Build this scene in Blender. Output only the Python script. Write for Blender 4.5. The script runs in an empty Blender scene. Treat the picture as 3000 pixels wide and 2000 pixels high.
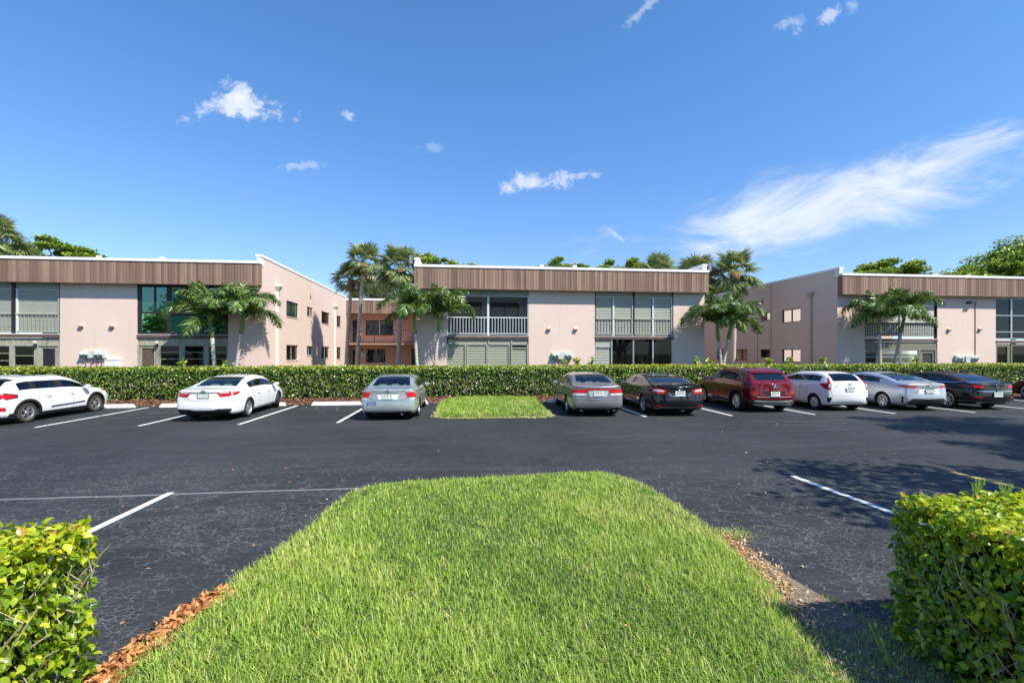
import bpy, bmesh, math, random
import numpy as np
from mathutils import Vector, Matrix
from mathutils.bvhtree import BVHTree
R = math.radians
scene = bpy.context.scene
col = scene.collection
# ------------------------------------------------------------------ camera
cd = bpy.data.cameras.new('camera'); cam = bpy.data.objects.new('camera', cd); col.objects.link(cam)
cam.location = (0, 0, 2.037); cam.rotation_euler = (R(90), 0, -0.1157)
cd.sensor_width = 36; cd.lens = 36 * 1400 / 3000; cd.shift_y = 29.3 / 3000
cd.clip_start = 0.05; cd.clip_end = 3000
scene.camera = cam
scene.view_settings.view_transform = 'Standard'; scene.view_settings.look = 'None'
scene.view_settings.exposure = 0.8; scene.view_settings.gamma = 1
SUN = Vector((0.60, -0.56, 1.0)).normalized()
SUN_EL = math.asin(SUN.z); SUN_ROT = math.atan2(SUN.x, SUN.y)
# ------------------------------------------------------------------ sun
ld = bpy.data.lights.new('sun', 'SUN'); ld.energy = 4.5; ld.angle = R(0.53); ld.color = (1.0, 0.94, 0.84)
sun = bpy.data.objects.new('sun', ld); col.objects.link(sun)
sun.rotation_euler = SUN.to_track_quat('Z', 'Y').to_euler(); sun.location = (20, -20, 40)
# ------------------------------------------------------------------ node helpers
class NT:
    def __init__(s, tree):
        s.t = tree; s.n = tree.nodes; s.l = tree.links
    def new(s, typ, **kw):
        n = s.n.new(typ)
        for k, v in kw.items(): setattr(n, k, v)
        return n
    def link(s, a, b): s.l.new(a, b)
    def set(s, sock, v):
        if isinstance(v, bpy.types.NodeSocket): s.l.new(v, sock)
        else: sock.default_value = v
    def math(s, op, a, b=None, c=None, clamp=False):
        n = s.new('ShaderNodeMath', operation=op); n.use_clamp = clamp
        s.set(n.inputs[0], a)
        if b is not None: s.set(n.inputs[1], b)
        if c is not None: s.set(n.inputs[2], c)
        return n.outputs[0]
    def vec(s, op, a, b=None):
        n = s.new('ShaderNodeVectorMath', operation=op); s.set(n.inputs[0], a)
        if b is not None: s.set(n.inputs[1], b)
        return n
    def comb(s, x, y, z=0.0):
        n = s.new('ShaderNodeCombineXYZ')
        for i, v in enumerate((x, y, z)): s.set(n.inputs[i], v)
        return n.outputs[0]
    def noise(s, vec, scale, detail=4, rough=.55, dist=0.0, dims='3D', out='Fac'):
        n = s.new('ShaderNodeTexNoise', noise_dimensions=dims)
        if vec is not None: s.link(vec, n.inputs['Vector'])
        n.inputs['Scale'].default_value = scale; n.inputs['Detail'].default_value = detail
        n.inputs['Roughness'].default_value = rough; n.inputs['Distortion'].default_value = dist
        return n.outputs[out]
    def ramp(s, fac, stops, interp='LINEAR'):
        n = s.new('ShaderNodeValToRGB'); s.set(n.inputs[0], fac); e = n.color_ramp.elements
        n.color_ramp.interpolation = interp
        while len(e) < len(stops): e.new(0.5)
        for i, (p, c) in enumerate(stops):
            e[i].position = p; e[i].color = (c, c, c, 1) if isinstance(c, (int, float)) else (*c, 1)
        return n.outputs[0]
    def mix(s, fac, a, b, typ='MIX'):
        n = s.new('ShaderNodeMix', data_type='RGBA', blend_type=typ)
        s.set(n.inputs[0], fac)
        for i, v in ((6, a), (7, b)):
            s.set(n.inputs[i], (*v, 1) if isinstance(v, tuple) and len(v) == 3 else v)
        return n.outputs[2]
    def smooth(s, v, lo, hi):
        n = s.new('ShaderNodeMapRange', interpolation_type='SMOOTHSTEP'); s.set(n.inputs[0], v)
        n.inputs[1].default_value = lo; n.inputs[2].default_value = hi; n.inputs[3].default_value = 0; n.inputs[4].default_value = 1
        return n.outputs[0]
# ------------------------------------------------------------------ world: sky with clouds fixed to world directions
world = bpy.data.worlds.new('World'); scene.world = world; world.use_nodes = True
W = NT(world.node_tree); W.n.clear()
sky = W.new('ShaderNodeTexSky', sky_type='NISHITA'); sky.sun_disc = False
sky.sun_elevation = SUN_EL; sky.sun_rotation = SUN_ROT; sky.altitude = 0; sky.air_density = 1.0; sky.dust_density = 0.15; sky.ozone_density = 3.6
tc = W.new('ShaderNodeTexCoord')
D = tc.outputs['Generated']
FWD = (math.sin(.1157), math.cos(.1157), 0); RGT = (math.cos(.1157), -math.sin(.1157), 0)
df = W.math('MAXIMUM', W.vec('DOT_PRODUCT', D, FWD).outputs['Value'], 0.02)
gx = W.math('DIVIDE', W.vec('DOT_PRODUCT', D, RGT).outputs['Value'], df)
gz = W.math('DIVIDE', W.vec('DOT_PRODUCT', D, (0, 0, 1)).outputs['Value'], df)
front = W.smooth(W.vec('DOT_PRODUCT', D, FWD).outputs['Value'], 0.05, 0.3)
def rot(u_, v_, ang):
    c, s_ = math.cos(ang), math.sin(ang)
    return W.math('ADD', W.math('MULTIPLY', u_, c), W.math('MULTIPLY', v_, s_)), W.math('ADD', W.math('MULTIPLY', u_, -s_), W.math('MULTIPLY', v_, c))
ru_, rv_ = rot(gx, gz, .24)
NZ = {'iso': W.math('SUBTRACT', W.noise(W.comb(gx, gz, 1.7), 24, 9, .66, .5), .5),
      'fine': W.math('SUBTRACT', W.noise(W.comb(gx, gz, 5.1), 52, 8, .66, .5), .5),
      'str': W.math('SUBTRACT', W.noise(W.comb(W.math('MULTIPLY', ru_, .33), rv_, 3.3), 11, 9, .62, .7), .5)}
def cloud(cx, cz, ang, a, b, nz, namp, dens, soft=.5, bend=0.0, thr=.12):
    u, v = rot(W.math('SUBTRACT', gx, cx), W.math('SUBTRACT', gz, cz), ang)
    if bend: v = W.math('SUBTRACT', v, W.math('MULTIPLY', W.math('MULTIPLY', u, u), bend))
    ru = W.math('DIVIDE', u, a); rv = W.math('DIVIDE', v, b)
    r = W.math('SQRT', W.math('ADD', W.math('MULTIPLY', ru, ru), W.math('MULTIPLY', rv, rv)))
    m = W.math('ADD', W.math('SUBTRACT', 1.0, r), W.math('MULTIPLY', NZ[nz], namp))
    return W.math('MULTIPLY', W.smooth(m, thr, soft + thr), dens)
cl = [
    cloud(.60, .275, .22, .44, .082, 'str', 2.6, .62, 1.1, .20, .0),
    cloud(.90, .368, .33, .46, .080, 'str', 2.6, .55, 1.1, .10, .04),
    cloud(.43, .255, .10, .24, .046, 'str', 3.0, .42, 1.0, 0.0, .06),
    cloud(.66, .335, .32, .36, .075, 'str', 4.2, .28, 1.4, 0.0, .08),
    cloud(1.0, .415, .48, .30, .070, 'str', 4.2, .28, 1.4, 0.0, .06),
    cloud(.52, .232, .05, .15, .013, 'iso', 2.6, .30, .8),
    cloud(.22, .242, -.7, .042, .008, 'fine', 2.0, .34, .8),
    cloud(-.575, .514, -.05, .112, .036, 'iso', 3.4, .80, .85, -1.0),
    cloud(-.575, .545, -.2, .032, .032, 'iso', 3.2, .62, .8),
    cloud(-.345, .494, -.4, .028, .014, 'fine', 3.0, .42, .7),
    cloud(-.452, .484, -.5, .013, .008, 'fine', 2.5, .22, .7),
    cloud(-.44, .388, .05, .062, .012, 'fine', 3.2, .30, .7),
    cloud(-.17, .425, .1, .035, .014, 'fine', 3.2, .20, .8),
    cloud(.045, .355, .10, .092, .027, 'iso', 3.6, .74, .9),
    cloud(.13, .368, .05, .066, .013, 'fine', 3.2, .42, .8),
    cloud(.67, .705, .45, .085, .022, 'iso', 3.2, .50, .8),
    cloud(.59, .69, .0, .055, .020, 'iso', 3.2, .32, .8),
    cloud(.275, .715, .75, .07, .014, 'fine', 3.2, .32, .8),
]
inv = 1.0
for c in cl: inv = W.math('MULTIPLY', inv, W.math('SUBTRACT', 1.0, c))
mask = W.math('MULTIPLY', W.math('SUBTRACT', 1.0, inv), front, clamp=True)
hue = W.new('ShaderNodeHueSaturation'); hue.inputs['Saturation'].default_value = 1.0
W.link(sky.outputs[0], hue.inputs['Color'])
elev = W.smooth(W.vec('DOT_PRODUCT', D, (0, 0, 1)).outputs['Value'], 0.0, .55)
tinted = W.mix(1.0, hue.outputs[0], W.mix(elev, (.61, .67, .82), (.53, .80, 1.0)), 'MULTIPLY')
skyc = W.mix(mask, tinted, (4.3, 4.5, 4.8))
bg = W.new('ShaderNodeBackground'); W.link(skyc, bg.inputs['Color']); bg.inputs['Strength'].default_value = 0.13
wo = W.new('ShaderNodeOutputWorld'); W.link(bg.outputs[0], wo.inputs['Surface'])
# ------------------------------------------------------------------ materials
def newmat(name):
    m = bpy.data.materials.new(name); m.use_nodes = True
    t = NT(m.node_tree); b = t.n['Principled BSDF']
    return m, t, b
def simple(name, c, rough=.6, metal=0.0, spec=.5, coat=0.0, var=0.0, vscale=3.0, bump=0.0, bscale=60, emis=None):
    m, t, b = newmat(name)
    b.inputs['Roughness'].default_value = rough; b.inputs['Metallic'].default_value = metal
    b.inputs['Specular IOR Level'].default_value = spec; b.inputs['Coat Weight'].default_value = coat
    b.inputs['Coat Roughness'].default_value = .03
    o = t.new('ShaderNodeTexCoord').outputs['Object']
    if var:
        n = t.noise(o, vscale, 6, .6)
        t.link(t.mix(t.ramp(n, [(.3, 0.0), (.7, 1.0)]), tuple(x * (1 - var) for x in c), tuple(min(1, x * (1 + var)) for x in c)), b.inputs['Base Color'])
    else: b.inputs['Base Color'].default_value = (*c, 1)
    if bump:
        bp = t.new('ShaderNodeBump'); bp.inputs['Strength'].default_value = bump; bp.inputs['Distance'].default_value = .01
        t.link(t.noise(o, bscale, 4), bp.inputs['Height']); t.link(bp.outputs[0], b.inputs['Normal'])
    return m
def geo_pos(t): return t.new('ShaderNodeNewGeometry').outputs['Position']
def m_stucco(name, c, c2):
    m, t, b = newmat(name); p = geo_pos(t)
    big = t.noise(p, .55, 5, .6); mid = t.noise(p, 4.0, 5, .65)
    colr = t.mix(t.ramp(big, [(.3, 0.0), (.7, 1.0)]), c, c2)
    colr = t.mix(t.math('MULTIPLY', t.ramp(mid, [(.45, 0.0), (.8, 1.0)]), .16), colr, tuple(x * .72 for x in c))
    # rain streaks: stretched vertically
    mp = t.new('ShaderNodeMapping'); mp.inputs['Scale'].default_value = (3.2, 3.2, .22); t.link(p, mp.inputs['Vector'])
    st = t.ramp(t.noise(mp.outputs[0], 1.6, 5, .6), [(.56, 0.0), (.78, 1.0)])
    colr = t.mix(t.math('MULTIPLY', st, .22), colr, tuple(x * .62 for x in c))
    t.link(colr, b.inputs['Base Color']); b.inputs['Roughness'].default_value = .9; b.inputs['Specular IOR Level'].default_value = .2
    bp = t.new('ShaderNodeBump'); bp.inputs['Strength'].default_value = .55; bp.inputs['Distance'].default_value = .012
    t.link(t.noise(p, 28, 5, .7), bp.inputs['Height']); t.link(bp.outputs[0], b.inputs['Normal'])
    return m
def m_boards(name, c1, c2, c3, pitch):
    m, t, b = newmat(name); p = geo_pos(t)
    sx = t.new('ShaderNodeSeparateXYZ'); t.link(p, sx.inputs[0])
    idx = t.math('FLOOR', t.math('DIVIDE', t.math('ADD', sx.outputs[0], t.math('MULTIPLY', sx.outputs[1], 7.0)), pitch))
    wn = t.new('ShaderNodeTexWhiteNoise', noise_dimensions='1D'); t.link(idx, wn.inputs['W'])
    reg = t.noise(p, .35, 3, .5)
    f = t.math('ADD', t.math('MULTIPLY', wn.outputs['Value'], .55), t.math('MULTIPLY', reg, .5))
    colr = t.ramp(f, [(.2, c1), (.55, c2), (.82, c3)])
    mp = t.new('ShaderNodeMapping'); mp.inputs['Scale'].default_value = (9, 9, .8); t.link(p, mp.inputs['Vector'])
    st = t.ramp(t.noise(mp.outputs[0], 1.5, 6, .65), [(.35, 0.0), (.75, 1.0)])
    colr = t.mix(t.math('MULTIPLY', st, .35), colr, tuple(x * .55 for x in c1))
    t.link(colr, b.inputs['Base Color']); b.inputs['Roughness'].default_value = .8; b.inputs['Specular IOR Level'].default_value = .25
    return m
def m_paneltrim(name, c, dark):
    m, t, b = newmat(name); p = geo_pos(t)
    mp = t.new('ShaderNodeMapping'); mp.inputs['Scale'].default_value = (6, 6, 1.2); t.link(p, mp.inputs['Vector'])
    st = t.ramp(t.noise(mp.outputs[0], 1.6, 7, .7), [(.42, 0.0), (.68, 1.0)])
    t.link(t.mix(t.math('MULTIPLY', st, .7), c, dark), b.inputs['Base Color']); b.inputs['Roughness'].default_value = .75
    return m
def m_glass(name, tint, trans=.25, refl=(.9, .95, 1), rough=.02, base=(.01, .012, .014), ior=1.55):
    """window glass: fresnel reflection over a tinted see-through layer and a dark body"""
    m = bpy.data.materials.new(name); m.use_nodes = True; t = NT(m.node_tree); t.n.clear()
    fr = t.new('ShaderNodeFresnel'); fr.inputs['IOR'].default_value = ior
    gl = t.new('ShaderNodeBsdfGlossy'); gl.inputs['Color'].default_value = (*refl, 1); gl.inputs['Roughness'].default_value = rough
    tr = t.new('ShaderNodeBsdfTransparent'); tr.inputs['Color'].default_value = (*tint, 1)
    df_ = t.new('ShaderNodeBsdfDiffuse'); df_.inputs['Color'].default_value = (*base, 1)
    m1 = t.new('ShaderNodeMixShader'); m1.inputs[0].default_value = trans; t.link(df_.outputs[0], m1.inputs[1]); t.link(tr.outputs[0], m1.inputs[2])
    m2 = t.new('ShaderNodeMixShader'); t.link(fr.outputs[0], m2.inputs[0]); t.link(m1.outputs[0], m2.inputs[1]); t.link(gl.outputs[0], m2.inputs[2])
    out = t.new('ShaderNodeOutputMaterial'); t.link(m2.outputs[0], out.inputs[0])
    return m
def m_leaf(name, stops, rough=.42, trans=.35, spec=.5, attr='tint'):
    m, t, b = newmat(name)
    at = t.new('ShaderNodeAttribute', attribute_name=attr)
    c = t.ramp(at.outputs['Fac'], stops)
    t.link(c, b.inputs['Base Color']); b.inputs['Roughness'].default_value = rough; b.inputs['Specular IOR Level'].default_value = spec
    if trans:
        tl = t.new('ShaderNodeBsdfTranslucent'); t.link(c, tl.inputs['Color'])
        mx = t.new('ShaderNodeMixShader'); mx.inputs[0].default_value = trans
        t.link(b.outputs[0], mx.inputs[1]); t.link(tl.outputs[0], mx.inputs[2])
        t.link(mx.outputs[0], t.n['Material Output'].inputs['Surface'])
    return m
M = {}
M['stucco'] = m_stucco('pink_stucco', (.68, .525, .44), (.71, .56, .475))
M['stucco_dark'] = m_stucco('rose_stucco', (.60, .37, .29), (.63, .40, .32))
M['boards'] = m_boards('brown_boards', (.17, .105, .078), (.27, .175, .13), (.38, .26, .18), .145)
M['white'] = simple('white_roof_paint', (.80, .80, .78), .6, var=.05, vscale=1.5)
M['whitewall'] = simple('white_wall_paint', (.74, .73, .69), .7, var=.06)
M['brown'] = simple('brown_trim', (.115, .068, .055), .7, var=.25, vscale=5)
M['panel'] = m_paneltrim('weathered_olive_panel', (.37, .36, .27), (.14, .13, .085))
M['olive'] = simple('olive_panel', (.185, .175, .125), .7, var=.1)
M['shutter'] = simple('sage_shutter', (.36, .375, .315), .55, var=.04)
M['shutter_w'] = simple('cream_shutter', (.56, .56, .50), .55, var=.04)
M['shutter_t'] = simple('khaki_shutter', (.33, .335, .255), .55, var=.04)
M['alu'] = simple('aluminium_frame', (.42, .45, .44), .4, .6, var=.08)
M['alu_w'] = simple('white_aluminium', (.62, .66, .66), .45, .0)
M['rail'] = simple('sage_railing', (.30, .31, .25), .5, var=.15)
M['bronze'] = simple('bronze_frame', (.035, .028, .026), .45, .3)
M['black'] = simple('black_metal', (.018, .018, .02), .45)
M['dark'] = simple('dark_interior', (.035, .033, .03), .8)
M['room'] = simple('room_wall', (.66, .66, .64), .85)
M['roomfl'] = simple('room_floor', (.22, .20, .18), .85)
M['glass'] = m_glass('window_glass', (.62, .66, .64), .75, ior=1.5)
M['glass_green'] = m_glass('green_window_glass', (.10, .32, .24), .35, refl=(.55, 1.0, .80), base=(.012, .07, .055), ior=2.6)
M['glass_dark'] = m_glass('dark_window_glass', (.25, .26, .26), .30, ior=1.38, base=(.006, .006, .006))
M['green_shade'] = simple('green_window_shade', (.09, .33, .19), .6)
M['grey_shade'] = simple('grey_green_shade', (.26, .30, .28), .7)
M['screen'] = m_glass('insect_screen', (.80, .80, .81), .86, base=(.10, .10, .105), ior=1.12, rough=.5)
M['blind'] = simple('white_blind', (.62, .63, .66), .7)
M['wood_louvre'] = simple('wood_louvre', (.12, .085, .055), .6, var=.3, vscale=8)
M['cream'] = simple('cream_downpipe', (.74, .72, .60), .5, var=.05)
M['tan'] = simple('tan_downpipe', (.46, .42, .30), .5, var=.08)
M['galv'] = simple('galvanised_box', (.52, .54, .50), .5, .0, var=.12)
M['meterglass'] = simple('meter_glass', (.50, .62, .55), .15, .0, .5, .3)
M['rust'] = simple('rusty_conduit', (.26, .14, .10), .7, var=.2)
M['ventpink'] = simple('pink_vent_hood', (.60, .45, .40), .6)
M['concrete'] = simple('concrete', (.36, .34, .31), .85, var=.12)
M['lens'] = simple('lamp_lens', (.30, .32, .33), .3, .0, .5)
# ------------------------------------------------------------------ mesh helpers
class MB:
    def __init__(s): s.v = []; s.f = []; s.m = []; s.cur = 0
    def quad(s, a, b, c, d):
        n = len(s.v); s.v += [a, b, c, d]; s.f.append((n, n + 1, n + 2, n + 3)); s.m.append(s.cur)
    def poly(s, pts):
        n = len(s.v); s.v += list(pts); s.f.append(tuple(range(n, n + len(pts)))); s.m.append(s.cur)
    def box(s, x0, x1, y0, y1, z0, z1):
        if x0 > x1: x0, x1 = x1, x0
        if y0 > y1: y0, y1 = y1, y0
        n = len(s.v)
        s.v += [(x0, y0, z0), (x1, y0, z0), (x1, y1, z0), (x0, y1, z0), (x0, y0, z1), (x1, y0, z1), (x1, y1, z1), (x0, y1, z1)]
        for f in ((0, 3, 2, 1), (4, 5, 6, 7), (0, 1, 5, 4), (1, 2, 6, 5), (2, 3, 7, 6), (3, 0, 4, 7)):
            s.f.append(tuple(n + i for i in f)); s.m.append(s.cur)
    def tube(s, pts, rad, n=8, cap=True):
        """tube through pts; rad a number or list"""
        P = [Vector(p) for p in pts]; k = len(P)
        rs = rad if isinstance(rad, (list, tuple)) else [rad] * k
        base = len(s.v); up = Vector((0, 0, 1)); side = None
        for i in range(k):
            t = (P[min(i + 1, k - 1)] - P[max(i - 1, 0)]).normalized()
            if side is None:
                side = t.cross(up if abs(t.z) < .9 else Vector((0, 1, 0))).normalized()
            else: side = (side - t * side.dot(t)).normalized()
            o = t.cross(side)
            for j in range(n):
                a = 2 * math.pi * j / n
                s.v.append(tuple(P[i] + (side * math.cos(a) + o * math.sin(a)) * rs[i]))
        for i in range(k - 1):
            for j in range(n):
                j2 = (j + 1) % n
                s.f.append((base + i * n + j, base + i * n + j2, base + (i + 1) * n + j2, base + (i + 1) * n + j)); s.m.append(s.cur)
        if cap:
            s.f.append(tuple(base + j for j in reversed(range(n)))); s.m.append(s.cur)
            s.f.append(tuple(base + (k - 1) * n + j for j in range(n))); s.m.append(s.cur)
    def lathe(s, prof, c, axis='z', n=16):
        """prof: list of (r, h) around axis through c"""
        base = len(s.v)
        for r, h in prof:
            for j in range(n):
                a = 2 * math.pi * j / n; u, w = r * math.cos(a), r * math.sin(a)
                s.v.append({'z': (c[0] + u, c[1] + w, c[2] + h), 'y': (c[0] + u, c[1] + h, c[2] + w), 'x': (c[0] + h, c[1] + u, c[2] + w)}[axis])
        for i in range(len(prof) - 1):
            for j in range(n):
                j2 = (j + 1) % n
                s.f.append((base + i * n + j, base + i * n + j2, base + (i + 1) * n + j2, base + (i + 1) * n + j)); s.m.append(s.cur)
    def build(s, name, mats, parent=None, smooth=False, bevel=0.0, loc=None):
        me = bpy.data.meshes.new(name); me.from_pydata(s.v, [], s.f)
        mats = mats if isinstance(mats, (list, tuple)) else [mats]
        for m in mats: me.materials.append(m)
        if len(mats) > 1: me.polygons.foreach_set('material_index', s.m)
        bm = bmesh.new(); bm.from_mesh(me); bmesh.ops.recalc_face_normals(bm, faces=bm.faces); bm.to_mesh(me); bm.free()
        if smooth: me.polygons.foreach_set('use_smooth', [True] * len(me.polygons))
        me.update()
        o = bpy.data.objects.new(name, me); col.objects.link(o)
        if parent is not None: o.parent = parent
        if loc is not None: o.location = loc
        if bevel:
            md = o.modifiers.new('bevel', 'BEVEL'); md.width = bevel; md.segments = 2; md.limit_method = 'ANGLE'
        return o
def tag(o, label=None, cat=None, group=None, kind=None):
    if label: o['label'] = label
    if cat: o['category'] = cat
    if group: o['group'] = group
    if kind: o['kind'] = kind
    return o
def empty(name, loc=(0, 0, 0), rz=0.0, parent=None):
    o = bpy.data.objects.new(name, None); col.objects.link(o); o.location = loc; o.rotation_euler = (0, 0, rz)
    o.empty_display_size = .2
    if parent is not None: o.parent = parent
    return o
def kids(o): return [c for c in bpy.data.objects if c.parent == o]
def copy_tree(o, parent=None, children=None):
    if children is None:
        children = {}
        for c in bpy.data.objects:
            if c.parent: children.setdefault(c.parent.name, []).append(c)
    c = o.copy(); col.objects.link(c); c.parent = parent
    for ch in children.get(o.name, []): copy_tree(ch, c, children)
    return c
def npmesh(name, V, F, mats, tint=None, parent=None, smooth=False, midx=None):
    """V (N,3); F list of (array (K,n)) polygons; fast mesh"""
    me = bpy.data.meshes.new(name)
    F = F if isinstance(F, list) else [F]
    nl = sum(f.size for f in F); npoly = sum(len(f) for f in F)
    me.vertices.add(len(V)); me.vertices.foreach_set('co', np.ascontiguousarray(V, dtype=np.float32).ravel())
    me.loops.add(nl); me.loops.foreach_set('vertex_index', np.concatenate([f.ravel() for f in F]).astype(np.int32))
    me.polygons.add(npoly)
    tot = np.concatenate([np.full(len(f), f.shape[1], np.int32) for f in F])
    st = np.concatenate(([0], np.cumsum(tot)[:-1])).astype(np.int32)
    me.polygons.foreach_set('loop_start', st)
    try: me.polygons.foreach_set('loop_total', tot)
    except Exception: pass
    mats = mats if isinstance(mats, (list, tuple)) else [mats]
    for m in mats: me.materials.append(m)
    if midx is not None: me.polygons.foreach_set('material_index', midx)
    me.polygons.foreach_set('use_smooth', [smooth] * npoly)
    if tint is not None:
        a = me.attributes.new('tint', 'FLOAT', 'POINT'); a.data.foreach_set('value', tint.astype(np.float32))
    me.update(calc_edges=True); me.validate()
    o = bpy.data.objects.new(name, me); col.objects.link(o)
    if parent is not None: o.parent = parent
    return o
def scatter(tv, tf, pos, Rm, sc, tint=None):
    """instance template (tv (k,3), tf list of arrays) at pos (n,3) with rotations Rm (n,3,3) and scales sc (n,) or (n,3)"""
    n, k = len(pos), len(tv)
    sc = np.asarray(sc, float)
    loc = tv[None, :, :] * (sc[:, None, None] if sc.ndim == 1 else sc[:, None, :])
    V = np.einsum('nij,nkj->nki', Rm, loc) + pos[:, None, :]
    off = (np.arange(n) * k)[:, None, None]
    F = [(f[None, :, :] + off).reshape(-1, f.shape[1]) for f in tf]
    T = None if tint is None else np.repeat(tint, k)
    return V.reshape(-1, 3), F, T
def merge(parts):
    Vs, Fs, Ts, o = [], {}, [], 0
    for V, F, T in parts:
        Vs.append(V)
        for f in F: Fs.setdefault(f.shape[1], []).append(f + o)
        Ts.append(T if T is not None else np.zeros(len(V))); o += len(V)
    return np.concatenate(Vs), [np.concatenate(f) for f in Fs.values()], np.concatenate(Ts)
def frames(nrm, rng, tdir=None):
    """rotation matrices whose local z is nrm and local y a random (or given) tangent"""
    nrm = nrm / np.linalg.norm(nrm, axis=1)[:, None]
    t = rng.normal(size=nrm.shape) if tdir is None else tdir
    t = t - nrm * np.sum(t * nrm, 1)[:, None]; t /= np.maximum(np.linalg.norm(t, axis=1)[:, None], 1e-6)
    x = np.cross(t, nrm)
    return np.stack([x, t, nrm], axis=2)
LEAF4 = (np.array([(0, 0, 0), (-.5, .45, .10), (0, 1, -.05), (.5, .45, .10)], float), [np.array([(0, 2, 1), (0, 3, 2)])])
LEAF8 = (np.array([(0, 0, 0), (-.34, .22, .07), (0, .25, 0), (.34, .22, .07), (-.40, .58, .07), (0, .6, -.03), (.40, .58, .07), (0, 1.08, -.17)], float),
         [np.array([(0, 2, 1), (0, 3, 2), (4, 5, 7), (5, 6, 7)]), np.array([(1, 2, 5, 4), (2, 3, 6, 5)])])
LEAFR = (np.array([(0, 0, 0), (-.24, .12, .05), (0, .13, 0), (.24, .12, .05), (-.42, .36, .08), (0, .37, .0), (.42, .36, .08), (-.40, .62, .07), (0, .64, -.03), (.40, .62, .07), (-.20, .86, .0), (0, .87, -.09), (.20, .86, .0), (0, 1.12, -.22)], float),
         [np.array([(0, 2, 1), (0, 3, 2), (10, 11, 13), (11, 12, 13)]), np.array([(1, 2, 5, 4), (2, 3, 6, 5), (4, 5, 8, 7), (5, 6, 9, 8), (7, 8, 11, 10), (8, 9, 12, 11)])])
# ------------------------------------------------------------------ ground surfaces
def m_asphalt():
    m, t, b = newmat('sealed_asphalt'); p = geo_pos(t)
    fine = t.noise(p, 90, 3, .7); mid = t.noise(p, 7, 5, .6); big = t.noise(p, .28, 4, .55)
    base = t.ramp(fine, [(.30, (.010, .011, .012)), (.55, (.020, .0215, .023)), (.78, (.055, .058, .061))])
    base = t.mix(t.math('MULTIPLY', t.ramp(big, [(.38, 0.0), (.66, 1.0)]), .55), base, (.044, .049, .052))
    base = t.mix(t.math('MULTIPLY', t.ramp(mid, [(.5, 0.0), (.75, 1.0)]), .28), base, (.052, .056, .060))
    # longitudinal tyre wear and faint streaks along the aisle
    mp = t.new('ShaderNodeMapping'); mp.inputs['Scale'].default_value = (.16, 2.1, 1); t.link(p, mp.inputs['Vector'])
    st = t.ramp(t.noise(mp.outputs[0], 1.4, 6, .6), [(.52, 0.0), (.72, 1.0)])
    base = t.mix(t.math('MULTIPLY', st, .26), base, (.085, .086, .09))
    sg_ = t.new('ShaderNodeSeparateXYZ'); t.link(p, sg_.inputs[0]); geoX, geoY = sg_.outputs[0], sg_.outputs[1]
    # cracks
    def cracks(scale, warp, w, lo, hi, seed, stretch=(1, 1, 1)):
        mp = t.new('ShaderNodeMapping'); mp.inputs['Location'].default_value = (seed, seed * .7, 0); mp.inputs['Scale'].default_value = stretch
        t.link(p, mp.inputs['Vector'])
        wn = t.noise(mp.outputs[0], 3.3 * scale ** .5, 5, .65, out='Color')
        v = t.vec('ADD', mp.outputs[0], t.vec('MULTIPLY', wn, (warp, warp, 0)).outputs[0]).outputs[0]
        vo = t.new('ShaderNodeTexVoronoi', feature='DISTANCE_TO_EDGE', voronoi_dimensions='2D'); vo.inputs['Scale'].default_value = scale
        t.link(v, vo.inputs['Vector'])
        line = t.math('SUBTRACT', 1.0, t.smooth(vo.outputs['Distance'], w * .25, w))
        gate = t.smooth(t.noise(mp.outputs[0], .45, 4, .6), lo, hi)
        brk = t.smooth(t.noise(mp.outputs[0], 3.5, 3, .6), .36, .56)
        return t.math('MULTIPLY', t.math('MULTIPLY', line, gate), brk)
    c1 = cracks(6.2, .16, .040, .34, .52, 3.1, (1, 1.5, 1))
    c2 = cracks(1.7, .55, .016, .32, .50, 9.7, (1, 1.4, 1))
    c3 = cracks(12.0, .10, .11, .46, .60, 17.3, (1, 1.5, 1))
    cr = t.math('MAXIMUM', t.math('MAXIMUM', t.math('MULTIPLY', c1, .6), t.math('MULTIPLY', c2, .8)), t.math('MULTIPLY', c3, .45))
    near = t.math('SUBTRACT', 1.0, t.math('MULTIPLY', t.smooth(t.math('ADD', geoY, t.math('MULTIPLY', geoX, .18)), 6.8, 9.8), .80))
    cr = t.math('MULTIPLY', cr, near)
    # the long paving seam that crosses the aisle
    sx = t.new('ShaderNodeSeparateXYZ'); t.link(p, sx.inputs[0])
    wob = t.math('MULTIPLY', t.math('SUBTRACT', t.noise(p, 1.3, 5, .6), .5), .10)
    sy = t.math('ABSOLUTE', t.math('SUBTRACT', t.math('ADD', sx.outputs[1], wob), 7.34))
    seam = t.math('MULTIPLY', t.math('SUBTRACT', 1.0, t.smooth(sy, .010, .05)), t.math('SUBTRACT', 1.0, t.smooth(sx.outputs[0], -1.5, -1.0)))
    cr = t.math('MAXIMUM', cr, t.math('MULTIPLY', seam, .9))
    base = t.mix(t.math('MULTIPLY', t.ramp(t.noise(p, .9, 5, .7), [(.55, 0.0), (.75, 1.0)]), .35), base, (.012, .012, .013))
    base = t.mix(cr, base, (.185, .20, .20))
    t.link(base, b.inputs['Base Color'])
    t.link(t.ramp(mid, [(.3, .66), (.7, .85)]), b.inputs['Roughness']); b.inputs['Specular IOR Level'].default_value = .30
    bp = t.new('ShaderNodeBump'); bp.inputs['Strength'].default_value = .5; bp.inputs['Distance'].default_value = .006
    t.link(t.math('SUBTRACT', fine, t.math('MULTIPLY', cr, .5)), bp.inputs['Height']); t.link(bp.outputs[0], b.inputs['Normal'])
    return m
M['asphalt'] = m_asphalt()
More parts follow.
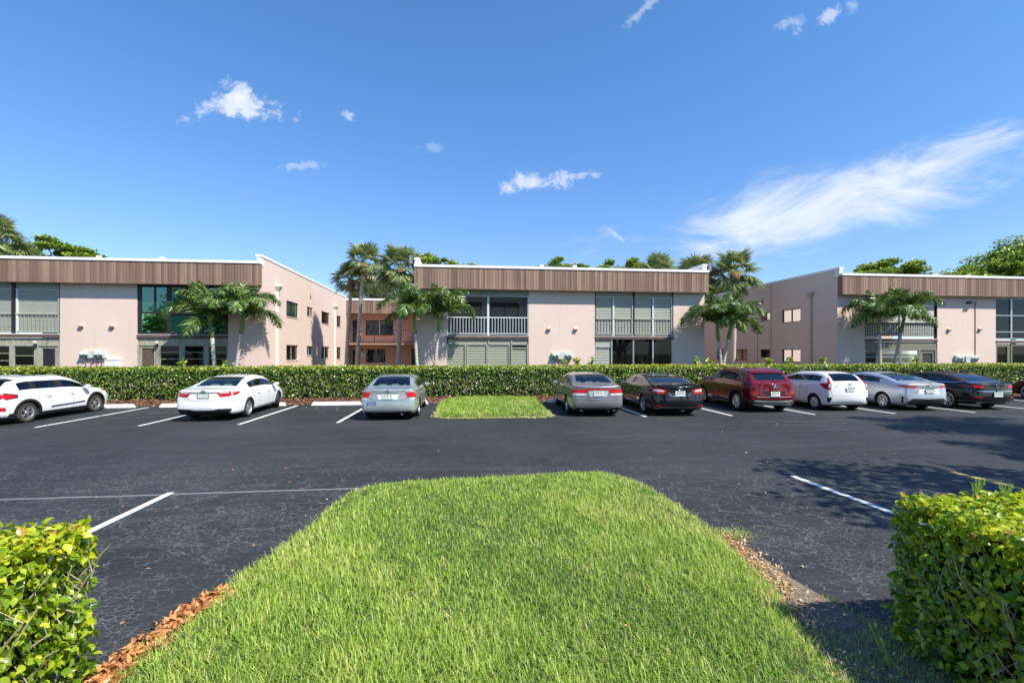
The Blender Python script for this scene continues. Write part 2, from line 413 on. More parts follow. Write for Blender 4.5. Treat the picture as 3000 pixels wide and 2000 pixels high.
def m_paint(name, c):
    m, t, b = newmat(name); p = geo_pos(t)
    n = t.ramp(t.noise(p, 26, 6, .75), [(.60, 0.0), (.72, 1.0)])
    n2 = t.ramp(t.noise(p, 1.6, 4, .6), [(.45, .25), (.7, 1.0)])
    t.link(t.mix(t.math('MULTIPLY', t.math('MULTIPLY', n, n2), .8), c, (.07, .075, .08)), b.inputs['Base Color']); b.inputs['Roughness'].default_value = .7
    return m
M['line_white'] = m_paint('road_paint_white', (.74, .74, .71))
M['line_yellow'] = m_paint('road_paint_yellow', (.62, .42, .10))
M['soil'] = simple('lawn_soil', (.045, .052, .022), .95, var=.3, vscale=12)
M['dirt'] = simple('sandy_dirt', (.16, .125, .09), .95, var=.4, vscale=14, bump=.5, bscale=40)
M['mulch_bed'] = simple('mulch_bed', (.13, .06, .04), .95, var=.45, vscale=22, bump=.8, bscale=60)
M['far_ground'] = simple('distant_grass', (.07, .10, .03), .95, var=.25, vscale=.4)
b = MB(); b.quad((-400, -300, -.02), (400, -300, -.02), (400, 500, -.02), (-400, 500, -.02))
tag(b.build('ground', M['far_ground']), kind='structure')
b = MB(); b.quad((-60, -8, 0), (70, -8, 0), (70, 20.3, 0), (-60, 20.3, 0))
tag(b.build('parking_lot', M['asphalt']), kind='structure')
# painted bay lines
def line(x0, y0, x1, y1, w=.1, mat='line_white', skew=0.0):
    z = .004
    b = MB(); b.quad((x0 - w / 2, y0, z), (x0 + w / 2, y0, z), (x1 + w / 2, y1, z), (x1 - w / 2, y1, z))
    return tag(b.build('parking_line', M[mat]), kind='structure')
for x, y0, y1 in ((-16.6, 14.2, 18.8), (-13.9, 14.2, 18.8), (-11.22, 14.2, 18.8), (-8.63, 14.16, 18.85), (-6.03, 14.12, 18.8), (-3.38, 14.15, 18.8),
                  (5.88, 14.34, 18.9), (8.68, 14.24, 18.9), (11.48, 14.17, 18.9), (14.29, 14.1, 18.9), (17.2, 14.05, 18.9), (20.1, 14.05, 18.9), (23.25, 14.05, 18.9), (26.1, 14.05, 18.9), (29, 14.05, 18.9)):
    line(x, y0, x + .08, y1)
line(-4.09, 7.42, -4.2, 2.9); line(5.46, 7.24, 5.5, 2.9); line(8.33, 7.17, 8.33, 2.9, mat='line_yellow')
line(-6.9, 7.4, -6.95, 2.9); line(11.2, 7.1, 11.2, 2.9, mat='line_yellow')
# tyre scuffs on the aisle
def m_scuff():
    m, t, b = newmat('tyre_scuff'); b.inputs['Base Color'].default_value = (.16, .145, .15, 1); b.inputs['Roughness'].default_value = .85
    t.link(t.math('MULTIPLY', t.ramp(t.noise(geo_pos(t), 3.5, 6, .7), [(.42, 0.0), (.62, 1.0)]), .55), b.inputs['Alpha']); return m
M['scuff'] = m_scuff()
def scuff(pts, w):
    b = MB(); P = [Vector((x, y, .006)) for x, y in pts]; F = []
    for a, c in zip(P, P[1:]): F += [a.lerp(c, i / 4) for i in range(4)]
    F.append(P[-1]); pr = None
    for i, q in enumerate(F):
        t_ = (F[min(i + 1, len(F) - 1)] - F[max(i - 1, 0)]).normalized(); sd = Vector((-t_.y, t_.x, 0)) * w / 2; cur = (tuple(q + sd), tuple(q - sd))
        if pr: b.quad(pr[0], pr[1], cur[1], cur[0])
        pr = cur
    tag(b.build('tyre_mark', M['scuff']), kind='structure')
scuff([(17.3, 13.9), (17.5, 13.0), (17.0, 12.0), (15.8, 11.3), (14.6, 11.0)], .16); scuff([(15.8, 11.3), (17.2, 11.5), (18.4, 12.2)], .14)
scuff([(8.4, 13.0), (9.4, 12.9), (10.4, 12.7), (11.0, 12.3)], .12); scuff([(8.6, 12.2), (9.8, 12.0), (10.8, 11.9)], .10); scuff([(11.2, 11.0), (12.3, 11.3), (13.6, 10.9), (15, 10.2)], .16)
scuff([(6.2, 12.7), (6.9, 12.7)], .10); scuff([(7.2, 12.7), (7.7, 12.7)], .12); scuff([(-11.2, 16.5), (-9.4, 17.0), (-8.9, 17.3)], .22); scuff([(-11.0, 15.6), (-9.3, 16.0)], .2); scuff([(-10.9, 17.3), (-9.2, 17.9)], .16)
# lawn islands: mounded polygons
def island(name, pts, h, mat, inset=.35, z0=.005):
    """polygon with a rounded shoulder"""
    P = [Vector((x, y)) for x, y in pts]; c = sum(P, Vector((0, 0))) / len(P)
    b = MB(); rings = []
    for k, (ins, z) in enumerate(((0, z0), (.10, h * .45), (.3, h * .85), (inset * 2, h))):
        ring = [(p + (c - p).normalized() * ins, z) for p in P]; rings.append(ring)
    for r0, r1 in zip(rings, rings[1:]):
        for i in range(len(P)):
            j = (i + 1) % len(P)
            b.quad((*r0[i][0], r0[i][1]), (*r0[j][0], r0[j][1]), (*r1[j][0], r1[j][1]), (*r1[i][0], r1[i][1]))
    b.poly([(*q, z) for q, z in rings[-1]])
    return tag(b.build(name, mat, smooth=False), kind='structure')
LAWN = [(-2.12, 2.2), (-2.12, 3.2), (-2.03, 3.9), (-1.82, 4.9), (-1.66, 5.8), (-1.58, 6.6), (-1.46, 7.15), (-1.15, 7.42), (-.4, 7.55), (.6, 7.62), (1.6, 7.72), (2.3, 7.72), (2.62, 7.45), (2.80, 6.9), (2.86, 6.0), (2.84, 5.1), (2.74, 4.3), (2.60, 3.6), (2.40, 3.05), (2.30, 2.2)]
LAWN = [(-2.12, .9)] + LAWN + [(2.3, .9)]
island('lawn', LAWN, .07, M['soil'])
ISL = [(-.62, 14.9), (-.35, 14.55), (.6, 14.48), (1.8, 14.42), (2.6, 14.36), (2.92, 14.6), (3.05, 16), (3.25, 18.5), (3.3, 20.0), (2.4, 20.6), (.8, 20.7), (-.3, 20.3), (-.62, 19.4), (-.66, 17)]
island('island_lawn', ISL, .09, M['soil'])
b = MB(); b.box(-60, 70, 20.3, 45.0, -.015, .03); tag(b.build('garden_bed', M['soil']), kind='structure')
# mulch strip, edge slightly wavy
rng = np.random.default_rng(5)
b = MB(); xs = np.arange(-40, 48, .8)
ye = [19.25 + .12 * math.sin(x * .9) + .08 * math.sin(x * 2.3 + 1) for x in xs]
for i in range(len(xs) - 1):
    b.quad((xs[i], ye[i], .006), (xs[i + 1], ye[i + 1], .006), (xs[i + 1], 19.75, .05), (xs[i], 19.75, .05))
    b.quad((xs[i], 19.75, .05), (xs[i + 1], 19.75, .05), (xs[i + 1], 22.4, .06), (xs[i], 22.4, .06))
tag(b.build('mulch_strip', M['mulch_bed']), kind='structure')
# dirt margins beside the near lawn
b = MB()
dl = [(2.25, 2.0), (2.45, 3.2), (2.75, 4.2), (2.92, 4.9), (3.02, 4.6), (2.98, 4.0), (3.05, 3.4), (3.4, 2.9), (3.9, 2.6), (6, 2.5), (6, 1.2), (2.3, 1.2)]
b.poly([(x, y, .006) for x, y in dl]); tag(b.build('dirt_margin', M['dirt']), kind='structure')
b = MB(); b.poly([(x, y, .006) for x, y in [(-6, 1.2), (-6, 2.9), (-2.5, 3.0), (-2.28, 3.3), (-2.10, 3.8), (-1.98, 4.3), (-1.9, 4.0), (-2.0, 3.0), (-2.0, 1.2)]])
tag(b.build('dirt_margin', M['mulch_bed']), kind='structure')
# wheel stops
def wheel_stop(x, y, label, w=1.83):
    t = empty('wheel_stop', (x, y, 0)); tag(t, label, 'wheel stop', 'white concrete wheel stops at the heads of the bays')
    b = MB(); h, d = .125, .085; hw = w / 2
    lo = [(-hw, -d), (hw, -d), (hw, d), (-hw, d)]; up = [(-hw + .06, -d * .55), (hw - .06, -d * .55), (hw - .06, d * .55), (-hw + .06, d * .55)]
    b.poly([(px, py, .004) for px, py in lo][::-1]); b.poly([(px, py, h) for px, py in up])
    for i in range(4):
        j = (i + 1) % 4; b.quad((*lo[i], .004), (*lo[j], .004), (*up[j], h), (*up[i], h))
    b.build('block', M['whitewall'], t, bevel=.012)
    return t
WS = [(-15.2, 'white wheel stop beyond the nose of the white wagon, leftmost'), (-12.55, 'white wheel stop in front of the white station wagon'), (-9.85, 'white wheel stop heading the empty bay between white wagon and white sedan'), (-7.3, 'white wheel stop under the front of the white sedan'),
      (-4.53, 'white wheel stop with faint number heading the empty bay left of the silver sedan'), (-2.0, 'wheel stop ahead of the pale silver sedan with blue sticker'),
      (4.55, 'wheel stop ahead of the grey sedan beside the grass island'), (7.3, 'wheel stop ahead of the black sedan'), (10.1, 'wheel stop ahead of the maroon crossover'), (12.95, 'wheel stop ahead of the white hatchback'),
      (15.75, 'wheel stop ahead of the silver compact sedan'), (18.65, 'wheel stop ahead of the black convertible'), (21.7, 'wheel stop in the bay right of the black convertible')]
for x, lab in WS:
    ws = wheel_stop(x, 18.86, lab)
def text(body, size, mat, parent, loc, rot, name='lettering', extr=.001, align='CENTER', sx=1.0):
    cu = bpy.data.curves.new(name, 'FONT'); cu.body = body; cu.size = size; cu.extrude = extr; cu.align_x = align; cu.align_y = 'CENTER'
    o = bpy.data.objects.new(name, cu); col.objects.link(o)
    dg = bpy.context.evaluated_depsgraph_get(); me = bpy.data.meshes.new_from_object(o.evaluated_get(dg)); bpy.data.objects.remove(o)
    me.materials.clear(); me.materials.append(mat); me.name = name
    o = bpy.data.objects.new(name, me); col.objects.link(o); o.parent = parent; o.location = loc; o.rotation_euler = rot; o.scale = (sx, 1, 1)
    return o
# ------------------------------------------------------------------ apartment blocks
YF = 25.5          # front wall plane of the three wings
def wall_holes(b, axis, c, thick, u0, u1, z0, z1, holes):
    """wall sheet on plane axis=c (outer face) with rectangular holes and reveals; thick signed towards the inside"""
    us = sorted({u0, u1, *[h[0] for h in holes], *[h[1] for h in holes]}); zs = sorted({z0, z1, *[h[2] for h in holes], *[h[3] for h in holes]})
    P = (lambda u, z, d=0: (u, c + d, z)) if axis == 'y' else (lambda u, z, d=0: (c + d, u, z))
    inside = lambda u, z: any(h[0] - 1e-6 < u < h[1] + 1e-6 and h[2] - 1e-6 < z < h[3] + 1e-6 for h in holes)
    for ua, ub in zip(us, us[1:]):
        for za, zb in zip(zs, zs[1:]):
            if not inside((ua + ub) / 2, (za + zb) / 2):
                b.quad(P(ua, za), P(ub, za), P(ub, zb), P(ua, zb))
                b.quad(P(ua, za, thick), P(ub, za, thick), P(ub, zb, thick), P(ua, zb, thick))
    for h in holes + [(u0, u1, z0, z1)]:
        a, b2, za, zb = h
        for q in ((a, za, b2, za), (b2, za, b2, zb), (b2, zb, a, zb), (a, zb, a, za)):
            b.quad(P(q[0], q[1]), P(q[2], q[3]), P(q[2], q[3], thick), P(q[0], q[1], thick))
def slats(b, x0, x1, y, z0, z1, pitch=.085, depth=.022):
    """corrugated roll-down shutter curtain"""
    n = max(1, int(round((z1 - z0) / pitch))); dz = (z1 - z0) / n
    for i in range(n):
        z = z0 + i * dz
        b.quad((x0, y, z), (x1, y, z), (x1, y - depth, z + dz * .72), (x0, y - depth, z + dz * .72))
        b.quad((x0, y - depth, z + dz * .72), (x1, y - depth, z + dz * .72), (x1, y, z + dz), (x0, y, z + dz))
def shutter(p, x0, x1, z0, z1, mat='shutter', y=YF + .09):
    b = MB(); slats(b, x0, x1, y, z0, z1); o = b.build('shutter', M[mat], p); return o
def frame_bars(p, bars, mat, y0, y1, name='window_frame'):
    b = MB()
    for x0, x1, z0, z1 in bars: b.box(x0, x1, y0, y1, z0, z1)
    return b.build(name, M[mat], p)
def railing(p, x0, x1, z0, z1, mat, y=YF + .035, n=None, bw=.022, posts=()):
    b = MB(); b.box(x0, x1, y - .025, y + .02, z1 - .055, z1); b.box(x0, x1, y - .018, y + .014, z0 + .07, z0 + .11)
    n = n or int((x1 - x0) / .165)
    for i in range(1, n):
        x = x0 + (x1 - x0) * i / n; b.box(x - bw / 2, x + bw / 2, y - bw / 2, y + bw / 2, z0 + .11, z1 - .055)
    for x in posts: b.box(x - .035, x + .035, y - .03, y + .03, z0, z1 - .056)
    return b.build('railing', M[mat], p)
def fascia(p, x0, x1, yf, z0, z1, yback, left_ret, right_ret):
    b = MB(); pitch = .145; n = int(round((x1 - x0) / pitch)); w = (x1 - x0) / n
    random.seed(int(x0 * 10))
    for i in range(n):
        d = random.uniform(-.003, .003)
        b.box(x0 + i * w + .007, x0 + (i + 1) * w - .007, yf + d, yf + .03, z0 + .02 + random.uniform(-.004, .004), z1)
    if left_ret or right_ret:
        m = max(2, int((yback - yf) / pitch))
        for side, on in ((x0, left_ret), (x1, right_ret)):
            if not on: continue
            s = 1 if side == x0 else -1
            for k in range(m):
                ya = yf + .031 + (yback - yf - .031) * k / m; yb = yf + .031 + (yback - yf - .031) * (k + 1) / m
                b.box(side + s * .007, side + s * .03, ya + .006, yb - .006, z0 + .02, z1)
    o = b.build('fascia', M['boards'], p)
    b = MB(); b.box(x0 + .012, x1 - .012, yf + .031, yf + .06, z0 + .01, z1 + .01)
    b.box(x0 + .035, x1 - .035, yf + .06, yback - .003, z0 + .03, z0 + .05)   # soffit
    b.build('fascia_backing', M['black'], p)
    b = MB(); b.box(x0 - .004, x1 + .004, yf - .012, yf + .05, z0 - .012, z0 + .019); b.build('fascia_trim', M['brown'], p)
def side_window(p, x, face, y0, y1, z0, z1, glassmat='glass_dark', framemat='bronze', shade=None, halves=2, louvre=False):
    """sliding window in a side wall whose outer face is x; face=+1 looks to +x"""
    t = empty('window', (0, 0, 0), parent=p)
    xi = x - face * .10; fw = .05
    b = MB(); x0, x1 = sorted((xi - .03, xi + .03))
    b.box(x0, x1, y0, y1, z0, z0 + fw); b.box(x0, x1, y0, y1, z1 - fw, z1)
    b.box(x0, x1, y0, y0 + fw, z0 + fw, z1 - fw); b.box(x0, x1, y1 - fw, y1, z0 + fw, z1 - fw)
    ym = (y0 + y1) / 2; b.box(x0 - .005, x1 + .005, ym - .03, ym + .03, z0 + fw, z1 - fw)
    b.build('frame', M[framemat], t)
    g = MB(); g.quad((xi, y0 + fw, z0 + fw), (xi, y1 - fw, z0 + fw), (xi, y1 - fw, z1 - fw), (xi, y0 + fw, z1 - fw)); g.build('pane', M[glassmat], t)
    xs_ = xi - face * .08
    if shade:
        g = MB()
        if louvre:
            n = int((z1 - z0) / .12)
            for i in range(n):
                z = z0 + .03 + (z1 - z0 - .06) * i / n
                g.quad((xs_, y0 + .02, z), (xs_, y1 - .02, z), (xs_ - face * .03, y1 - .02, z + .085), (xs_ - face * .03, y0 + .02, z + .085))
        else: g.quad((xs_, y0 + .01, z0 + .01), (xs_, y1 - .01, z0 + .01), (xs_, y1 - .01, z1 - .01), (xs_, y0 + .01, z1 - .01))
        g.build('shade', M[shade], t)
    g = MB(); g.box(xi - face * .35, xi - face * .36, y0 - .2, y1 + .2, z0 - .2, z1 + .2); g.build('room', M['dark'], t)
    s = MB(); s.box(x - face * .06, x + face * .025, y0 - .03, y1 + .03, z0 - .045, z0 - .002); s.build('sill', M['stucco'], t)
    return t
def downpipe(p, x, y, face, mat, ztop=5.72):
    b = MB(); xa = x + face * .004; w = .065
    b.box(xa, x + face * .12, y - w, y + w, .03, ztop - .42)
    for s in (1.3, 3.9): b.box(xa, x + face * .13, y - w - .02, y + w + .02, s, s + .04)
    # conductor head: tapering box
    lo = [(x + face * .004, y - w), (x + face * .13, y - w), (x + face * .13, y + w), (x + face * .004, y + w)]
    hi = [(x + face * .004, y - .19), (x + face * .27, y - .19), (x + face * .27, y + .19), (x + face * .004, y + .19)]
    z0, z1, z2 = ztop - .42, ztop - .15, ztop
    for i in range(4):
        j = (i + 1) % 4
        b.quad((*lo[i], z0), (*lo[j], z0), (*hi[j], z1), (*hi[i], z1))
    b.box(x + face * .004, x + face * .29, y - .21, y + .21, z1, z2)
    return b.build('downpipe', M[mat], p)
def roof_shell(p, x0, x1, y0, y1, left_side=True, right_side=True, ends=(True, True)):
    b = MB(); b.box(x0 + .2, x1 - .2, y0 + .1, y1, 6.2, 6.34); b.build('roof', M['white'], p)
    b = MB()
    b.box(x0 - .02, x1 + .02, YF - .42, YF - .17, 6.415, 6.545)       # front coping band
    b.box(x0 - .016, x1 + .016, YF - .17, YF + .05, 6.42, 6.54)
    for x, s in ((x0, 1), (x1, -1)):
        b.box(x - s * .03, x + s * .24, YF - .02, y1, 6.80, 6.93)       # side copings
        b.box(x + s * .001, x + s * .19, YF - .16, YF - .021, 6.546, 6.80)   # end blocks
        b.box(x - s * .028, x + s * .245, YF - .19, YF - .0205, 6.80, 6.928)
    b.build('coping', M['white'], p)
    b = MB()
    for x, s in ((x0, 1), (x1, -1)): b.box(x + s * .002, x + s * .18, YF - .019, y1, 6.35, 6.799)
    b.build('parapet', M['whitewall'], p)
def band(p, x0, x1, z=2.69):
    b = MB(); b.box(x0, x1, YF - .03, YF + .3, z + .02, z + .17); b.build('floor_band', M['brown'], p)
    b = MB(); b.box(x0, x1, YF - .015, YF + .05, z + .172, z + .20); b.build('band_rail', M['alu_w'], p)
# --- bay builders: upper z from 2.90 to 5.33, lower z from .1 to 2.68
def bay_shutters_upper(p, x0, x1, panels, header=.30, mat='shutter', railmat='rail', mull=None, balz=3.87, nbal=None):
    zt = 5.34
    b = MB(); slats(b, x0, x1, YF + .07, zt - header, zt, .075, .01); b.build('shutter_box', M[mat], p)
    for a, c in panels: shutter(p, a, c, 2.95, zt - header - .02, mat)
    bars = [(x0, x1, zt - header - .03, zt - header)] + [(a, c, 2.9, zt - header - .03) for a, c in (mull or [])]
    frame_bars(p, bars, 'alu_w', YF + .02, YF + .085)
    frame_bars(p, [(x0, x0 + .05, 2.9, 5.34), (x1 - .05, x1, 2.9, 5.34)], 'bronze', YF + .0, YF + .1)
    railing(p, x0 + .05, x1 - .05, 2.9, balz, railmat, n=nbal)
def louvre_door(p, x0, x1, z1, framemat='panel', lmat='wood_louvre', x_l0=None, x_l1=None, z_l1=None):
    d = empty('door', (0, 0, 0), parent=p)
    b = MB(); y = YF + .06; a = x_l0 or x0 + .12; c = x_l1 or x1 - .12; zt = z_l1 or z1 - .14
    b.box(x0, a, y, y + .05, .06, z1); b.box(c, x1, y, y + .05, .06, z1); b.box(a, c, y, y + .05, zt, z1); b.box(a, c, y, y + .05, .06, .9)
    b.build('door_leaf', M[framemat], d)
    b = MB(); n = int((zt - .9) / .085)
    for i in range(n):
        z = .9 + (zt - .9) * i / n
        b.quad((a, y + .03, z), (c, y + .03, z), (c, y + .055, z + .075), (a, y + .055, z + .075))
    b.build('louvre', M[lmat], d)
    b = MB(); b.box(a, c, y + .07, y + .08, .9, zt); b.build('backing', M['dark'], d)
    b = MB(); hx = x1 - .07; b.lathe([(.001, -.045), (.03, -.04), (.035, -.02), (.02, 0)], (hx, y, 1.15), 'y', 10); b.build('handle', M['black'], d)
    return d
def grid_window(p, x0, x1, z0, z1, rows, framemat, glassmat='glass_dark', fw=.035, y=YF + .06):
    t = empty('window', (0, 0, 0), parent=p)
    b = MB(); b.box(x0, x0 + fw, y - .02, y + .04, z0, z1); b.box(x1 - fw, x1, y - .02, y + .04, z0, z1)
    for i in range(rows + 1):
        z = z0 + (z1 - z0) * i / rows; za = min(max(z - fw / 2, z0), z1 - fw); b.box(x0 + fw, x1 - fw, y - .02, y + .04, za, za + fw)
    b.build('frame', M[framemat], t)
    g = MB(); g.quad((x0 + .01, y + .01, z0), (x1 - .01, y + .01, z0), (x1 - .01, y + .01, z1), (x0 + .01, y + .01, z1)); g.build('pane', M[glassmat], t)
    return t
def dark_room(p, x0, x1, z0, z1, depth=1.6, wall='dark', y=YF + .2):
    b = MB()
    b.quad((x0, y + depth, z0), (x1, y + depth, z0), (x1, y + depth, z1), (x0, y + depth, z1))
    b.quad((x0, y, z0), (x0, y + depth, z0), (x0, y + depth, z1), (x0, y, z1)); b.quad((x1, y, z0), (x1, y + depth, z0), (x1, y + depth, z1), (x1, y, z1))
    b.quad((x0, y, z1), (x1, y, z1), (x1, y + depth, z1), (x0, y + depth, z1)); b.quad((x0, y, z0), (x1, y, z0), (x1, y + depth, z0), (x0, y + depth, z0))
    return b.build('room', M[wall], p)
def piers(p, spans, mat='stucco'):
    for x0, x1 in spans:
        b = MB(); b.box(x0, x1, YF, YF + .22, .03, 5.40); b.build('wall', M[mat], p)
# ================= left wing
XL = -9.77
Lb = empty('apartment_building', (-18, 30, 0)); tag(Lb, 'pink stucco wing at left with green tinted windows and a sunlit side wall', 'building', 'pink stucco apartment wings with brown boarded fascias')
Lb.location = (0, 0, 0)
piers(Lb, [(-34, -23.4), (-19.07, -15.62), (-11.40, XL)])
holesU = [(28.96, 31.06, 4.08, 5.0), (32.77, 34.04, 4.42, 5.0), (36.2, 38.4, 4.11, 5.0), (40.7, 42.1, 4.1, 5.0)]
holesL = [(28.96, 31.06, 1.5, 2.42), (32.77, 34.0, 1.78, 2.4), (36.2, 38.4, 1.5, 2.4), (40.7, 42.1, 1.4, 2.4)]
b = MB(); wall_holes(b, 'x', XL, -.2, YF + .22, 43.9, .03, 6.799, holesU + holesL)
b.box(XL - .2, XL - .0, YF - .0, YF + .219, 5.40, 6.30)
b.build('side_wall', M['stucco'], Lb)
b = MB()
for y in (32.45, 34.35): b.box(XL + .001, XL + .012, y - .02, y + .02, .03, 6.79)
b.build('control_joint', M['stucco'], Lb)
side_window(Lb, XL, 1, *holesU[0], 'glass_green', 'bronze', 'green_shade')
side_window(Lb, XL, 1, *holesU[1], 'glass', 'bronze', 'grey_shade')
side_window(Lb, XL, 1, *holesU[2], 'glass', 'bronze', 'green_shade', louvre=True)
side_window(Lb, XL, 1, *holesU[3], 'glass_dark', 'black')
side_window(Lb, XL, 1, *holesL[0], 'glass', 'alu', 'grey_shade')
side_window(Lb, XL, 1, *holesL[1], 'glass', 'alu', 'room')
side_window(Lb, XL, 1, *holesL[2], 'glass', 'alu', 'grey_shade')
side_window(Lb, XL, 1, *holesL[3], 'glass_dark', 'black')
downpipe(Lb, XL, 27.43, 1, 'cream'); downpipe(Lb, XL, 39.9, 1, 'cream', 5.8)
roof_shell(Lb, -34, XL, YF, 44)
fascia(Lb, -34, XL - .005, YF - .38, 5.32, 6.41, YF, False, True)
b = MB(); b.box(-34, XL - .21, 43.7, 43.9, .03, 6.3); b.build('rear_wall', M['stucco'], Lb)
# bay far left: shutters over railing
x0, x1 = -23.4, -19.07
bay_shutters_upper(Lb, x0, x1, [(x0 + .1, -21.17), (-21.0, x1 - .05)], mull=[(-21.0, -20.93), (-19.17, -19.12)])
frame_bars(Lb, [(-21.17, -21.03, 2.9, 5.34)], 'bronze', YF - .0, YF + .1)
band(Lb, x0, x1)
b = MB(); b.box(x0, x1, YF + .05, YF + .1, 2.36, 2.69); b.build('panel', M['panel'], Lb)
frame_bars(Lb, [(x0, x1, 2.30, 2.36), (-21.27, -21.10, .06, 2.30), (-21.18, -21.12, 2.36, 2.69), (-20.20, -20.03, .06, 2.30), (x1 - .09, x1, .06, 2.30)], 'panel', YF + .02, YF + .1, 'post')
grid_window(Lb, -23.3, -21.27, .9, 2.30, 4, 'panel'); grid_window(Lb, -21.10, -20.20, .9, 2.30, 3, 'panel')
louvre_door(Lb, -20.03, x1 - .09, 2.30, x_l0=-19.88, x_l1=-19.33, z_l1=2.18, lmat='bronze')
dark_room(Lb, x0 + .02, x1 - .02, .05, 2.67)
# bay two: green glass over weathered windows
x0, x1 = -15.62, -11.40
b = MB()
for a, c, z0_, z1_ in ((x0, x1, 5.22, 5.34), (x0, x0 + .16, 2.93, 5.22), (x1 - .16, x1, 2.93, 5.22), (-14.87, -14.81, 3.98, 5.22), (-14.28, -14.10, 2.93, 5.22), (-13.42, -13.35, 3.98, 5.22), (-12.75, -12.58, 2.93, 5.22),
                    (x0 + .16, -14.28, 3.90, 3.98), (-14.10, -12.75, 3.90, 3.98), (-12.58, x1 - .16, 3.90, 3.98), (x0 + .16, -14.28, 2.93, 3.0), (-14.10, -12.75, 2.93, 3.0), (-12.58, x1 - .16, 2.93, 3.0)):
    b.box(a, c, YF + .03, YF + .13, z0_, z1_)
wt = empty('window', parent=Lb); b.build('frame', M['bronze'], wt)
for a, c in ((x0 + .16, -14.28), (-14.10, -12.75), (-12.58, x1 - .16)):
    for z0_, z1_ in ((3.0, 3.90), (3.98, 5.22)):
        g = MB(); g.quad((a, YF + .08, z0_), (c, YF + .08, z0_), (c, YF + .08, z1_), (a, YF + .08, z1_)); g.build('pane', M['glass_green'], wt)
band(Lb, x0, x1)
b = MB(); b.box(x0, x1, YF + .05, YF + .1, 2.39, 2.69)
b.build('panel', M['panel'], Lb)
frame_bars(Lb, [(x0, x1, 2.33, 2.39), (x0, x0 + .07, .06, 2.33), (-14.76, -14.6, .06, 2.33), (-14.72, -14.66, 2.39, 2.69), (-13.68, -13.48, .06, 2.33), (-13.6, -13.55, 2.39, 2.69), (-12.55, -12.35, .06, 2.33), (x1 - .06, x1, .06, 2.33)], 'panel', YF + .02, YF + .1, 'post')
louvre_door(Lb, x0 + .07, -14.76, 2.33, x_l0=-15.45, x_l1=-14.88, z_l1=2.2)
for a, c in ((-14.6, -13.68), (-13.48, -12.55), (-12.35, x1 - .06)): grid_window(Lb, a, c, 1.0, 2.33, 4, 'panel')
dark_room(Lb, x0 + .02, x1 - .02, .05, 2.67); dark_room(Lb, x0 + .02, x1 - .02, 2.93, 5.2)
# ================= middle wing
Mb = empty('apartment_building'); tag(Mb, 'pink stucco wing in the middle with a screened balcony and rolled down shutters', 'building', 'pink stucco apartment wings with brown boarded fascias')
MX0, MX1 = -2.16, 13.93
piers(Mb, [(MX0 + .05, -.50), (3.87, 7.54), (12.05, MX1 - .05)])
b = MB()
for x, s in ((MX0 + .05, 1), (MX1 - .05, -1)): b.box(x, x + s * .2, YF + .221, 44, .03, 6.35)
b.box(MX0 + .25, MX1 - .25, 43.8, 44, .03, 6.3)
b.build('side_wall', M['stucco'], Mb)
roof_shell(Mb, MX0, MX1, YF, 44)
fascia(Mb, MX0, MX1, YF - .38, 5.30, 6.41, YF, True, True)
x0, x1 = -.50, 3.87
b = MB(); slats(b, x0, x1, YF + .07, 5.0, 5.34, .085, .01); b.build('shutter_box', M['rail'], Mb)
frame_bars(Mb, [(x0, x1, 4.97, 5.0), (1.63, 1.74, 2.9, 4.97), (x0, x0 + .05, 2.9, 4.97), (x1 - .05, x1, 2.9, 4.97)], 'alu_w', YF + .02, YF + .09, 'screen_frame')
g = MB(); g.quad((x0, YF + .11, 2.9), (x1, YF + .11, 2.9), (x1, YF + .11, 4.97), (x0, YF + .11, 4.97)); g.build('insect_screen', M['screen'], Mb)
railing(Mb, x0 + .05, 1.63, 2.9, 3.88, 'alu_w', n=13, y=YF + .05, bw=.026); railing(Mb, 1.74, x1 - .05, 2.9, 3.88, 'alu_w', n=13, y=YF + .05, bw=.026)
dark_room(Mb, x0 + .02, x1 - .02, 2.88, 5.25, 2.0, 'room')
for a, c in ((-.2, 1.45), (1.92, 3.62)):
    d = empty('sliding_door', parent=Mb); b = MB(); y = YF + 2.17
    b.box(a, c, y - .05, y, 4.62, 4.86); b.box(a, a + .06, y - .05, y, 2.9, 4.62); b.box(c - .06, c, y - .05, y, 2.9, 4.62); b.box((a + c) / 2 - .03, (a + c) / 2 + .03, y - .05, y, 2.9, 4.62)
    b.build('frame', M['bronze'], d); g = MB(); g.quad((a, y - .02, 2.9), (c, y - .02, 2.9), (c, y - .02, 4.62), (a, y - .02, 4.62)); g.build('pane', M['grey_shade'], d)
band(Mb, x0, x1)
b = MB(); slats(b, x0 + .05, x1 - .05, YF + .07, 2.42, 2.69, .07, .01); b.build('shutter_box', M['shutter_t'], Mb)
for a, c, zt in ((x0 + .05, .43, 2.38), (.58, 1.58, 2.38), (1.73, 2.78, 2.38), (2.98, 3.78, 2.2)): shutter(Mb, a, c, .1, zt, 'shutter_t', YF + .08)
frame_bars(Mb, [(x0, x1, 2.38, 2.42), (.43, .50, .05, 2.38), (.53, .58, .05, 2.38), (1.58, 1.66, .05, 2.38), (1.67, 1.73, .05, 2.69), (2.78, 2.84, .05, 2.38), (2.90, 2.98, .05, 2.69), (2.98, 3.78, 2.2, 2.26), (3.78, x1, .05, 2.38), (x0, x0 + .05, .05, 2.38)], 'rail', YF + .02, YF + .1)
x0, x1 = 7.54, 12.05
bay_shutters_upper(Mb, x0, x1, [(x0 + .08, 8.52), (8.68, 9.66), (9.82, 10.8), (10.95, 11.95)], mull=[(8.55, 8.65), (10.83, 10.92), (11.95, 12.0), (9.66, 9.70)], balz=3.86, nbal=26)
frame_bars(Mb, [(9.71, 9.80, 2.9, 5.34)], 'bronze', YF - .0, YF + .1)
band(Mb, x0, x1)
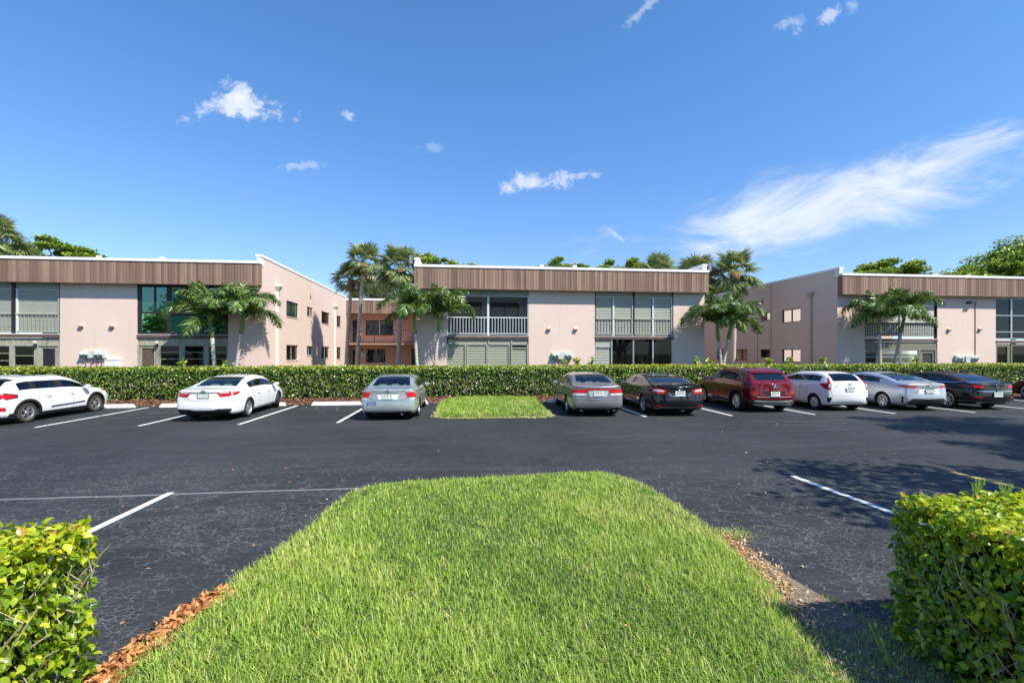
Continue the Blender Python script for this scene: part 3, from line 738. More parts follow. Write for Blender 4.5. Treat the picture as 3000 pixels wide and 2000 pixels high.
b = MB(); slats(b, x0 + .05, 8.45, YF + .07, 2.3, 2.69, .07, .01); b.build('shutter_box', M['shutter'], Mb)
shutter(Mb, x0 + .08, 8.38, .1, 2.24, 'shutter', YF + .08)
for a, c in ((8.56, 9.66), (9.82, 10.80), (10.94, 11.93)): shutter(Mb, a, c, 2.02, 2.69, 'shutter', YF + .13)
frame_bars(Mb, [(x0, 8.5, 2.24, 2.3), (8.45, 8.54, .05, 2.69), (x0, x0 + .06, .05, 2.24), (9.70, 9.78, .05, 2.69), (10.83, 10.91, .05, 2.69), (11.95, x1, .05, 2.69)], 'alu', YF + .02, YF + .1)
for a, c in ((8.54, 9.70), (9.78, 10.83), (10.91, 11.95)):
    g = MB(); g.quad((a, YF + .06, .05), (c, YF + .06, .05), (c, YF + .06, 2.69), (a, YF + .06, 2.69)); g.build('window_pane', M['glass_dark'], Mb)
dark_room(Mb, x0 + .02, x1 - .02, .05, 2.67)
# ================= right wing
XR = 22.07
Rb = empty('apartment_building'); tag(Rb, 'pink stucco wing at right whose shaded side wall faces the courtyard', 'building', 'pink stucco apartment wings with brown boarded fascias')
piers(Rb, [(XR, 23.85), (28.62, 32.62), (37.2, 44)])
hU = [(28.51, 30.3, 3.97, 4.85), (31.52, 32.59, 4.25, 4.83), (34.16, 35.82, 3.97, 4.85), (37.44, 38.5, 3.97, 4.85)]
hL = [(28.51, 30.3, 1.33, 2.19), (31.52, 32.6, 1.6, 2.19), (34.16, 35.82, 1.33, 2.2), (37.44, 38.5, 1.33, 2.2)]
b = MB(); wall_holes(b, 'x', XR, .2, YF + .22, 43.9, .03, 6.799, hU + hL); b.box(XR, XR + .2, YF, YF + .219, 5.40, 6.30); b.build('side_wall', M['stucco'], Rb)
b = MB(); b.box(XR - .012, XR - .001, 31.40, 31.44, .03, 6.79); b.box(XR - .012, XR - .001, 32.9, 32.94, .03, 4.2); b.build('control_joint', M['brown'], Rb)
for i, h in enumerate(hU): side_window(Rb, XR, -1, *h, 'glass_dark' if i > 1 else 'glass', 'bronze', 'blind' if i < 2 else None, louvre=(i == 1))
for i, h in enumerate(hL): side_window(Rb, XR, -1, *h, 'glass_dark', 'bronze', 'wood_louvre' if i == 0 else None)
downpipe(Rb, XR, 27.52, -1, 'tan')
roof_shell(Rb, XR, 44, YF, 44)
fascia(Rb, XR + .005, 44, YF - .38, 5.32, 6.41, YF, True, False)
b = MB(); b.box(XR + .21, 44, 43.7, 43.9, .03, 6.3); b.build('rear_wall', M['stucco'], Rb)
x0, x1 = 23.85, 28.62
bay_shutters_upper(Rb, x0, x1, [(x0 + .08, 26.15), (26.3, x1 - .14)], mat='shutter_w', railmat='bronze', mull=[(26.15, 26.3)], balz=3.74, nbal=30)
band(Rb, x0, x1, 2.6)
b = MB(); b.box(x0, x1, YF + .03, YF + .1, 2.16, 2.60); b.build('panel', M['olive'], Rb)
frame_bars(Rb, [(x0, x1, 2.10, 2.16), (24.63, 24.99, .05, 2.10), (26.12, 26.27, .05, 2.10), (27.40, 27.52, .05, 2.10), (x1 - .14, x1, .05, 2.10)], 'olive', YF + .02, YF + .1, 'post')
for a, c in ((x0 + .04, 24.63), (24.99, 26.12), (26.27, 27.40)): grid_window(Rb, a, c, 1.35, 2.10, 2, 'alu_w', fw=.025)
b = MB(); b.box(x0, 27.52, YF + .03, YF + .1, .05, 1.35); b.build('panel', M['dark'], Rb)
louvre_door(Rb, 27.52, x1 - .14, 2.10, 'olive', 'bronze', 27.7, 28.36, 1.93)
dark_room(Rb, x0 + .02, x1 - .02, .05, 2.58)
x0, x1 = 32.62, 37.2
frame_bars(Rb, [(x0, x1, 5.24, 5.34), (33.68, 33.80, 2.85, 5.24), (34.9, 35.02, 2.85, 5.24), (x0, 33.68, 4.20, 4.26), (33.8, 34.9, 4.20, 4.26), (x0, 33.68, 3.2, 3.26), (33.8, 34.9, 3.2, 3.26), (x0, x1, 2.79, 2.85)], 'alu', YF + .02, YF + .1)
g = MB(); g.quad((x0, YF + .07, 2.85), (x1, YF + .07, 2.85), (x1, YF + .07, 5.24), (x0, YF + .07, 5.24)); g.build('window_pane', M['glass_dark'], Rb)
band(Rb, x0, x1, 2.52)
frame_bars(Rb, [(x0, x0 + .12, .05, 2.45), (33.45, 33.62, .05, 2.45), (33.70, 33.80, .05, 2.45), (x0 + .12, 33.45, 2.33, 2.45), (34.95, 35.1, .05, 2.45), (33.8, 34.95, 2.38, 2.45)], 'olive', YF + .02, YF + .1)
g = MB(); g.quad((x0, YF + .07, .05), (x1, YF + .07, .05), (x1, YF + .07, 2.5), (x0, YF + .07, 2.5)); g.build('window_pane', M['glass_dark'], Rb)
dark_room(Rb, x0 + .02, x1 - .02, .05, 2.5); dark_room(Rb, x0 + .02, x1 - .02, 2.9, 5.2)
# ================= recessed links at the back of the two courtyards
def link(xa, xb, label, detail=True):
    t = empty('walkway_block'); tag(t, label, 'building', 'recessed walkway blocks joining the wings')
    Y = 44.0
    b = MB(); pitch = .15; n = int((xb - xa) / pitch)
    for i in range(n): b.box(xa + i * (xb - xa) / n + .008, xa + (i + 1) * (xb - xa) / n - .008, Y, Y + .04, 5.45, 6.62)
    b.build('fascia', M['boards'], t)
    b = MB(); b.box(xa, xb, Y + .041, Y + .08, 5.44, 6.62); b.build('fascia_backing', M['black'], t)
    b = MB(); b.box(xa, xb, Y - .03, Y + 6, 6.62, 6.78); b.build('roof', M['white'], t)
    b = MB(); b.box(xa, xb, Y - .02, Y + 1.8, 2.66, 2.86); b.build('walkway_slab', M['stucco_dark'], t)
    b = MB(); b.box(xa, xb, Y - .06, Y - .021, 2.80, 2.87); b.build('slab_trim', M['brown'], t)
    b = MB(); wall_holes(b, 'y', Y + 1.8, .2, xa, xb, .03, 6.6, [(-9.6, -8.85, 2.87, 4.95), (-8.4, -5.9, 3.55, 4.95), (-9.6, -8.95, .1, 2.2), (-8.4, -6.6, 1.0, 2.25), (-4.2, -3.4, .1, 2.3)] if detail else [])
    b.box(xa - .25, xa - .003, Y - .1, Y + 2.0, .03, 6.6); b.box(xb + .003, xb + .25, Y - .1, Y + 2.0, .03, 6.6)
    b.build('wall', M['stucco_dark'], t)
    b = MB(); b.box(xa, xb, Y + .02, Y + .05, 3.96, 4.0); b.box(xa, xb, Y + .02, Y + .05, 2.95, 2.98)
    x = xa + .1
    while x < xb: b.box(x - .009, x + .009, Y + .025, Y + .043, 2.98, 3.96); x += .17
    for x in (-7.3, -5.6, -3.9) if detail else (): b.box(x - .03, x + .03, Y + .01, Y + .06, 2.87, 4.0)
    b.build('railing', M['black'], t)
    if detail:
        Yw = Y + 1.9
        for a, c, z0_, z1_, m in ((-9.6, -8.85, 2.87, 4.95, 'black'), (-9.6, -8.95, .1, 2.2, 'black'), (-4.2, -3.4, .1, 2.3, 'black')):
            g = MB(); g.box(a, c, Yw, Yw + .05, z0_, z1_); g.build('door', M[m], t)
        wt = grid_window(t, -8.4, -5.9, 3.55, 4.95, 1, 'bronze', 'glass', .06, Yw)
        b = MB()
        for i in range(12):
            z = 3.6 + i * .112; b.quad((-8.3, Yw + .09, z), (-6.0, Yw + .09, z), (-6.0, Yw + .12, z + .08), (-8.3, Yw + .12, z + .08))
        b.box(-7.2, -7.12, Yw - .02, Yw + .03, 3.6, 4.9); b.box(-8.3, -8.1, Yw + .05, Yw + .06, 3.6, 4.9)
        b.build('blind', M['blind'], wt)
        grid_window(t, -8.4, -6.6, 1.0, 2.25, 1, 'black', 'glass', .07, Yw)
        b = MB(); b.box(-7.7, -7.2, Yw + .1, Yw + .11, 1.05, 2.2); b.build('curtain', M['grey_shade'], t)
        b = MB(); b.box(-8.4, -3.4, Yw + .5, Yw + .52, .1, 5); b.build('room', M['dark'], t)
        b = MB(); b.tube([(-6.2, Y + .6, 2.62), (-5.5, Y + 1.7, 2.35)], .03, 6); b.build('drain_elbow', M['stucco_dark'], t)
    return t
lk = link(XL + .003, MX0 + .04, 'shaded recessed block with balcony walkway behind the left courtyard palms')
lk2 = link(MX1 - .04, XR - .003, 'dark recessed block closing the right courtyard behind the palms', False)
def wall_lantern(x, z, y, label):
    t = empty('wall_lantern', (x, y, z)); tag(t, label, 'wall lamp', 'small lanterns on the walkway block')
    b = MB(); b.lathe([(.001, .12), (.07, .08), (.06, .05), (.05, -.1), (.03, -.13), (.001, -.13)], (0, -.1, 0), 'z', 8); b.build('housing', M['black'], t)
    b = MB(); b.box(-.04, .04, -.03, 0, -.05, .1); b.build('bracket', M['black'], t)
wall_lantern(-9.16 + .45, 2.2, 45.8, 'small black lantern beside the ground floor door of the left courtyard')
wall_lantern(-5.4, 2.15, 45.8, 'small black lantern right of the ground floor window in the left courtyard')
sg = empty('unit_sign', (-8.62, 45.79, 1.75)); tag(sg, 'small white plaque on the courtyard wall between the two tall palms', 'sign')
b = MB(); b.box(-.17, .17, -.03, 0, -.16, .16); b.build('plate', M['whitewall'], sg)
b = MB(); b.lathe([(.001, -.006), (.05, -.005), (.05, 0)], (0, -.03, .05), 'y', 10); b.box(-.1, .1, -.035, -.03, -.08, -.05); b.build('emblem', M['brown'], sg)
# ---------------- wall fittings, things of their own
def vent(x, z, label):
    t = empty('wall_vent', (x, YF, z)); tag(t, label, 'vent', 'small hooded vents on the front walls')
    b = MB(); b.poly([(-.1, -.003, .09), (.1, -.003, .09), (.1, -.12, .05), (-.1, -.12, .05)]); b.poly([(-.1, -.12, .05), (.1, -.12, .05), (.1, -.11, -.02), (-.1, -.11, -.02)])
    for s in (-.1, .1): b.poly([(s, -.003, .09), (s, -.12, .05), (s, -.11, -.02), (s, -.003, -.07)])
    b.build('hood', M['ventpink'], t); b = MB(); b.box(-.08, .08, -.1, -.002, -.075, -.03); b.build('flap', M['brown'], t)
for x, z, l in ((-18.1, 3.26, 'small vent hood on left wing wall, left one above the meters'), (-16.72, 3.26, 'small vent hood on left wing wall, right one above the meters'),
                (4.97, 3.23, 'small vent hood on middle wing wall, left one of the pair'), (6.45, 3.23, 'small vent hood on middle wing wall, right one of the pair'),
                (29.37, 3.32, 'small vent hood on right wing wall left of the conduit'), (31.48, 3.36, 'small vent hood on right wing wall right of the conduit')): vent(x, z, l)
def meters(x0, x1, z0, z1, xs_, label, box=None):
    t = empty('meter_bank', ((x0 + x1) / 2, YF, z0)); tag(t, label, 'electric meters', 'electric meter banks on the front walls')
    cx = (x0 + x1) / 2; h = z1 - z0
    b = MB(); b.box(x0 - cx, x1 - cx, -.14, -.004, 0, h); b.build('cabinet', M['galv'], t, bevel=.008)
    for x in xs_:
        b = MB(); b.lathe([(.085, 0), (.085, -.05), (.07, -.10), (.045, -.125), (.001, -.13)], (x - cx, -.14, h * .58), 'y', 14); b.build('meter', M['meterglass'], t, smooth=True)
        b = MB(); b.box(x - cx - .05, x - cx + .05, -.165, -.141, h * .10, h * .26); b.build('breaker_cover', M['black'], t)
    if box:
        b = MB(); b.box(box[0] - cx, box[1] - cx, -.2, -.004, -.12, h - .04); b.build('disconnect_box', M['galv'], t, bevel=.008)
    b = MB()
    for k, x in enumerate(np.linspace(x0 + .2, x1 - .2, 4)): b.tube([(x - cx, -.05, 0), (x - cx, -.05, -z0 + .06)], .02, 6)
    b.build('conduit', M['rust'], t)
meters(-18.08, -16.97, 1.72, 2.06, [-18.0, -17.80, -17.35, -17.14], 'grey electric meter bank with four meters on left wing')
meters(5.12, 6.24, 1.62, 1.98, [5.22, 5.42, 5.93, 6.13], 'grey electric meter bank with four meters on middle wing')
meters(29.75, 31.3, 1.42, 1.80, [29.9, 30.12, 30.75, 30.95, 31.15], 'grey electric meter bank with centre box on right wing', (30.33, 30.63))
t = empty('box_step', (-16.6, 25.3, 0)); tag(t, 'low white utility box beside the left meter bank above the hedge', 'utility box')
b = MB(); b.box(-.28, .28, -.12, .18, .03, 1.62); b.build('cabinet', M['whitewall'], t, bevel=.01); b = MB(); b.box(-.3, .3, -.14, .19, 1.62, 1.66); b.build('lid', M['whitewall'], t)
# lamp with long conduit on right wing
t = empty('wall_floodlight', (30.78, YF, 5.0)); tag(t, 'small bronze wall floodlight under the right fascia with a long conduit', 'floodlight')
b = MB(); b.poly([(-.2, -.003, .05), (.2, -.003, .05), (.16, -.3, 0), (-.16, -.3, 0)]); b.poly([(-.2, -.003, -.08), (.2, -.003, -.08), (.16, -.3, -.05), (-.16, -.3, -.05)])
for s in (-1, 1): b.poly([(s * .2, -.003, .05), (s * .16, -.3, 0), (s * .16, -.3, -.05), (s * .2, -.003, -.08)])
b.poly([(-.16, -.3, 0), (.16, -.3, 0), (.16, -.3, -.05), (-.16, -.3, -.05)]); b.build('housing', M['bronze'], t)
b = MB(); b.poly([(-.15, -.05, -.083), (.15, -.05, -.083), (.13, -.27, -.055), (-.13, -.27, -.055)]); b.build('lens', M['lens'], t)
b = MB(); b.tube([(.2, -.02, .02), (.33, -.025, .02), (.40, -.025, -.05), (.40, -.025, -3.2)], .018, 6); b.build('conduit', M['rust'], t)
def flood(x, y, z, s, label):
    t = empty('floodlight', (x, y, z)); tag(t, label, 'floodlight', 'black floodlights on the middle roof corners')
    b = MB(); b.box(-.11, .11, -.05, .05, -.24, .24); b.build('housing', M['black'], t, bevel=.012)
    b = MB()
    for k in range(6): b.box(-.085, .085, -.056, -.051, -.2 + k * .07, -.15 + k * .07)
    b.build('lens', M['lens'], t)
    b = MB(); b.tube([(s * .11, .02, -.02), (s * .30, .02, -.05)], .02, 6); b.build('bracket', M['black'], t)
flood(-2.36, YF - .1, 6.82, 1, 'black floodlight at the left corner of the middle roof'); flood(14.13, YF - .1, 6.76, -1, 'black floodlight at the right corner of the middle roof')
def roof_vent(x, y, label, z=6.34, h=.52):
    t = empty('roof_vent', (x, y, z)); tag(t, label, 'roof vent', 'white roof vents along the parapets')
    b = MB(); b.lathe([(.22, 0), (.2, h * .7), (.12, h * .86), (.12, h), (.001, h + .01)], (0, 0, 0), 'z', 10); b.build('cowl', M['white'], t)
for x, y, l in ((-17.95, 26.4, 'white roof vent on the left wing above the meters'), (-15.0, 26.4, 'white roof vent on the left wing above the green glass'), (4.7, 26.3, 'white roof vent on the middle wing, left one'),
                (6.6, 26.3, 'white roof vent on the middle wing, right one'), (29.6, 26.5, 'white roof vent on the right wing, left one'), (31.9, 26.5, 'white roof vent on the right wing, right one')): roof_vent(x, y, l)
for x, l in ((-20.1, 'round lamp beside the shuttered far left bay door'), (-14.68, 'round lamp between door and windows under the green glass')):
    t = empty('porch_lamp', (x, YF, 2.45)); tag(t, l, 'wall lamp', 'porch lamps on the weathered panels')
    b = MB(); b.lathe([(.001, -.16), (.06, -.14), (.075, -.08), (.05, -.03), (.03, 0)], (0, 0.0, .02), 'y', 10); b.build('globe', M['cream'], t, smooth=True)
    b = MB(); b.box(-.035, .035, -.06, 0, -.2, -.06); b.build('bracket', M['black'], t)
for x, y, z, f, l in ((XL, 33.5, 5.75, 1, 'small dark sensor lamp high on the sunlit left side wall'), (XR, 32.3, 5.62, -1, 'small white lamp high on the shaded right side wall')):
    t = empty('security_lamp', (x, y, z)); tag(t, l, 'wall lamp')
    b = MB(); b.lathe([(.001, 0), (.07, .01), (.09, .09), (.001, .12)], (0, 0, 0), 'x', 10); b.build('head', M['lens'] if f < 0 else M['concrete'], t, smooth=True)
    t.rotation_euler = (0, 0, 0 if f > 0 else math.pi)
    b = MB(); b.lathe([(.04, 0), (.04, .05), (.001, .06)], (0, 0, .12), 'x', 8); b.build('bracket', M['dark'], t)
# ------------------------------------------------------------------ vegetation
rng = np.random.default_rng(11)
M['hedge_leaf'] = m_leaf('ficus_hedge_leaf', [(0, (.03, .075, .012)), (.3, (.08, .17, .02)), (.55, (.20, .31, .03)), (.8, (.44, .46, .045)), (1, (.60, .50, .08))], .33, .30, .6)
M['near_leaf'] = m_leaf('glossy_ficus_leaf', [(0, (.06, .14, .012)), (.3, (.20, .33, .016)), (.6, (.46, .55, .022)), (.92, (.68, .66, .04)), (1, (.50, .30, .06))], .30, .40, .6)
M['grass'] = m_leaf('grass_blade', [(0, (.14, .27, .035)), (.4, (.30, .47, .06)), (.75, (.48, .62, .10)), (.93, (.60, .64, .18)), (1, (.68, .58, .32))], .5, .42, .35)
M['palm_leaf'] = m_leaf('palm_leaflet', [(0, (.02, .055, .012)), (.4, (.06, .145, .022)), (.75, (.22, .33, .055)), (1, (.52, .52, .18))], .34, .25, .6)
M['sabal_leaf'] = m_leaf('fan_palm_leaf', [(0, (.11, .16, .06)), (.5, (.25, .31, .11)), (.85, (.45, .47, .19)), (1, (.60, .50, .26))], .42, .25, .5)
M['tree_leaf'] = m_leaf('broad_tree_leaf', [(0, (.03, .075, .012)), (.4, (.10, .19, .022)), (.75, (.30, .40, .035)), (1, (.50, .52, .06))], .40, .35, .5)
M['oak_leaf'] = m_leaf('fine_grey_leaf', [(0, (.06, .09, .03)), (.5, (.15, .19, .065)), (1, (.30, .32, .12))], .5, .3, .4)
M['twig'] = simple('pale_twig', (.36, .29, .21), .8, var=.3, vscale=30)
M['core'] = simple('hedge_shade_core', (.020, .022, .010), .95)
M['bark'] = simple('grey_bark', (.17, .14, .11), .9, var=.35, vscale=9, bump=.5, bscale=30)
M['crownshaft'] = simple('green_crownshaft', (.16, .22, .045), .4, var=.15, vscale=5)
M['boot'] = simple('orange_palm_boot', (.27, .125, .05), .9, var=.4, vscale=25, bump=.8, bscale=40)
def m_palmtrunk():
    m, t, b = newmat('ringed_palm_trunk'); o = t.new('ShaderNodeTexCoord').outputs['Object']
    sx = t.new('ShaderNodeSeparateXYZ'); t.link(o, sx.inputs[0])
    z = t.math('ADD', sx.outputs[2], t.math('MULTIPLY', t.noise(o, 3, 3), .06))
    ring = t.math('PINGPONG', t.math('MULTIPLY', z, 11.0), 1.0)
    c = t.mix(t.ramp(ring, [(.0, 1.0), (.18, 0.0)]), (.50, .46, .38), (.24, .21, .16))
    c = t.mix(t.ramp(t.noise(o, 7, 6, .7), [(.48, 0.0), (.68, 1.0)]), c, (.32, .31, .23))
    t.link(c, b.inputs['Base Color']); b.inputs['Roughness'].default_value = .85
    bp = t.new('ShaderNodeBump'); bp.inputs['Strength'].default_value = .5; bp.inputs['Distance'].default_value = .02
    t.link(ring, bp.inputs['Height']); t.link(bp.outputs[0], b.inputs['Normal'])
    return m
M['palmtrunk'] = m_palmtrunk()
def rotm(yaw, pitch, roll=None):
    """rows of R for arrays: local y -> direction (yaw, pitch)"""
    cy, sy, cp, sp = np.cos(yaw), np.sin(yaw), np.cos(pitch), np.sin(pitch)
    y = np.stack([sy * cp, cy * cp, sp], 1); x = np.stack([cy, -sy, np.zeros_like(cy)], 1); z = np.cross(x, y)
    if roll is not None:
        c, s = np.cos(roll)[:, None], np.sin(roll)[:, None]; x, z = x * c + z * s, z * c - x * s
    return np.stack([x, y, z], 2)
# ---------------- grass
def in_poly(P, poly):
    x, y = P[:, 0], P[:, 1]; ins = np.zeros(len(P), bool); n = len(poly); j = n - 1
    for i in range(n):
        xi, yi = poly[i]; xj, yj = poly[j]
        c = ((yi > y) != (yj > y)) & (x < (xj - xi) * (y - yi) / (yj - yi + 1e-12) + xi); ins ^= c; j = i
    return ins
def edge_dist(P, poly):
    d = np.full(len(P), 1e9); n = len(poly)
    for i in range(n):
        a = np.array(poly[i]); b_ = np.array(poly[(i + 1) % n]); ab = b_ - a
        t = np.clip(((P - a) @ ab) / (ab @ ab), 0, 1); d = np.minimum(d, np.linalg.norm(P - a - t[:, None] * ab, axis=1))
    return d
BLADE = (np.array([(-.5, 0, 0), (.5, 0, 0), (-.42, .10, .5), (.42, .10, .5), (0, .36, 1.0)], float), [np.array([(0, 1, 3, 2)]), np.array([(2, 3, 4)])])
def noise2(P, s, seed):
    r = np.random.default_rng(seed); v = 0
    for k in range(5):
        a = r.uniform(0, 6.28); f = s * r.uniform(.6, 1.8); v = v + np.sin((P[:, 0] * np.cos(a) + P[:, 1] * np.sin(a)) * f + r.uniform(0, 6.28))
    return v / 5
def grass(name, poly, regions, hmax, label=None):
    parts = []
    for (y0, y1, dens, w, h) in regions:
        xs = [p[0] for p in poly]; A = (max(xs) - min(xs) + .1) * (y1 - y0); n = int(A * dens)
        P = np.stack([rng.uniform(min(xs) - .05, max(xs) + .05, n), rng.uniform(y0, y1, n)], 1)
        d0 = edge_dist(P, poly); P = P[in_poly(P, poly) | (d0 < .035 * rng.random(len(P)))]; n = len(P)
        d = edge_dist(P, poly); z = hmax * np.clip(d / .45, 0, 1) ** .6
        big = noise2(P, 2.2, 3); sm = noise2(P, 9, 4)
        yaw = rng.uniform(0, 2 * np.pi, n); lean = np.abs(rng.normal(0, .75, n)); cl = rng.random(n)
        Rz = np.zeros((n, 3, 3)); c, s = np.cos(yaw), np.sin(yaw); cl_, sl = np.cos(lean), np.sin(lean)
        # R = Rz(yaw) Rx(-lean)
        Rz[:, 0, 0] = c; Rz[:, 0, 1] = -s * cl_; Rz[:, 0, 2] = -s * sl
        Rz[:, 1, 0] = s; Rz[:, 1, 1] = c * cl_; Rz[:, 1, 2] = c * sl
        Rz[:, 2, 1] = -sl; Rz[:, 2, 2] = cl_
        hh = h * (1 + .3 * big + .25 * sm) * rng.uniform(.4, 1.35, n); ww = w * rng.uniform(.7, 1.3, n)
        sc = np.stack([ww, hh * .9, hh], 1)
        pt = noise2(P, 5.0, 44); tint = np.clip(.42 + .24 * big + .18 * sm + .16 * pt + rng.normal(0, .27, n), 0, .93)
        tint = np.where(rng.random(n) < .06 + .10 * np.clip(pt, 0, 1) + .06 * (d < .12), rng.uniform(.94, 1, n), tint)
        tint = np.where((P[:, 0] > 1.9) & (P[:, 0] < 3.2) & (rng.random(n) < .35 * np.clip((P[:, 0] - 1.7) / .8, 0, 1)) & (noise2(P, 3.1, 17) > -.1), rng.uniform(.85, 1, n), tint)
        parts.append(scatter(*BLADE, np.column_stack([P, z]), Rz, sc, tint))
    V, F, T = merge(parts)
    o = npmesh(name, V, F, M['grass'], T)
    tag(o, label, None, None, 'stuff'); return o
grass('grass', LAWN, [(1.4, 3.4, 6400, .0060, .078), (3.4, 4.8, 5200, .0066, .074), (4.8, 6.3, 3900, .0078, .068), (6.3, 7.8, 3400, .0090, .062)], .07, 'bright green lawn grass of the near island')
grass('grass', ISL, [(14.3, 17, 1500, .013, .09), (17, 20.8, 1000, .018, .10)], .09, 'short green grass on the island between the parked cars')
# dry grass rim of the islands
def dry_rim(poly, n, spread, h, w, zone=None, inset=0.0):
    seg = [(np.array(poly[i]), np.array(poly[(i + 1) % len(poly)])) for i in range(len(poly))]
    L = np.array([np.linalg.norm(b_ - a) for a, b_ in seg]); k = rng.choice(len(seg), n, p=L / L.sum()); t = rng.random(n)
    P = np.array([seg[i][0] + (seg[i][1] - seg[i][0]) * u for i, u in zip(k, t)]) + rng.normal(0, spread, (n, 2))
    if zone is not None: P = P[zone(P)]
    n = len(P)
    Rm = rotm(rng.uniform(0, 6.28, n), rng.uniform(.0, .5, n)); sc = np.stack([np.full(n, w), np.full(n, h), np.full(n, h * .3)], 1) * rng.uniform(.6, 1.3, (n, 1))
    return scatter(BLADE[0], BLADE[1], np.column_stack([P, np.full(n, .02)]), Rm, sc, np.clip(rng.normal(.97, .04, n), .8, 1))
V, F, T = merge([dry_rim(ISL, 5000, .05, .11, .02, lambda P: P[:, 1] < 16), dry_rim(LAWN, 9000, .045, .05, .004, lambda P: P[:, 0] > 2.0), dry_rim(LAWN, 3500, .04, .05, .004, lambda P: P[:, 0] < 2.0)])
tag(npmesh('dry_grass', V, F, M['grass'], T), 'straw coloured dry grass along the lawn edges', None, None, 'stuff')
# ---------------- mulch, leaf litter
M['mulch'] = m_leaf('mulch_chip', [(0, (.06, .025, .018)), (.5, (.17, .07, .045)), (.85, (.30, .16, .08)), (1, (.42, .30, .14))], .8, 0, .2)
M['litter'] = m_leaf('dry_leaf', [(0, (.20, .07, .03)), (.4, (.50, .21, .07)), (.75, (.62, .36, .14)), (1, (.68, .60, .38))], .6, .15, .3)
def flakes(P, z, size, tmu, tsd, tmpl=LEAF4, tilt=.35):
    n = len(P); nr = rng.normal(0, tilt, (n, 3)); nr[:, 2] = 1
    sz = size * rng.uniform(.6, 1.4, n)
    return scatter(*tmpl, np.column_stack([P, z]), frames(nr, rng), np.stack([sz * .62, sz, sz], 1), np.clip(rng.normal(tmu, tsd, n), 0, 1))
n = 42000
P = np.column_stack([rng.uniform(-24, 34, n), 19.25 + 2.2 * rng.beta(1.1, 1.6, n)])
keep = ~((P[:, 0] > -.7) & (P[:, 0] < 3.35) & (P[:, 1] < 20.6)); P = P[keep]
V, F, T = merge([flakes(P, rng.uniform(.05, .09, len(P)) * np.clip((P[:, 1] - 19.1) / .5, .2, 1), .07, .5, .28)])
tag(npmesh('mulch', V, F, M['mulch'], T), 'reddish brown mulch and dry leaves under the long hedge', None, None, 'stuff')
# golden leaves drifted against the wheel stops and kerb line
n = 2600
P = np.column_stack([rng.uniform(-16, 24, n), 19.02 + .28 * rng.random(n) ** 1.2]); w = (np.sin(P[:, 0] * 1.7) + np.sin(P[:, 0] * .63 + 1)) > rng.uniform(-1.6, 1.2, n); P = P[w]
P2 = np.column_stack([rng.uniform(-15, 20, 700), rng.uniform(9, 19, 700)]); P2 = P2[rng.random(700) < (.06 + .5 * np.clip((P2[:, 1] - 13) / 6, 0, 1) ** 2)]
P3 = np.column_stack([rng.uniform(2.9, 9, 60), rng.uniform(3.2, 9, 60)])
P4 = np.column_stack([rng.uniform(-5, -2, 22), rng.uniform(3.4, 9, 22)])
V, F, T = merge([flakes(P, np.full(len(P), .02), .06, .72, .2), flakes(P2, np.full(len(P2), .012), .055, .72, .2), flakes(P3, np.full(60, .008), .03, .85, .15, LEAF8), flakes(P4, np.full(22, .008), .04, .5, .2, LEAF8)])
tag(npmesh('fallen_leaves', V, F, M['litter'], T), 'tan fallen leaves scattered over the asphalt', None, None, 'stuff')
# brown leaf heap along the left lawn edge, scraps in the grass and dirt at right
ed = np.array([(-2.06, 3.0), (-2.12, 3.25), (-2.04, 3.6), (-1.98, 3.95), (-1.9, 4.2)]); t = rng.uniform(0, len(ed) - 1.001, 1500); i = t.astype(int)
P = ed[i] + (ed[i + 1] - ed[i]) * (t - i)[:, None] + np.column_stack([rng.normal(-.03, .045, 1500), rng.normal(0, .03, 1500)])
ed2 = np.array([(2.45, 3.1), (2.72, 3.8), (2.82, 4.4), (2.86, 4.9)]); t = rng.uniform(0, 2.999, 900); i = t.astype(int)
Q = ed2[i] + (ed2[i + 1] - ed2[i]) * (t - i)[:, None] + rng.normal(.06, .09, (900, 2))
Q2 = np.column_stack([rng.uniform(2.4, 4.2, 700), rng.uniform(2.2, 3.3, 700)])
S = np.column_stack([rng.uniform(-2, 2.6, 260), rng.uniform(2.3, 7.4, 260)])
V, F, T = merge([flakes(P, rng.uniform(.02, .07, 1500), .055, .40, .2, LEAF8, .9), flakes(Q, rng.uniform(.015, .04, 900), .028, .72, .2, LEAF8, .6), flakes(Q2, rng.uniform(.01, .03, 700), .022, .75, .2, LEAF8, .6), flakes(S, rng.uniform(.085, .115, 260), .022, .9, .15, LEAF8, .7)])
tag(npmesh('leaf_litter', V, F, M['litter'], T), 'orange brown dry leaves heaped along the near lawn edges', None, None, 'stuff')
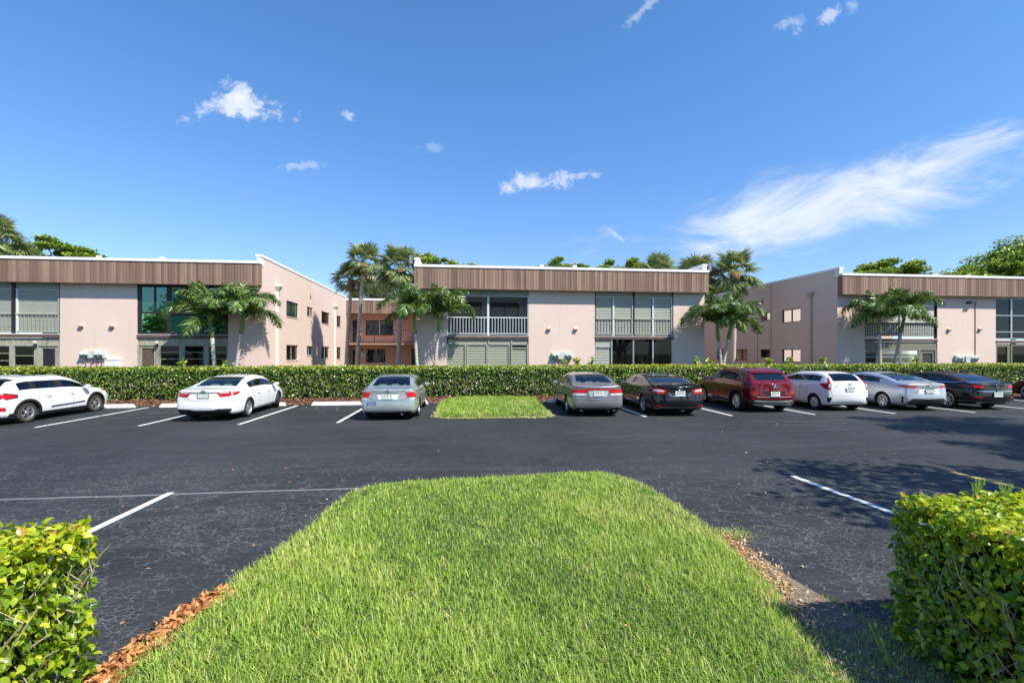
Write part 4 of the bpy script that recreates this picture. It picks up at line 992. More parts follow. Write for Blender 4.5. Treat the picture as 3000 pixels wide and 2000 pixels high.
# ---------------- hedges
def box_surface(n, x0, x1, y0, y1, z0, z1, faces, rad=.0):
    """random points on chosen faces of a box: returns P, N"""
    spec = {'front': ((x1 - x0) * (z1 - z0), 0), 'back': ((x1 - x0) * (z1 - z0), 1), 'top': ((x1 - x0) * (y1 - y0), 2), 'left': ((y1 - y0) * (z1 - z0), 3), 'right': ((y1 - y0) * (z1 - z0), 4)}
    A = np.array([spec[f][0] for f in faces]); k = rng.choice(len(faces), n, p=A / A.sum()); u, v = rng.random(n), rng.random(n)
    P = np.zeros((n, 3)); N = np.zeros((n, 3))
    for i, f in enumerate(faces):
        s = k == i
        if f in ('front', 'back'): P[s] = np.column_stack([x0 + (x1 - x0) * u[s], np.full(s.sum(), y0 if f == 'front' else y1), z0 + (z1 - z0) * v[s]]); N[s] = (0, -1 if f == 'front' else 1, 0)
        elif f == 'top': P[s] = np.column_stack([x0 + (x1 - x0) * u[s], y0 + (y1 - y0) * v[s], np.full(s.sum(), z1)]); N[s] = (0, 0, 1)
        else: P[s] = np.column_stack([np.full(s.sum(), x0 if f == 'left' else x1), y0 + (y1 - y0) * u[s], z0 + (z1 - z0) * v[s]]); N[s] = (-1 if f == 'left' else 1, 0, 0)
    return P, N
def hedge(name, dims, faces, n, leaf, size, mat, label, lump, depth, tmpl, twigs, group=None, top_bright=.22, core_in=.16, gaps=0.0):
    x0, x1, y0, y1, z0, z1 = dims
    t = empty(name, ((x0 + x1) / 2, (y0 + y1) / 2, 0)); tag(t, label, 'hedge', group); t.location = (0, 0, 0)
    P, N = box_surface(n, *dims, faces)
    Q = np.column_stack([P[:, 0] + P[:, 2] * .7, P[:, 1] + P[:, 2] * 1.3]); l1 = noise2(Q, 2.4 / lump * .25, 7); l2 = noise2(Q, 9 / lump * .25, 8)
    off = (l1 * .05 + l2 * .035) * lump / .25 * .8
    P = P + N * (off[:, None] - rng.random(n)[:, None] ** 1.6 * depth)
    # rounded shoulders
    ctr = np.array([(x0 + x1) / 2, (y0 + y1) / 2, (z0 + z1) / 2]); up = np.clip((P[:, 2] - (z1 - .18)) / .18, 0, 1)
    P[:, 1] += np.where(up > 0, -np.sign(P[:, 1] - ctr[1]) * up ** 2 * .07, 0) * (np.abs(P[:, 1] - ctr[1]) > (y1 - y0) * .35)
    if gaps:
        g = noise2(Q * 1.0 + 50, 7, 21) > .42; low = P[:, 2] < z0 + .28; keep = ~(g & (rng.random(n) < gaps)) & ~(low & (rng.random(n) < .35)); P, N, l1, l2, Q = P[keep], N[keep], l1[keep], l2[keep], Q[keep]; n = len(P)
    l0 = noise2(Q, .55 / lump * .25, 12) if twigs > 400 else 0 * l1
    P[:, 2] += l0 * .05 * (P[:, 2] > z1 - .25)
    nr = N * .9 + rng.normal(0, .55, (n, 3)) + np.array([0, 0, .35])
    td = rng.normal(0, .6, (n, 3)) + N * .5 + np.array([0, 0, -.35]); 
    sz = size * rng.uniform(.6, 1.25, n)
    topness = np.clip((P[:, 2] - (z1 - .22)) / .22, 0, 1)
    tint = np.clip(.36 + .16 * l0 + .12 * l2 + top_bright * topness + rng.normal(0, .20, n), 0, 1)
    V, F, T = scatter(*tmpl, P, frames(nr, rng, td), np.stack([sz * .8, sz, sz], 1), tint)
    npmesh('foliage', V, F, M[mat], T, t, smooth=len(tmpl[0]) > 8)
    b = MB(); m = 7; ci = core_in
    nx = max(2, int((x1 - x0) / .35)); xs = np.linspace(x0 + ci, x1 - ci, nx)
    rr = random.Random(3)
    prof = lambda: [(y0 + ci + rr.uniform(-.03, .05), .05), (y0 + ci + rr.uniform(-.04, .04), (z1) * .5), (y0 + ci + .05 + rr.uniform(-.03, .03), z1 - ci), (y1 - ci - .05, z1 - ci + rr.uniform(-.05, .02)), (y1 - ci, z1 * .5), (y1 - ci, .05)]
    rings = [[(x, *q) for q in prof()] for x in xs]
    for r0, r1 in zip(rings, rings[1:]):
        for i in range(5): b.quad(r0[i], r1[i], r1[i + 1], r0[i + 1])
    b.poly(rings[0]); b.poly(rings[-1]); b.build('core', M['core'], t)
    b = MB(); rt = random.Random(9)
    for k in range(twigs):
        f = rt.random(); x = rt.uniform(x0 + .05, x1 - .05); 
        if 'left' in faces and f < .3 and lump > .0 and twigs < 400: px, py = x0 + rt.uniform(.02, .12), rt.uniform(y0, y1); dx, dy = -.15, 0
        elif 'right' in faces and f < .3 and twigs < 400: px, py = x1 - rt.uniform(.02, .12), rt.uniform(y0, y1); dx, dy = .15, 0
        else: px, py = x, y0 + rt.uniform(.0, .14); dx, dy = 0, -.12
        z = rt.uniform(.06, z1 * .62); L = rt.uniform(.12, .34)
        b.tube([(px, py, z), (px + rt.uniform(-.08, .08) + dx * .2, py + dy * .2 + rt.uniform(-.05, .05), z + L * .5), (px + rt.uniform(-.14, .14) + dx * .3, py + dy * .3 + rt.uniform(-.06, .06), z + L)], [.006, .004, .002] if twigs < 400 else [.012, .009, .004], 4, False)
    b.build('branches', M['twig'], t)
    return t
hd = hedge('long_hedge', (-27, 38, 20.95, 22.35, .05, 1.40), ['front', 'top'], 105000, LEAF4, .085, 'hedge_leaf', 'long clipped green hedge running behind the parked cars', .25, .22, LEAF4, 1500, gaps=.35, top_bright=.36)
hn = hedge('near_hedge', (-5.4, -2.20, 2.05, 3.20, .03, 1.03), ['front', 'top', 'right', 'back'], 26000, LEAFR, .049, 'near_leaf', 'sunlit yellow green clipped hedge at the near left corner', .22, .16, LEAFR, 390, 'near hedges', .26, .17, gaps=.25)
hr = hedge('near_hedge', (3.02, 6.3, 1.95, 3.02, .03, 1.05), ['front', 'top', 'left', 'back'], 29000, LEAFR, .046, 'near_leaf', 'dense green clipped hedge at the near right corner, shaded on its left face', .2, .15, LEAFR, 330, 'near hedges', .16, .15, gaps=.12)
# sprigs growing out of the long hedge
def sprig(x, y, z, h, label, lean=0.0, n=3, leafsz=.16):
    t = empty('hedge_shoot', (x, y, z)); tag(t, label, 'shoot', 'leafy shoots rising out of the long hedge')
    b = MB(); parts = []
    for k in range(n):
        a = rng.uniform(0, 6.28); tip = np.array([math.cos(a) * h * .35 + lean, math.sin(a) * h * .2, h * rng.uniform(.75, 1.05)])
        b.tube([(0, 0, -.3), tuple(tip * .5 + np.array([0, 0, .03])), tuple(tip)], [.012, .008, .004], 5, False)
        m = 9; s = rng.uniform(.25, 1.05, m); P = s[:, None] * tip + rng.normal(0, .03, (m, 3))
        parts.append(scatter(*LEAF8, P, frames(rng.normal(0, .6, (m, 3)) + [0, -.3, .8], rng), np.stack([np.full(m, leafsz * .8), np.full(m, leafsz), np.full(m, leafsz)], 1), rng.uniform(.45, .8, m)))
    b.build('stem', M['crownshaft'], t); V, F, T = merge(parts); npmesh('leaves', V, F, M['hedge_leaf'], T, t)
for x, h, l, ln in ((5.0, .34, 'leafy shoot above the hedge left of the grey sedan roof', -.05), (5.55, .36, 'leafy shoot above the hedge behind the grey sedan', .05), (6.15, .42, 'tall leaning shoot above the hedge right of the meter bank', .2), (11.45, .3, 'small shoot above the hedge left of the pair of right courtyard palms', 0),
                    (12.0, .28, 'thin shoot above the hedge beside the right courtyard palms', .05), (15.1, .3, 'shoot above the hedge behind the maroon crossover roof', 0), (16.15, .38, 'leafy shoot above the hedge below the far side windows', .05), (17.95, .42, 'tall leafy shoot in front of the near lower side window', 0),
                    (23.1, .34, 'thin shoot against the right wing corner wall', 0), (-9.85, .26, 'bright leafy shoot below the weathered windows of the left wing', .1), (-11.6, .2, 'low bright shoot on the hedge below the louvred door', .1)):
    sprig(x, 21.7, 1.38, h, l, ln)
# feathery weeds by the near hedges
def weed(x, y, z, h, label):
    t = empty('feathery_weed', (x, y, z)); tag(t, label, 'weed'); parts = []
    for k in range(5):
        a = rng.uniform(0, 6.28); tip = np.array([math.cos(a) * h * .4, math.sin(a) * h * .4, h * rng.uniform(.7, 1)]); m = 60; s = rng.random(m)
        parts.append(scatter(*BLADE, s[:, None] * tip, rotm(rng.uniform(0, 6.28, m), rng.uniform(-.2, .9, m)), np.tile([.002, .01, .035], (m, 1)), rng.uniform(.3, .7, m)))
    V, F, T = merge(parts); npmesh('sprigs', V, F, M['grass'], T, t)
weed(3.55, 2.9, 1.02, .16, 'feathery weed tip sticking out of the top of the near right hedge'); weed(3.72, 2.85, 1.02, .11, 'short feathery weed behind the near right hedge top')
weed(2.75, 2.75, .0, .3, 'feathery weed at the foot of the near right hedge'); weed(-2.6, 2.9, .25, .3, 'feathery weed low in the near left hedge')
WP = [(2.3, 2.2), (2.35, 3.0), (2.62, 3.7), (2.8, 4.3), (3.0, 4.1), (3.1, 3.3), (3.3, 2.6), (3.3, 2.2)]
n = 5200; P = np.column_stack([rng.uniform(2.25, 3.3, n), rng.uniform(2.2, 4.3, n)]); P = P[in_poly(P, WP) & (noise2(P, 6, 30) > -.15)]; n = len(P)
V, F, T = scatter(*BLADE, np.column_stack([P, np.full(n, .01)]), rotm(rng.uniform(0, 6.28, n), rng.uniform(.1, 1.3, n)), np.stack([rng.uniform(.003, .007, n), np.full(n, .05), np.full(n, .03)], 1), np.clip(rng.normal(.4, .3, n), 0, 1))
tag(npmesh('ground_weeds', V, F, M['grass'], T), 'low weeds in the shade at the foot of the near right hedge', None, None, 'stuff')
n = 900; P = np.array([3.0, 5.0]) + rng.normal(0, 1, (n, 2)) * [.16, .10]; V, F, T = scatter(*BLADE, np.column_stack([P, np.full(n, .008)]), rotm(rng.uniform(0, 6.28, n), rng.uniform(0, .3, n)), np.stack([np.full(n, .005), np.full(n, .05), np.full(n, .02)], 1), np.clip(rng.normal(.85, .15, n), 0, 1))
tag(npmesh('grass_runners', V, F, M['grass'], T), 'dry grass runners spilling from the near lawn onto the asphalt', None, None, 'stuff')
t = empty('paper_scrap', (-2.38, 3.28, .02)); tag(t, 'crumpled white scrap lying at the foot of the near left hedge', 'litter')
b = MB(); rp = random.Random(4); pts = [(math.cos(a) * rp.uniform(.03, .07), math.sin(a) * rp.uniform(.03, .07), rp.uniform(0, .05)) for a in np.linspace(0, 6.28, 9)[:-1]]
for i in range(8): b.poly([pts[i], pts[(i + 1) % 8], (0, 0, .05 + .02 * (i % 2))])
b.build('paper', M['white'], t)
# ---------------- feather palms (Christmas palm type) in front of the walls
def frond_mesh(seed, L, elev, droop):
    r = np.random.default_rng(seed); K = 40; s = np.linspace(0, 1, K)
    el = elev - droop * s ** 1.75; dx = np.cos(el) * L / K; dz = np.sin(el) * L / K
    X = np.concatenate([[0], np.cumsum(dx)[:-1]]); Z = np.concatenate([[0], np.cumsum(dz)[:-1]])
    b = MB(); b.tube([(X[i], 0, Z[i]) for i in range(0, K, 4)] + [(X[-1], 0, Z[-1])], [.022 * (1 - .85 * i / 10) for i in range(len(range(0, K, 4)) + 1)], 5, False)
    V0 = np.array(b.v); F0 = [np.array(b.f)]; parts = [(V0, F0, np.full(len(V0), .9))]
    TM = (np.array([(-.5, 0, 0), (.5, 0, 0), (-.55, .45, -.03), (.55, .45, -.03), (-.35, .8, -.14), (.35, .8, -.14), (0, 1.0, -.30)], float), [np.array([(0, 1, 3, 2), (2, 3, 5, 4)]), np.array([(4, 5, 6)])])
    m = 112; ss = np.linspace(.14, 1, m)
    for side in (-1, 1):
        sj = np.clip(ss + r.normal(0, .006, m), 0, 1); i = sj * (K - 1); x = np.interp(i, range(K), X); z = np.interp(i, range(K), Z); e = np.interp(i, range(K), el)
        ln = .60 * np.sin(np.pi * (sj * .82 + .14)) ** .6 * r.uniform(.85, 1.1, m)
        # leaflet direction: sideways, forward, and lifted then drooping
        T = np.stack([np.cos(e), np.zeros(m), np.sin(e)], 1); U = np.stack([-np.sin(e), np.zeros(m), np.cos(e)], 1); S = np.tile([0, side, 0], (m, 1)).astype(float)
        lift = r.uniform(-.55, .85, m) - .45 * sj
        d = S * .80 + T * (.55 + .35 * sj)[:, None] + U * lift[:, None] + np.stack([r.normal(0, .12, m), r.normal(0, .12, m), r.uniform(-.45, .0, m)], 1); d /= np.linalg.norm(d, axis=1)[:, None]
        nr = U + S * r.normal(-.3, .8, m)[:, None] + T * r.normal(0, .4, m)[:, None]
        parts.append(scatter(*TM, np.stack([x, np.zeros(m), z], 1), frames(nr - d * np.sum(nr * d, 1)[:, None], r, d), np.stack([.027 * r.uniform(.7, 1.4, m), ln, ln], 1), np.clip(r.normal(.45, .30, m), 0, 1)))
    return merge(parts)
FR = []
def palm_protos():
    for k, (L, el, dr) in enumerate([(2.1, 1.52, .9), (2.3, 1.36, 1.9), (2.35, 1.18, 2.5), (2.3, .95, 2.6), (2.1, .66, 2.3), (1.8, .3, 1.9)]):
        V, F, T = frond_mesh(20 + k, L, el, dr); o = npmesh('frond', V, F, M['palm_leaf'], T); FR.append(o.data); bpy.data.objects.remove(o)
palm_protos()
def feather_palm(x, y, base, top, label, seed, nf=13, scale=1.0, shaft=.75, rtr=.095, group='feather palms planted against the front walls', low=.0):
    """top: (dx, dz) of the crown point relative to base"""
    r = random.Random(seed)
    t = empty('feather_palm', (x, y, 0)); tag(t, label, 'palm tree', group)
    dx, dz = top; b = MB(); n = 9; pts = []; rr = []
    zs = dz - shaft * scale
    for i in range(n):
        u = i / (n - 1); pts.append((dx * (u ** .8) * (zs / dz), 0, zs * u)); rr.append(rtr * scale * (1.35 - .42 * min(1, u * 2)) * (1 if u < .8 else 1 - .2 * (u - .8)))
    b.tube(pts, rr, 12); b.build('trunk', M['palmtrunk'], t, smooth=True)
    p0 = Vector(pts[-1]); p1 = Vector((dx, 0, dz)); b = MB()
    b.tube([tuple(p0.lerp(p1, u)) for u in (-.02, .12, .5, 1, 1.12)], [rtr * scale * q for q in (1.0, 1.22, 1.08, .75, .4)], 12); b.build('crownshaft', M['crownshaft'], t, smooth=True)
    a0 = r.uniform(0, 6.28)
    for k in range(nf):
        ring = k % 13; kind = 0 if ring < 2 else (1 if ring < 5 else (2 if ring < 9 else (3 if ring < 11 else (4 if ring < 12 else 5))))
        o = bpy.data.objects.new('frond', FR[kind]); col.objects.link(o); o.parent = t
        o.location = (dx + r.uniform(-.02, .02), r.uniform(-.02, .02), dz + r.uniform(-.06, .06)); a = a0 + k * 2.39996 + r.uniform(-.2, .2)
        o.rotation_euler = (r.uniform(-.15, .15), r.uniform(-.1, .12), a); s = 1.12 * scale * r.uniform(.90, 1.06) * (.9 if kind == 0 else 1); o.scale = (s, s, s)
    return t
G1 = [(-11.25, 24.1, 0, (-.30, 3.45), 'bushier left palm of the pair before the green glass', 1, 17, 1.0), (-10.72, 24.3, 0, (.55, 3.62), 'right leaning palm of the pair beside the sunlit left wall', 2, 12, .95),
      (-1.85, 24.2, 0, (-.25, 3.62), 'left palm of the pair at the left end of the middle wing', 3, 12, .92), (-1.25, 24.3, 0, (.42, 3.75), 'right palm of the pair before the screened balcony', 4, 11, .92),
      (14.30, 24.2, 0, (-.42, 3.35), 'left palm of the pair at the right end of the middle wing', 5, 12, .96), (14.1, 24.6, 0, (.85, 3.45), 'right leaning palm of the pair at the right end of the middle wing', 6, 12, .98),
      (23.55, 24.2, 0, (-.02, 3.75), 'upright left palm of the pair before the right wing', 7, 12, .96), (24.15, 24.3, 0, (1.0, 3.85), 'right leaning palm of the pair before the right wing', 8, 15, 1.0)]
for x, y, _, top, lab, seed, nf, sc in G1: feather_palm(x, y, 0, top, lab, seed, nf, sc)
# ---------------- fan palms
def fan_mesh(seed):
    r = np.random.default_rng(seed); parts = []; b = MB(); b.tube([(0, 0, 0), (0, .45, .03), (0, .9, 0)], [.016, .012, .01], 4, False)
    V0 = np.array(b.v); parts.append((V0, [np.array(b.f)], np.full(len(V0), .5)))
    TM = (np.array([(-.35, 0, 0), (.35, 0, 0), (-.5, .5, .02), (.5, .5, .02), (0, 1.0, -.12)], float), [np.array([(0, 1, 3, 2)]), np.array([(2, 3, 4)])])
    m = 40; a = np.linspace(-2.1, 2.1, m) + r.normal(0, .02, m); ln = .78 * (1 - .22 * np.abs(a) / 2.1) * r.uniform(.9, 1.05, m)
    d = np.stack([np.sin(a), np.cos(a) * .9, -.25 * np.abs(a) ** 1.2 / 2 + r.normal(0, .08, m)], 1); d /= np.linalg.norm(d, axis=1)[:, None]
    nr = np.tile([0, 0, 1.0], (m, 1)) + r.normal(0, .25, (m, 3)); nr -= d * np.sum(nr * d, 1)[:, None]
    parts.append(scatter(*TM, np.tile([0, .88, 0], (m, 1)).astype(float), frames(nr, r, d), np.stack([np.full(m, .06), ln, ln], 1), np.clip(r.normal(.5, .2, m), 0, 1)))
    return merge(parts)
FAN = [fan_mesh(s) for s in (1, 2, 3)]
def fan_palm(x, y, h, label, seed, rtr=.13, lean=0.0, nf=34, size=1.0, boot=True, skirt=False, group='tall fan palms behind and between the wings', rcrown=1.0):
    r = np.random.default_rng(seed); t = empty('fan_palm', (x, y, 0)); tag(t, label, 'palm tree', group)
    b = MB(); n = 10; pts = [(lean * (i / (n - 1)) ** 1.4, 0, (h - .3) * i / (n - 1)) for i in range(n)]
    b.tube(pts, [rtr * (1.25 - .3 * min(1, 3 * i / (n - 1))) * (1 + .06 * math.sin(i * 2.1)) for i in range(n)], 12); b.build('trunk', M['palmtrunk'], t, smooth=True)
    if boot:
        b = MB(); b.lathe([(rtr * .95, -.75), (rtr * 1.55, -.62), (rtr * 2.3, -.35), (rtr * 2.2, -.1), (rtr * 1.1, .1), (.02, .2)], (lean, 0, h), 'z', 12); b.build('boot', M['boot'], t, smooth=True)
    parts = []
    for k in range(nf):
        u = (k + .5) / nf; pitch = 1.45 - 2.15 * u ** 1.15 + r.normal(0, .08); yaw = k * 2.39996 + r.normal(0, .15)
        V, F, T = FAN[k % 3]; Rm = rotm(np.array([yaw]), np.array([pitch]), np.array([r.normal(0, .25)]))[0]; s = 1.18 * size * r.uniform(.85, 1.1) * (1 - .12 * (u < .15))
        Vt = (V * s) @ Rm.T + np.array([lean, 0, h + .05]); out = np.linalg.norm(Vt - np.array([lean, 0, h]), axis=1); Vt[:, 2] -= .10 * out ** 2 * (1 if pitch < .9 else .3)
        parts.append((Vt, F, np.clip(T - .12 + .35 * (1 - u) * .4 + (0.5 if (skirt and u > .93) else 0), 0, 1)))
    V, F, T = merge(parts); npmesh('crown', V, F, M['sabal_leaf'], T, t)
    return t
fan_palm(-7.35, 33, 6.75, 'shorter slim fan palm with orange boot in the left courtyard', 1, .125, .35, 30, .80)
fan_palm(-6.45, 32, 7.75, 'tallest slim fan palm with orange boot in the left courtyard', 2, .125, .45, 36, .88, skirt=True)
fan_palm(-3.55, 30, 7.1, 'fan palm with thick crown behind the left corner of the middle wing', 3, .15, .15, 44, .95)
fan_palm(18.4, 42, 9.0, 'broad fan palm crown rising behind the middle of the middle roof', 4, .16, 0, 46, 1.35, False)
fan_palm(17.3, 33, 7.5, 'fan palm with dense pale crown right of the middle roof corner', 5, .15, .0, 46, 1.0)
fan_palm(18.75, 30.6, 7.35, 'fan palm with large round orange boot in the right courtyard', 6, .15, .1, 38, 1.05)
fan_palm(16.6, 31.5, 6.2, 'lower fan palm crown behind the right courtyard feather palms', 9, .14, 0, 30, .95)
fan_palm(-39.6, 46, 11.4, 'big fan palm cut by the left edge of the view above the roof', 7, .18, 0, 52, 1.65, False)
# ---------------- broad trees
def tree(x, y, h, cx0, cx1, ztop, zlow, label, seed, n=9000, leaf=.17, mat='tree_leaf', pads=34, padr=1.1, flat=.35, group='broad trees behind the roofs', depth=5.0, mid=None, taper=.35):
    r = np.random.default_rng(seed); t = empty('broad_tree', (x, y, 0)); tag(t, label, 'tree', group)
    C = []
    for k in range(pads):
        u = r.random(); px = cx0 + (cx1 - cx0) * u; mid_ = .5 if mid is None else mid
        env = 1 - taper * 2 * abs(u - mid_) ** 1.3 * 2
        pz = zlow + (ztop - zlow) * min(1, max(0, env)) * r.uniform(.25, 1.0) ** .7
        C.append((px, r.uniform(-depth / 2, depth / 2), pz - flat * .3))
    C = np.array(C); C[:, 0] -= x
    b = MB(); fork = np.array([0, 0, zlow * .55]); b.tube([(0, 0, 0), (.1, .05, zlow * .3), tuple(fork)], [.32, .24, .2], 9)
    for c in C:
        m = fork + (c - fork) * .5 + np.array([0, 0, .5]) + r.normal(0, .25, 3); b.tube([tuple(fork), tuple(m), tuple(c)], [.12, .06, .02], 5, False)
    b.build('trunk', M['bark'], t)
    k = r.integers(0, pads, n); pr = padr * r.uniform(.55, 1.25, pads)
    d = r.normal(0, 1, (n, 3)); d /= np.linalg.norm(d, axis=1)[:, None]; rad = r.random(n) ** .45
    P = C[k] + d * rad[:, None] * pr[k][:, None] * np.array([1, 1, flat])
    nr = r.normal(0, .5, (n, 3)) + [0, 0, .9]; sz = leaf * r.uniform(.6, 1.3, n)
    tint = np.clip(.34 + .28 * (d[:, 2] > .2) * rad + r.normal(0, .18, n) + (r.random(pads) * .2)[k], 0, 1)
    V, F, T = scatter(*LEAF4, P, frames(nr, r), np.stack([sz, sz, sz], 1), tint)
    npmesh('crown', V, F, M[mat], T, t); return t
tree(-38, 52, 12, -44, -31.5, 13.2, 9.6, 'flat topped tree with bright layered foliage behind the left roof', 31, 20000, .22, pads=60, padr=1.25, flat=.26, mid=.3, taper=.42)
tree(-8.2, 52, 11, -11.6, -4.6, 11.4, 4.0, 'rounded grey green tree behind the left courtyard block', 32, 20000, .17, 'oak_leaf', 70, 1.1, .8, mid=.5, taper=.3)
tree(-.5, 50, 12, -4.4, 3.4, 12.2, 10.0, 'tree with sparse twiggy sprays behind the left part of the middle roof', 33, 4200, .24, pads=30, padr=.60, flat=.6, depth=4, mid=.25, taper=.35)
tree(11, 50, 12, 8.9, 13.4, 12.0, 10.0, 'small leafy sprays behind the middle roof vents', 34, 2600, .24, pads=16, padr=.70, flat=.42, depth=3, taper=.3)
tree(17, 50, 12, 15.0, 19.0, 12.5, 10, 'leafy tree left of the broad fan palm behind the middle roof', 35, 4800, .24, pads=20, padr=.75, flat=.6, depth=4, mid=.65, taper=.3)
tree(29.5, 48, 10, 24.5, 34.2, 10.9, 6.0, 'bright tree beyond the right courtyard palms above the side wall', 36, 15000, .25, pads=42, padr=1.2, flat=.42, mid=.25, taper=.5)
tree(50, 50, 12, 46.0, 53.6, 13.0, 10.0, 'small bright tree crown behind the right roof', 37, 9000, .26, pads=26, padr=1.1, flat=.4, mid=.55, depth=4, taper=.4)
tree(61, 46, 14, 51.5, 70, 15.0, 8.5, 'large spreading bright green tree behind the right end of the roof', 38, 42000, .27, pads=110, padr=1.6, flat=.45, mid=.72, taper=.42, depth=7)
# trees on the viewer's side: they stand outside the frame, throw the shadows at right and are mirrored in the glass
tree(11.2, 2.2, 7, 8.9, 13.4, 7.4, 5.0, 'tree right of the frame whose shadow falls over the white bay line', 41, 5200, .15, pads=44, padr=.85, flat=.6, depth=3.4, group='trees on the near side reflected in the windows', taper=.2)
for i, (x, y, zt) in enumerate(((-30, -8, 9), (-14, -12, 10), (4, -14, 9.5), (22, -12, 10), (38, -6, 9.5))):
    tree(x, y, zt, x - 5, x + 5, zt, 3.0, ['tree mirrored in the far left shutters', 'tree mirrored dark green in the lower green glass panes', 'tree mirrored in the middle wing windows', 'tree mirrored in the lower right windows', 'tree mirrored in the glass at the right edge'][i], 50 + i, 7000, .38, pads=40, padr=1.7, flat=.8, group='trees on the near side reflected in the windows')
feather_palm(18.6, 6.6, 0, (.2, 6.6), 'palm right of the frame throwing the feathery shadow at the right edge', 77, 15, 1.5, .9, group='trees on the near side reflected in the windows')
feather_palm(17.2, 3.6, 0, (.1, 6.0), 'second palm right of the frame behind the near right hedge', 78, 13, 1.4, .9, group='trees on the near side reflected in the windows')
# ------------------------------------------------------------------ cars
def m_carpaint(name, c, metal=.0, rough=.32, flake=0.0, coat=1.0):
    m, t, b = newmat(name); b.inputs['Base Color'].default_value = (*c, 1); b.inputs['Metallic'].default_value = metal
    b.inputs['Roughness'].default_value = rough; b.inputs['Coat Weight'].default_value = coat; b.inputs['Coat Roughness'].default_value = .03; b.inputs['Specular IOR Level'].default_value = .1
    if flake:
        o = t.new('ShaderNodeTexCoord').outputs['Object']; bp = t.new('ShaderNodeBump'); bp.inputs['Strength'].default_value = flake; bp.inputs['Distance'].default_value = .001
        t.link(t.noise(o, 300, 2), bp.inputs['Height']); t.link(bp.outputs[0], b.inputs['Normal'])
    return m
M['car_glass'] = m_glass('car_glass', (.66, .76, .74), .88, ior=1.5, base=(.006, .010, .012))
M['car_glass_dark'] = m_glass('tinted_car_glass', (.10, .12, .13), .4, ior=1.8, base=(.004, .005, .007))
M['tyre'] = simple('tyre_rubber', (.022, .022, .022), .75, spec=.3)
M['tyre_brown'] = simple('dusty_tyre_rubber', (.055, .045, .032), .85, spec=.2, var=.2, vscale=12)
M['rim'] = simple('alloy_rim', (.62, .63, .65), .25, .85)
M['rim_dark'] = simple('dark_rim_inset', (.03, .03, .032), .4, .3)
M['plastic'] = simple('black_car_plastic', (.018, .018, .02), .6, spec=.2)
M['seam'] = simple('panel_gap', (.03, .03, .03), .8)
M['red_lens'] = simple('red_tail_lens', (.46, .006, .006), .22, 0, .4, .25)
M['dark_red_lens'] = simple('dark_red_lens', (.17, .005, .007), .22, 0, .4, .3)
M['clear_lens'] = simple('clear_tail_lens', (.62, .66, .68), .12, .3, .8, 1.0)
M['amber_lens'] = simple('amber_marker_lens', (.80, .17, .01), .2, 0, .8, .8)
M['chrome'] = simple('chrome', (.75, .76, .78), .12, 1.0)
M['silverplastic'] = simple('silver_plastic', (.48, .52, .54), .4, .3)
M['seat_light'] = simple('light_seat', (.50, .50, .46), .8)
M['seat_dark'] = simple('dark_seat', (.04, .04, .042), .8)
M['cabin'] = simple('cabin_trim', (.035, .035, .035), .85)
M['plate'] = simple('licence_plate', (.70, .76, .72), .5)
M['plate_ink'] = simple('plate_green', (.06, .30, .22), .5)
M['plate_orange'] = simple('plate_orange', (.85, .22, .02), .5)
M['sticker'] = simple('blue_sticker', (.02, .03, .28), .5)
M['softtop'] = simple('black_fabric_top', (.030, .028, .030), .92, spec=.15, bump=.3, bscale=400)
def interp(x, pts):
    if x <= pts[0][0]: return pts[0][1]
    for (a, va), (b_, vb) in zip(pts, pts[1:]):
        if x <= b_: return va + (vb - va) * (x - a) / (b_ - a)
    return pts[-1][1]
def bilerp(c, u, v):
    a = c[0].lerp(c[1], u); b_ = c[3].lerp(c[2], u); return a.lerp(b_, v)
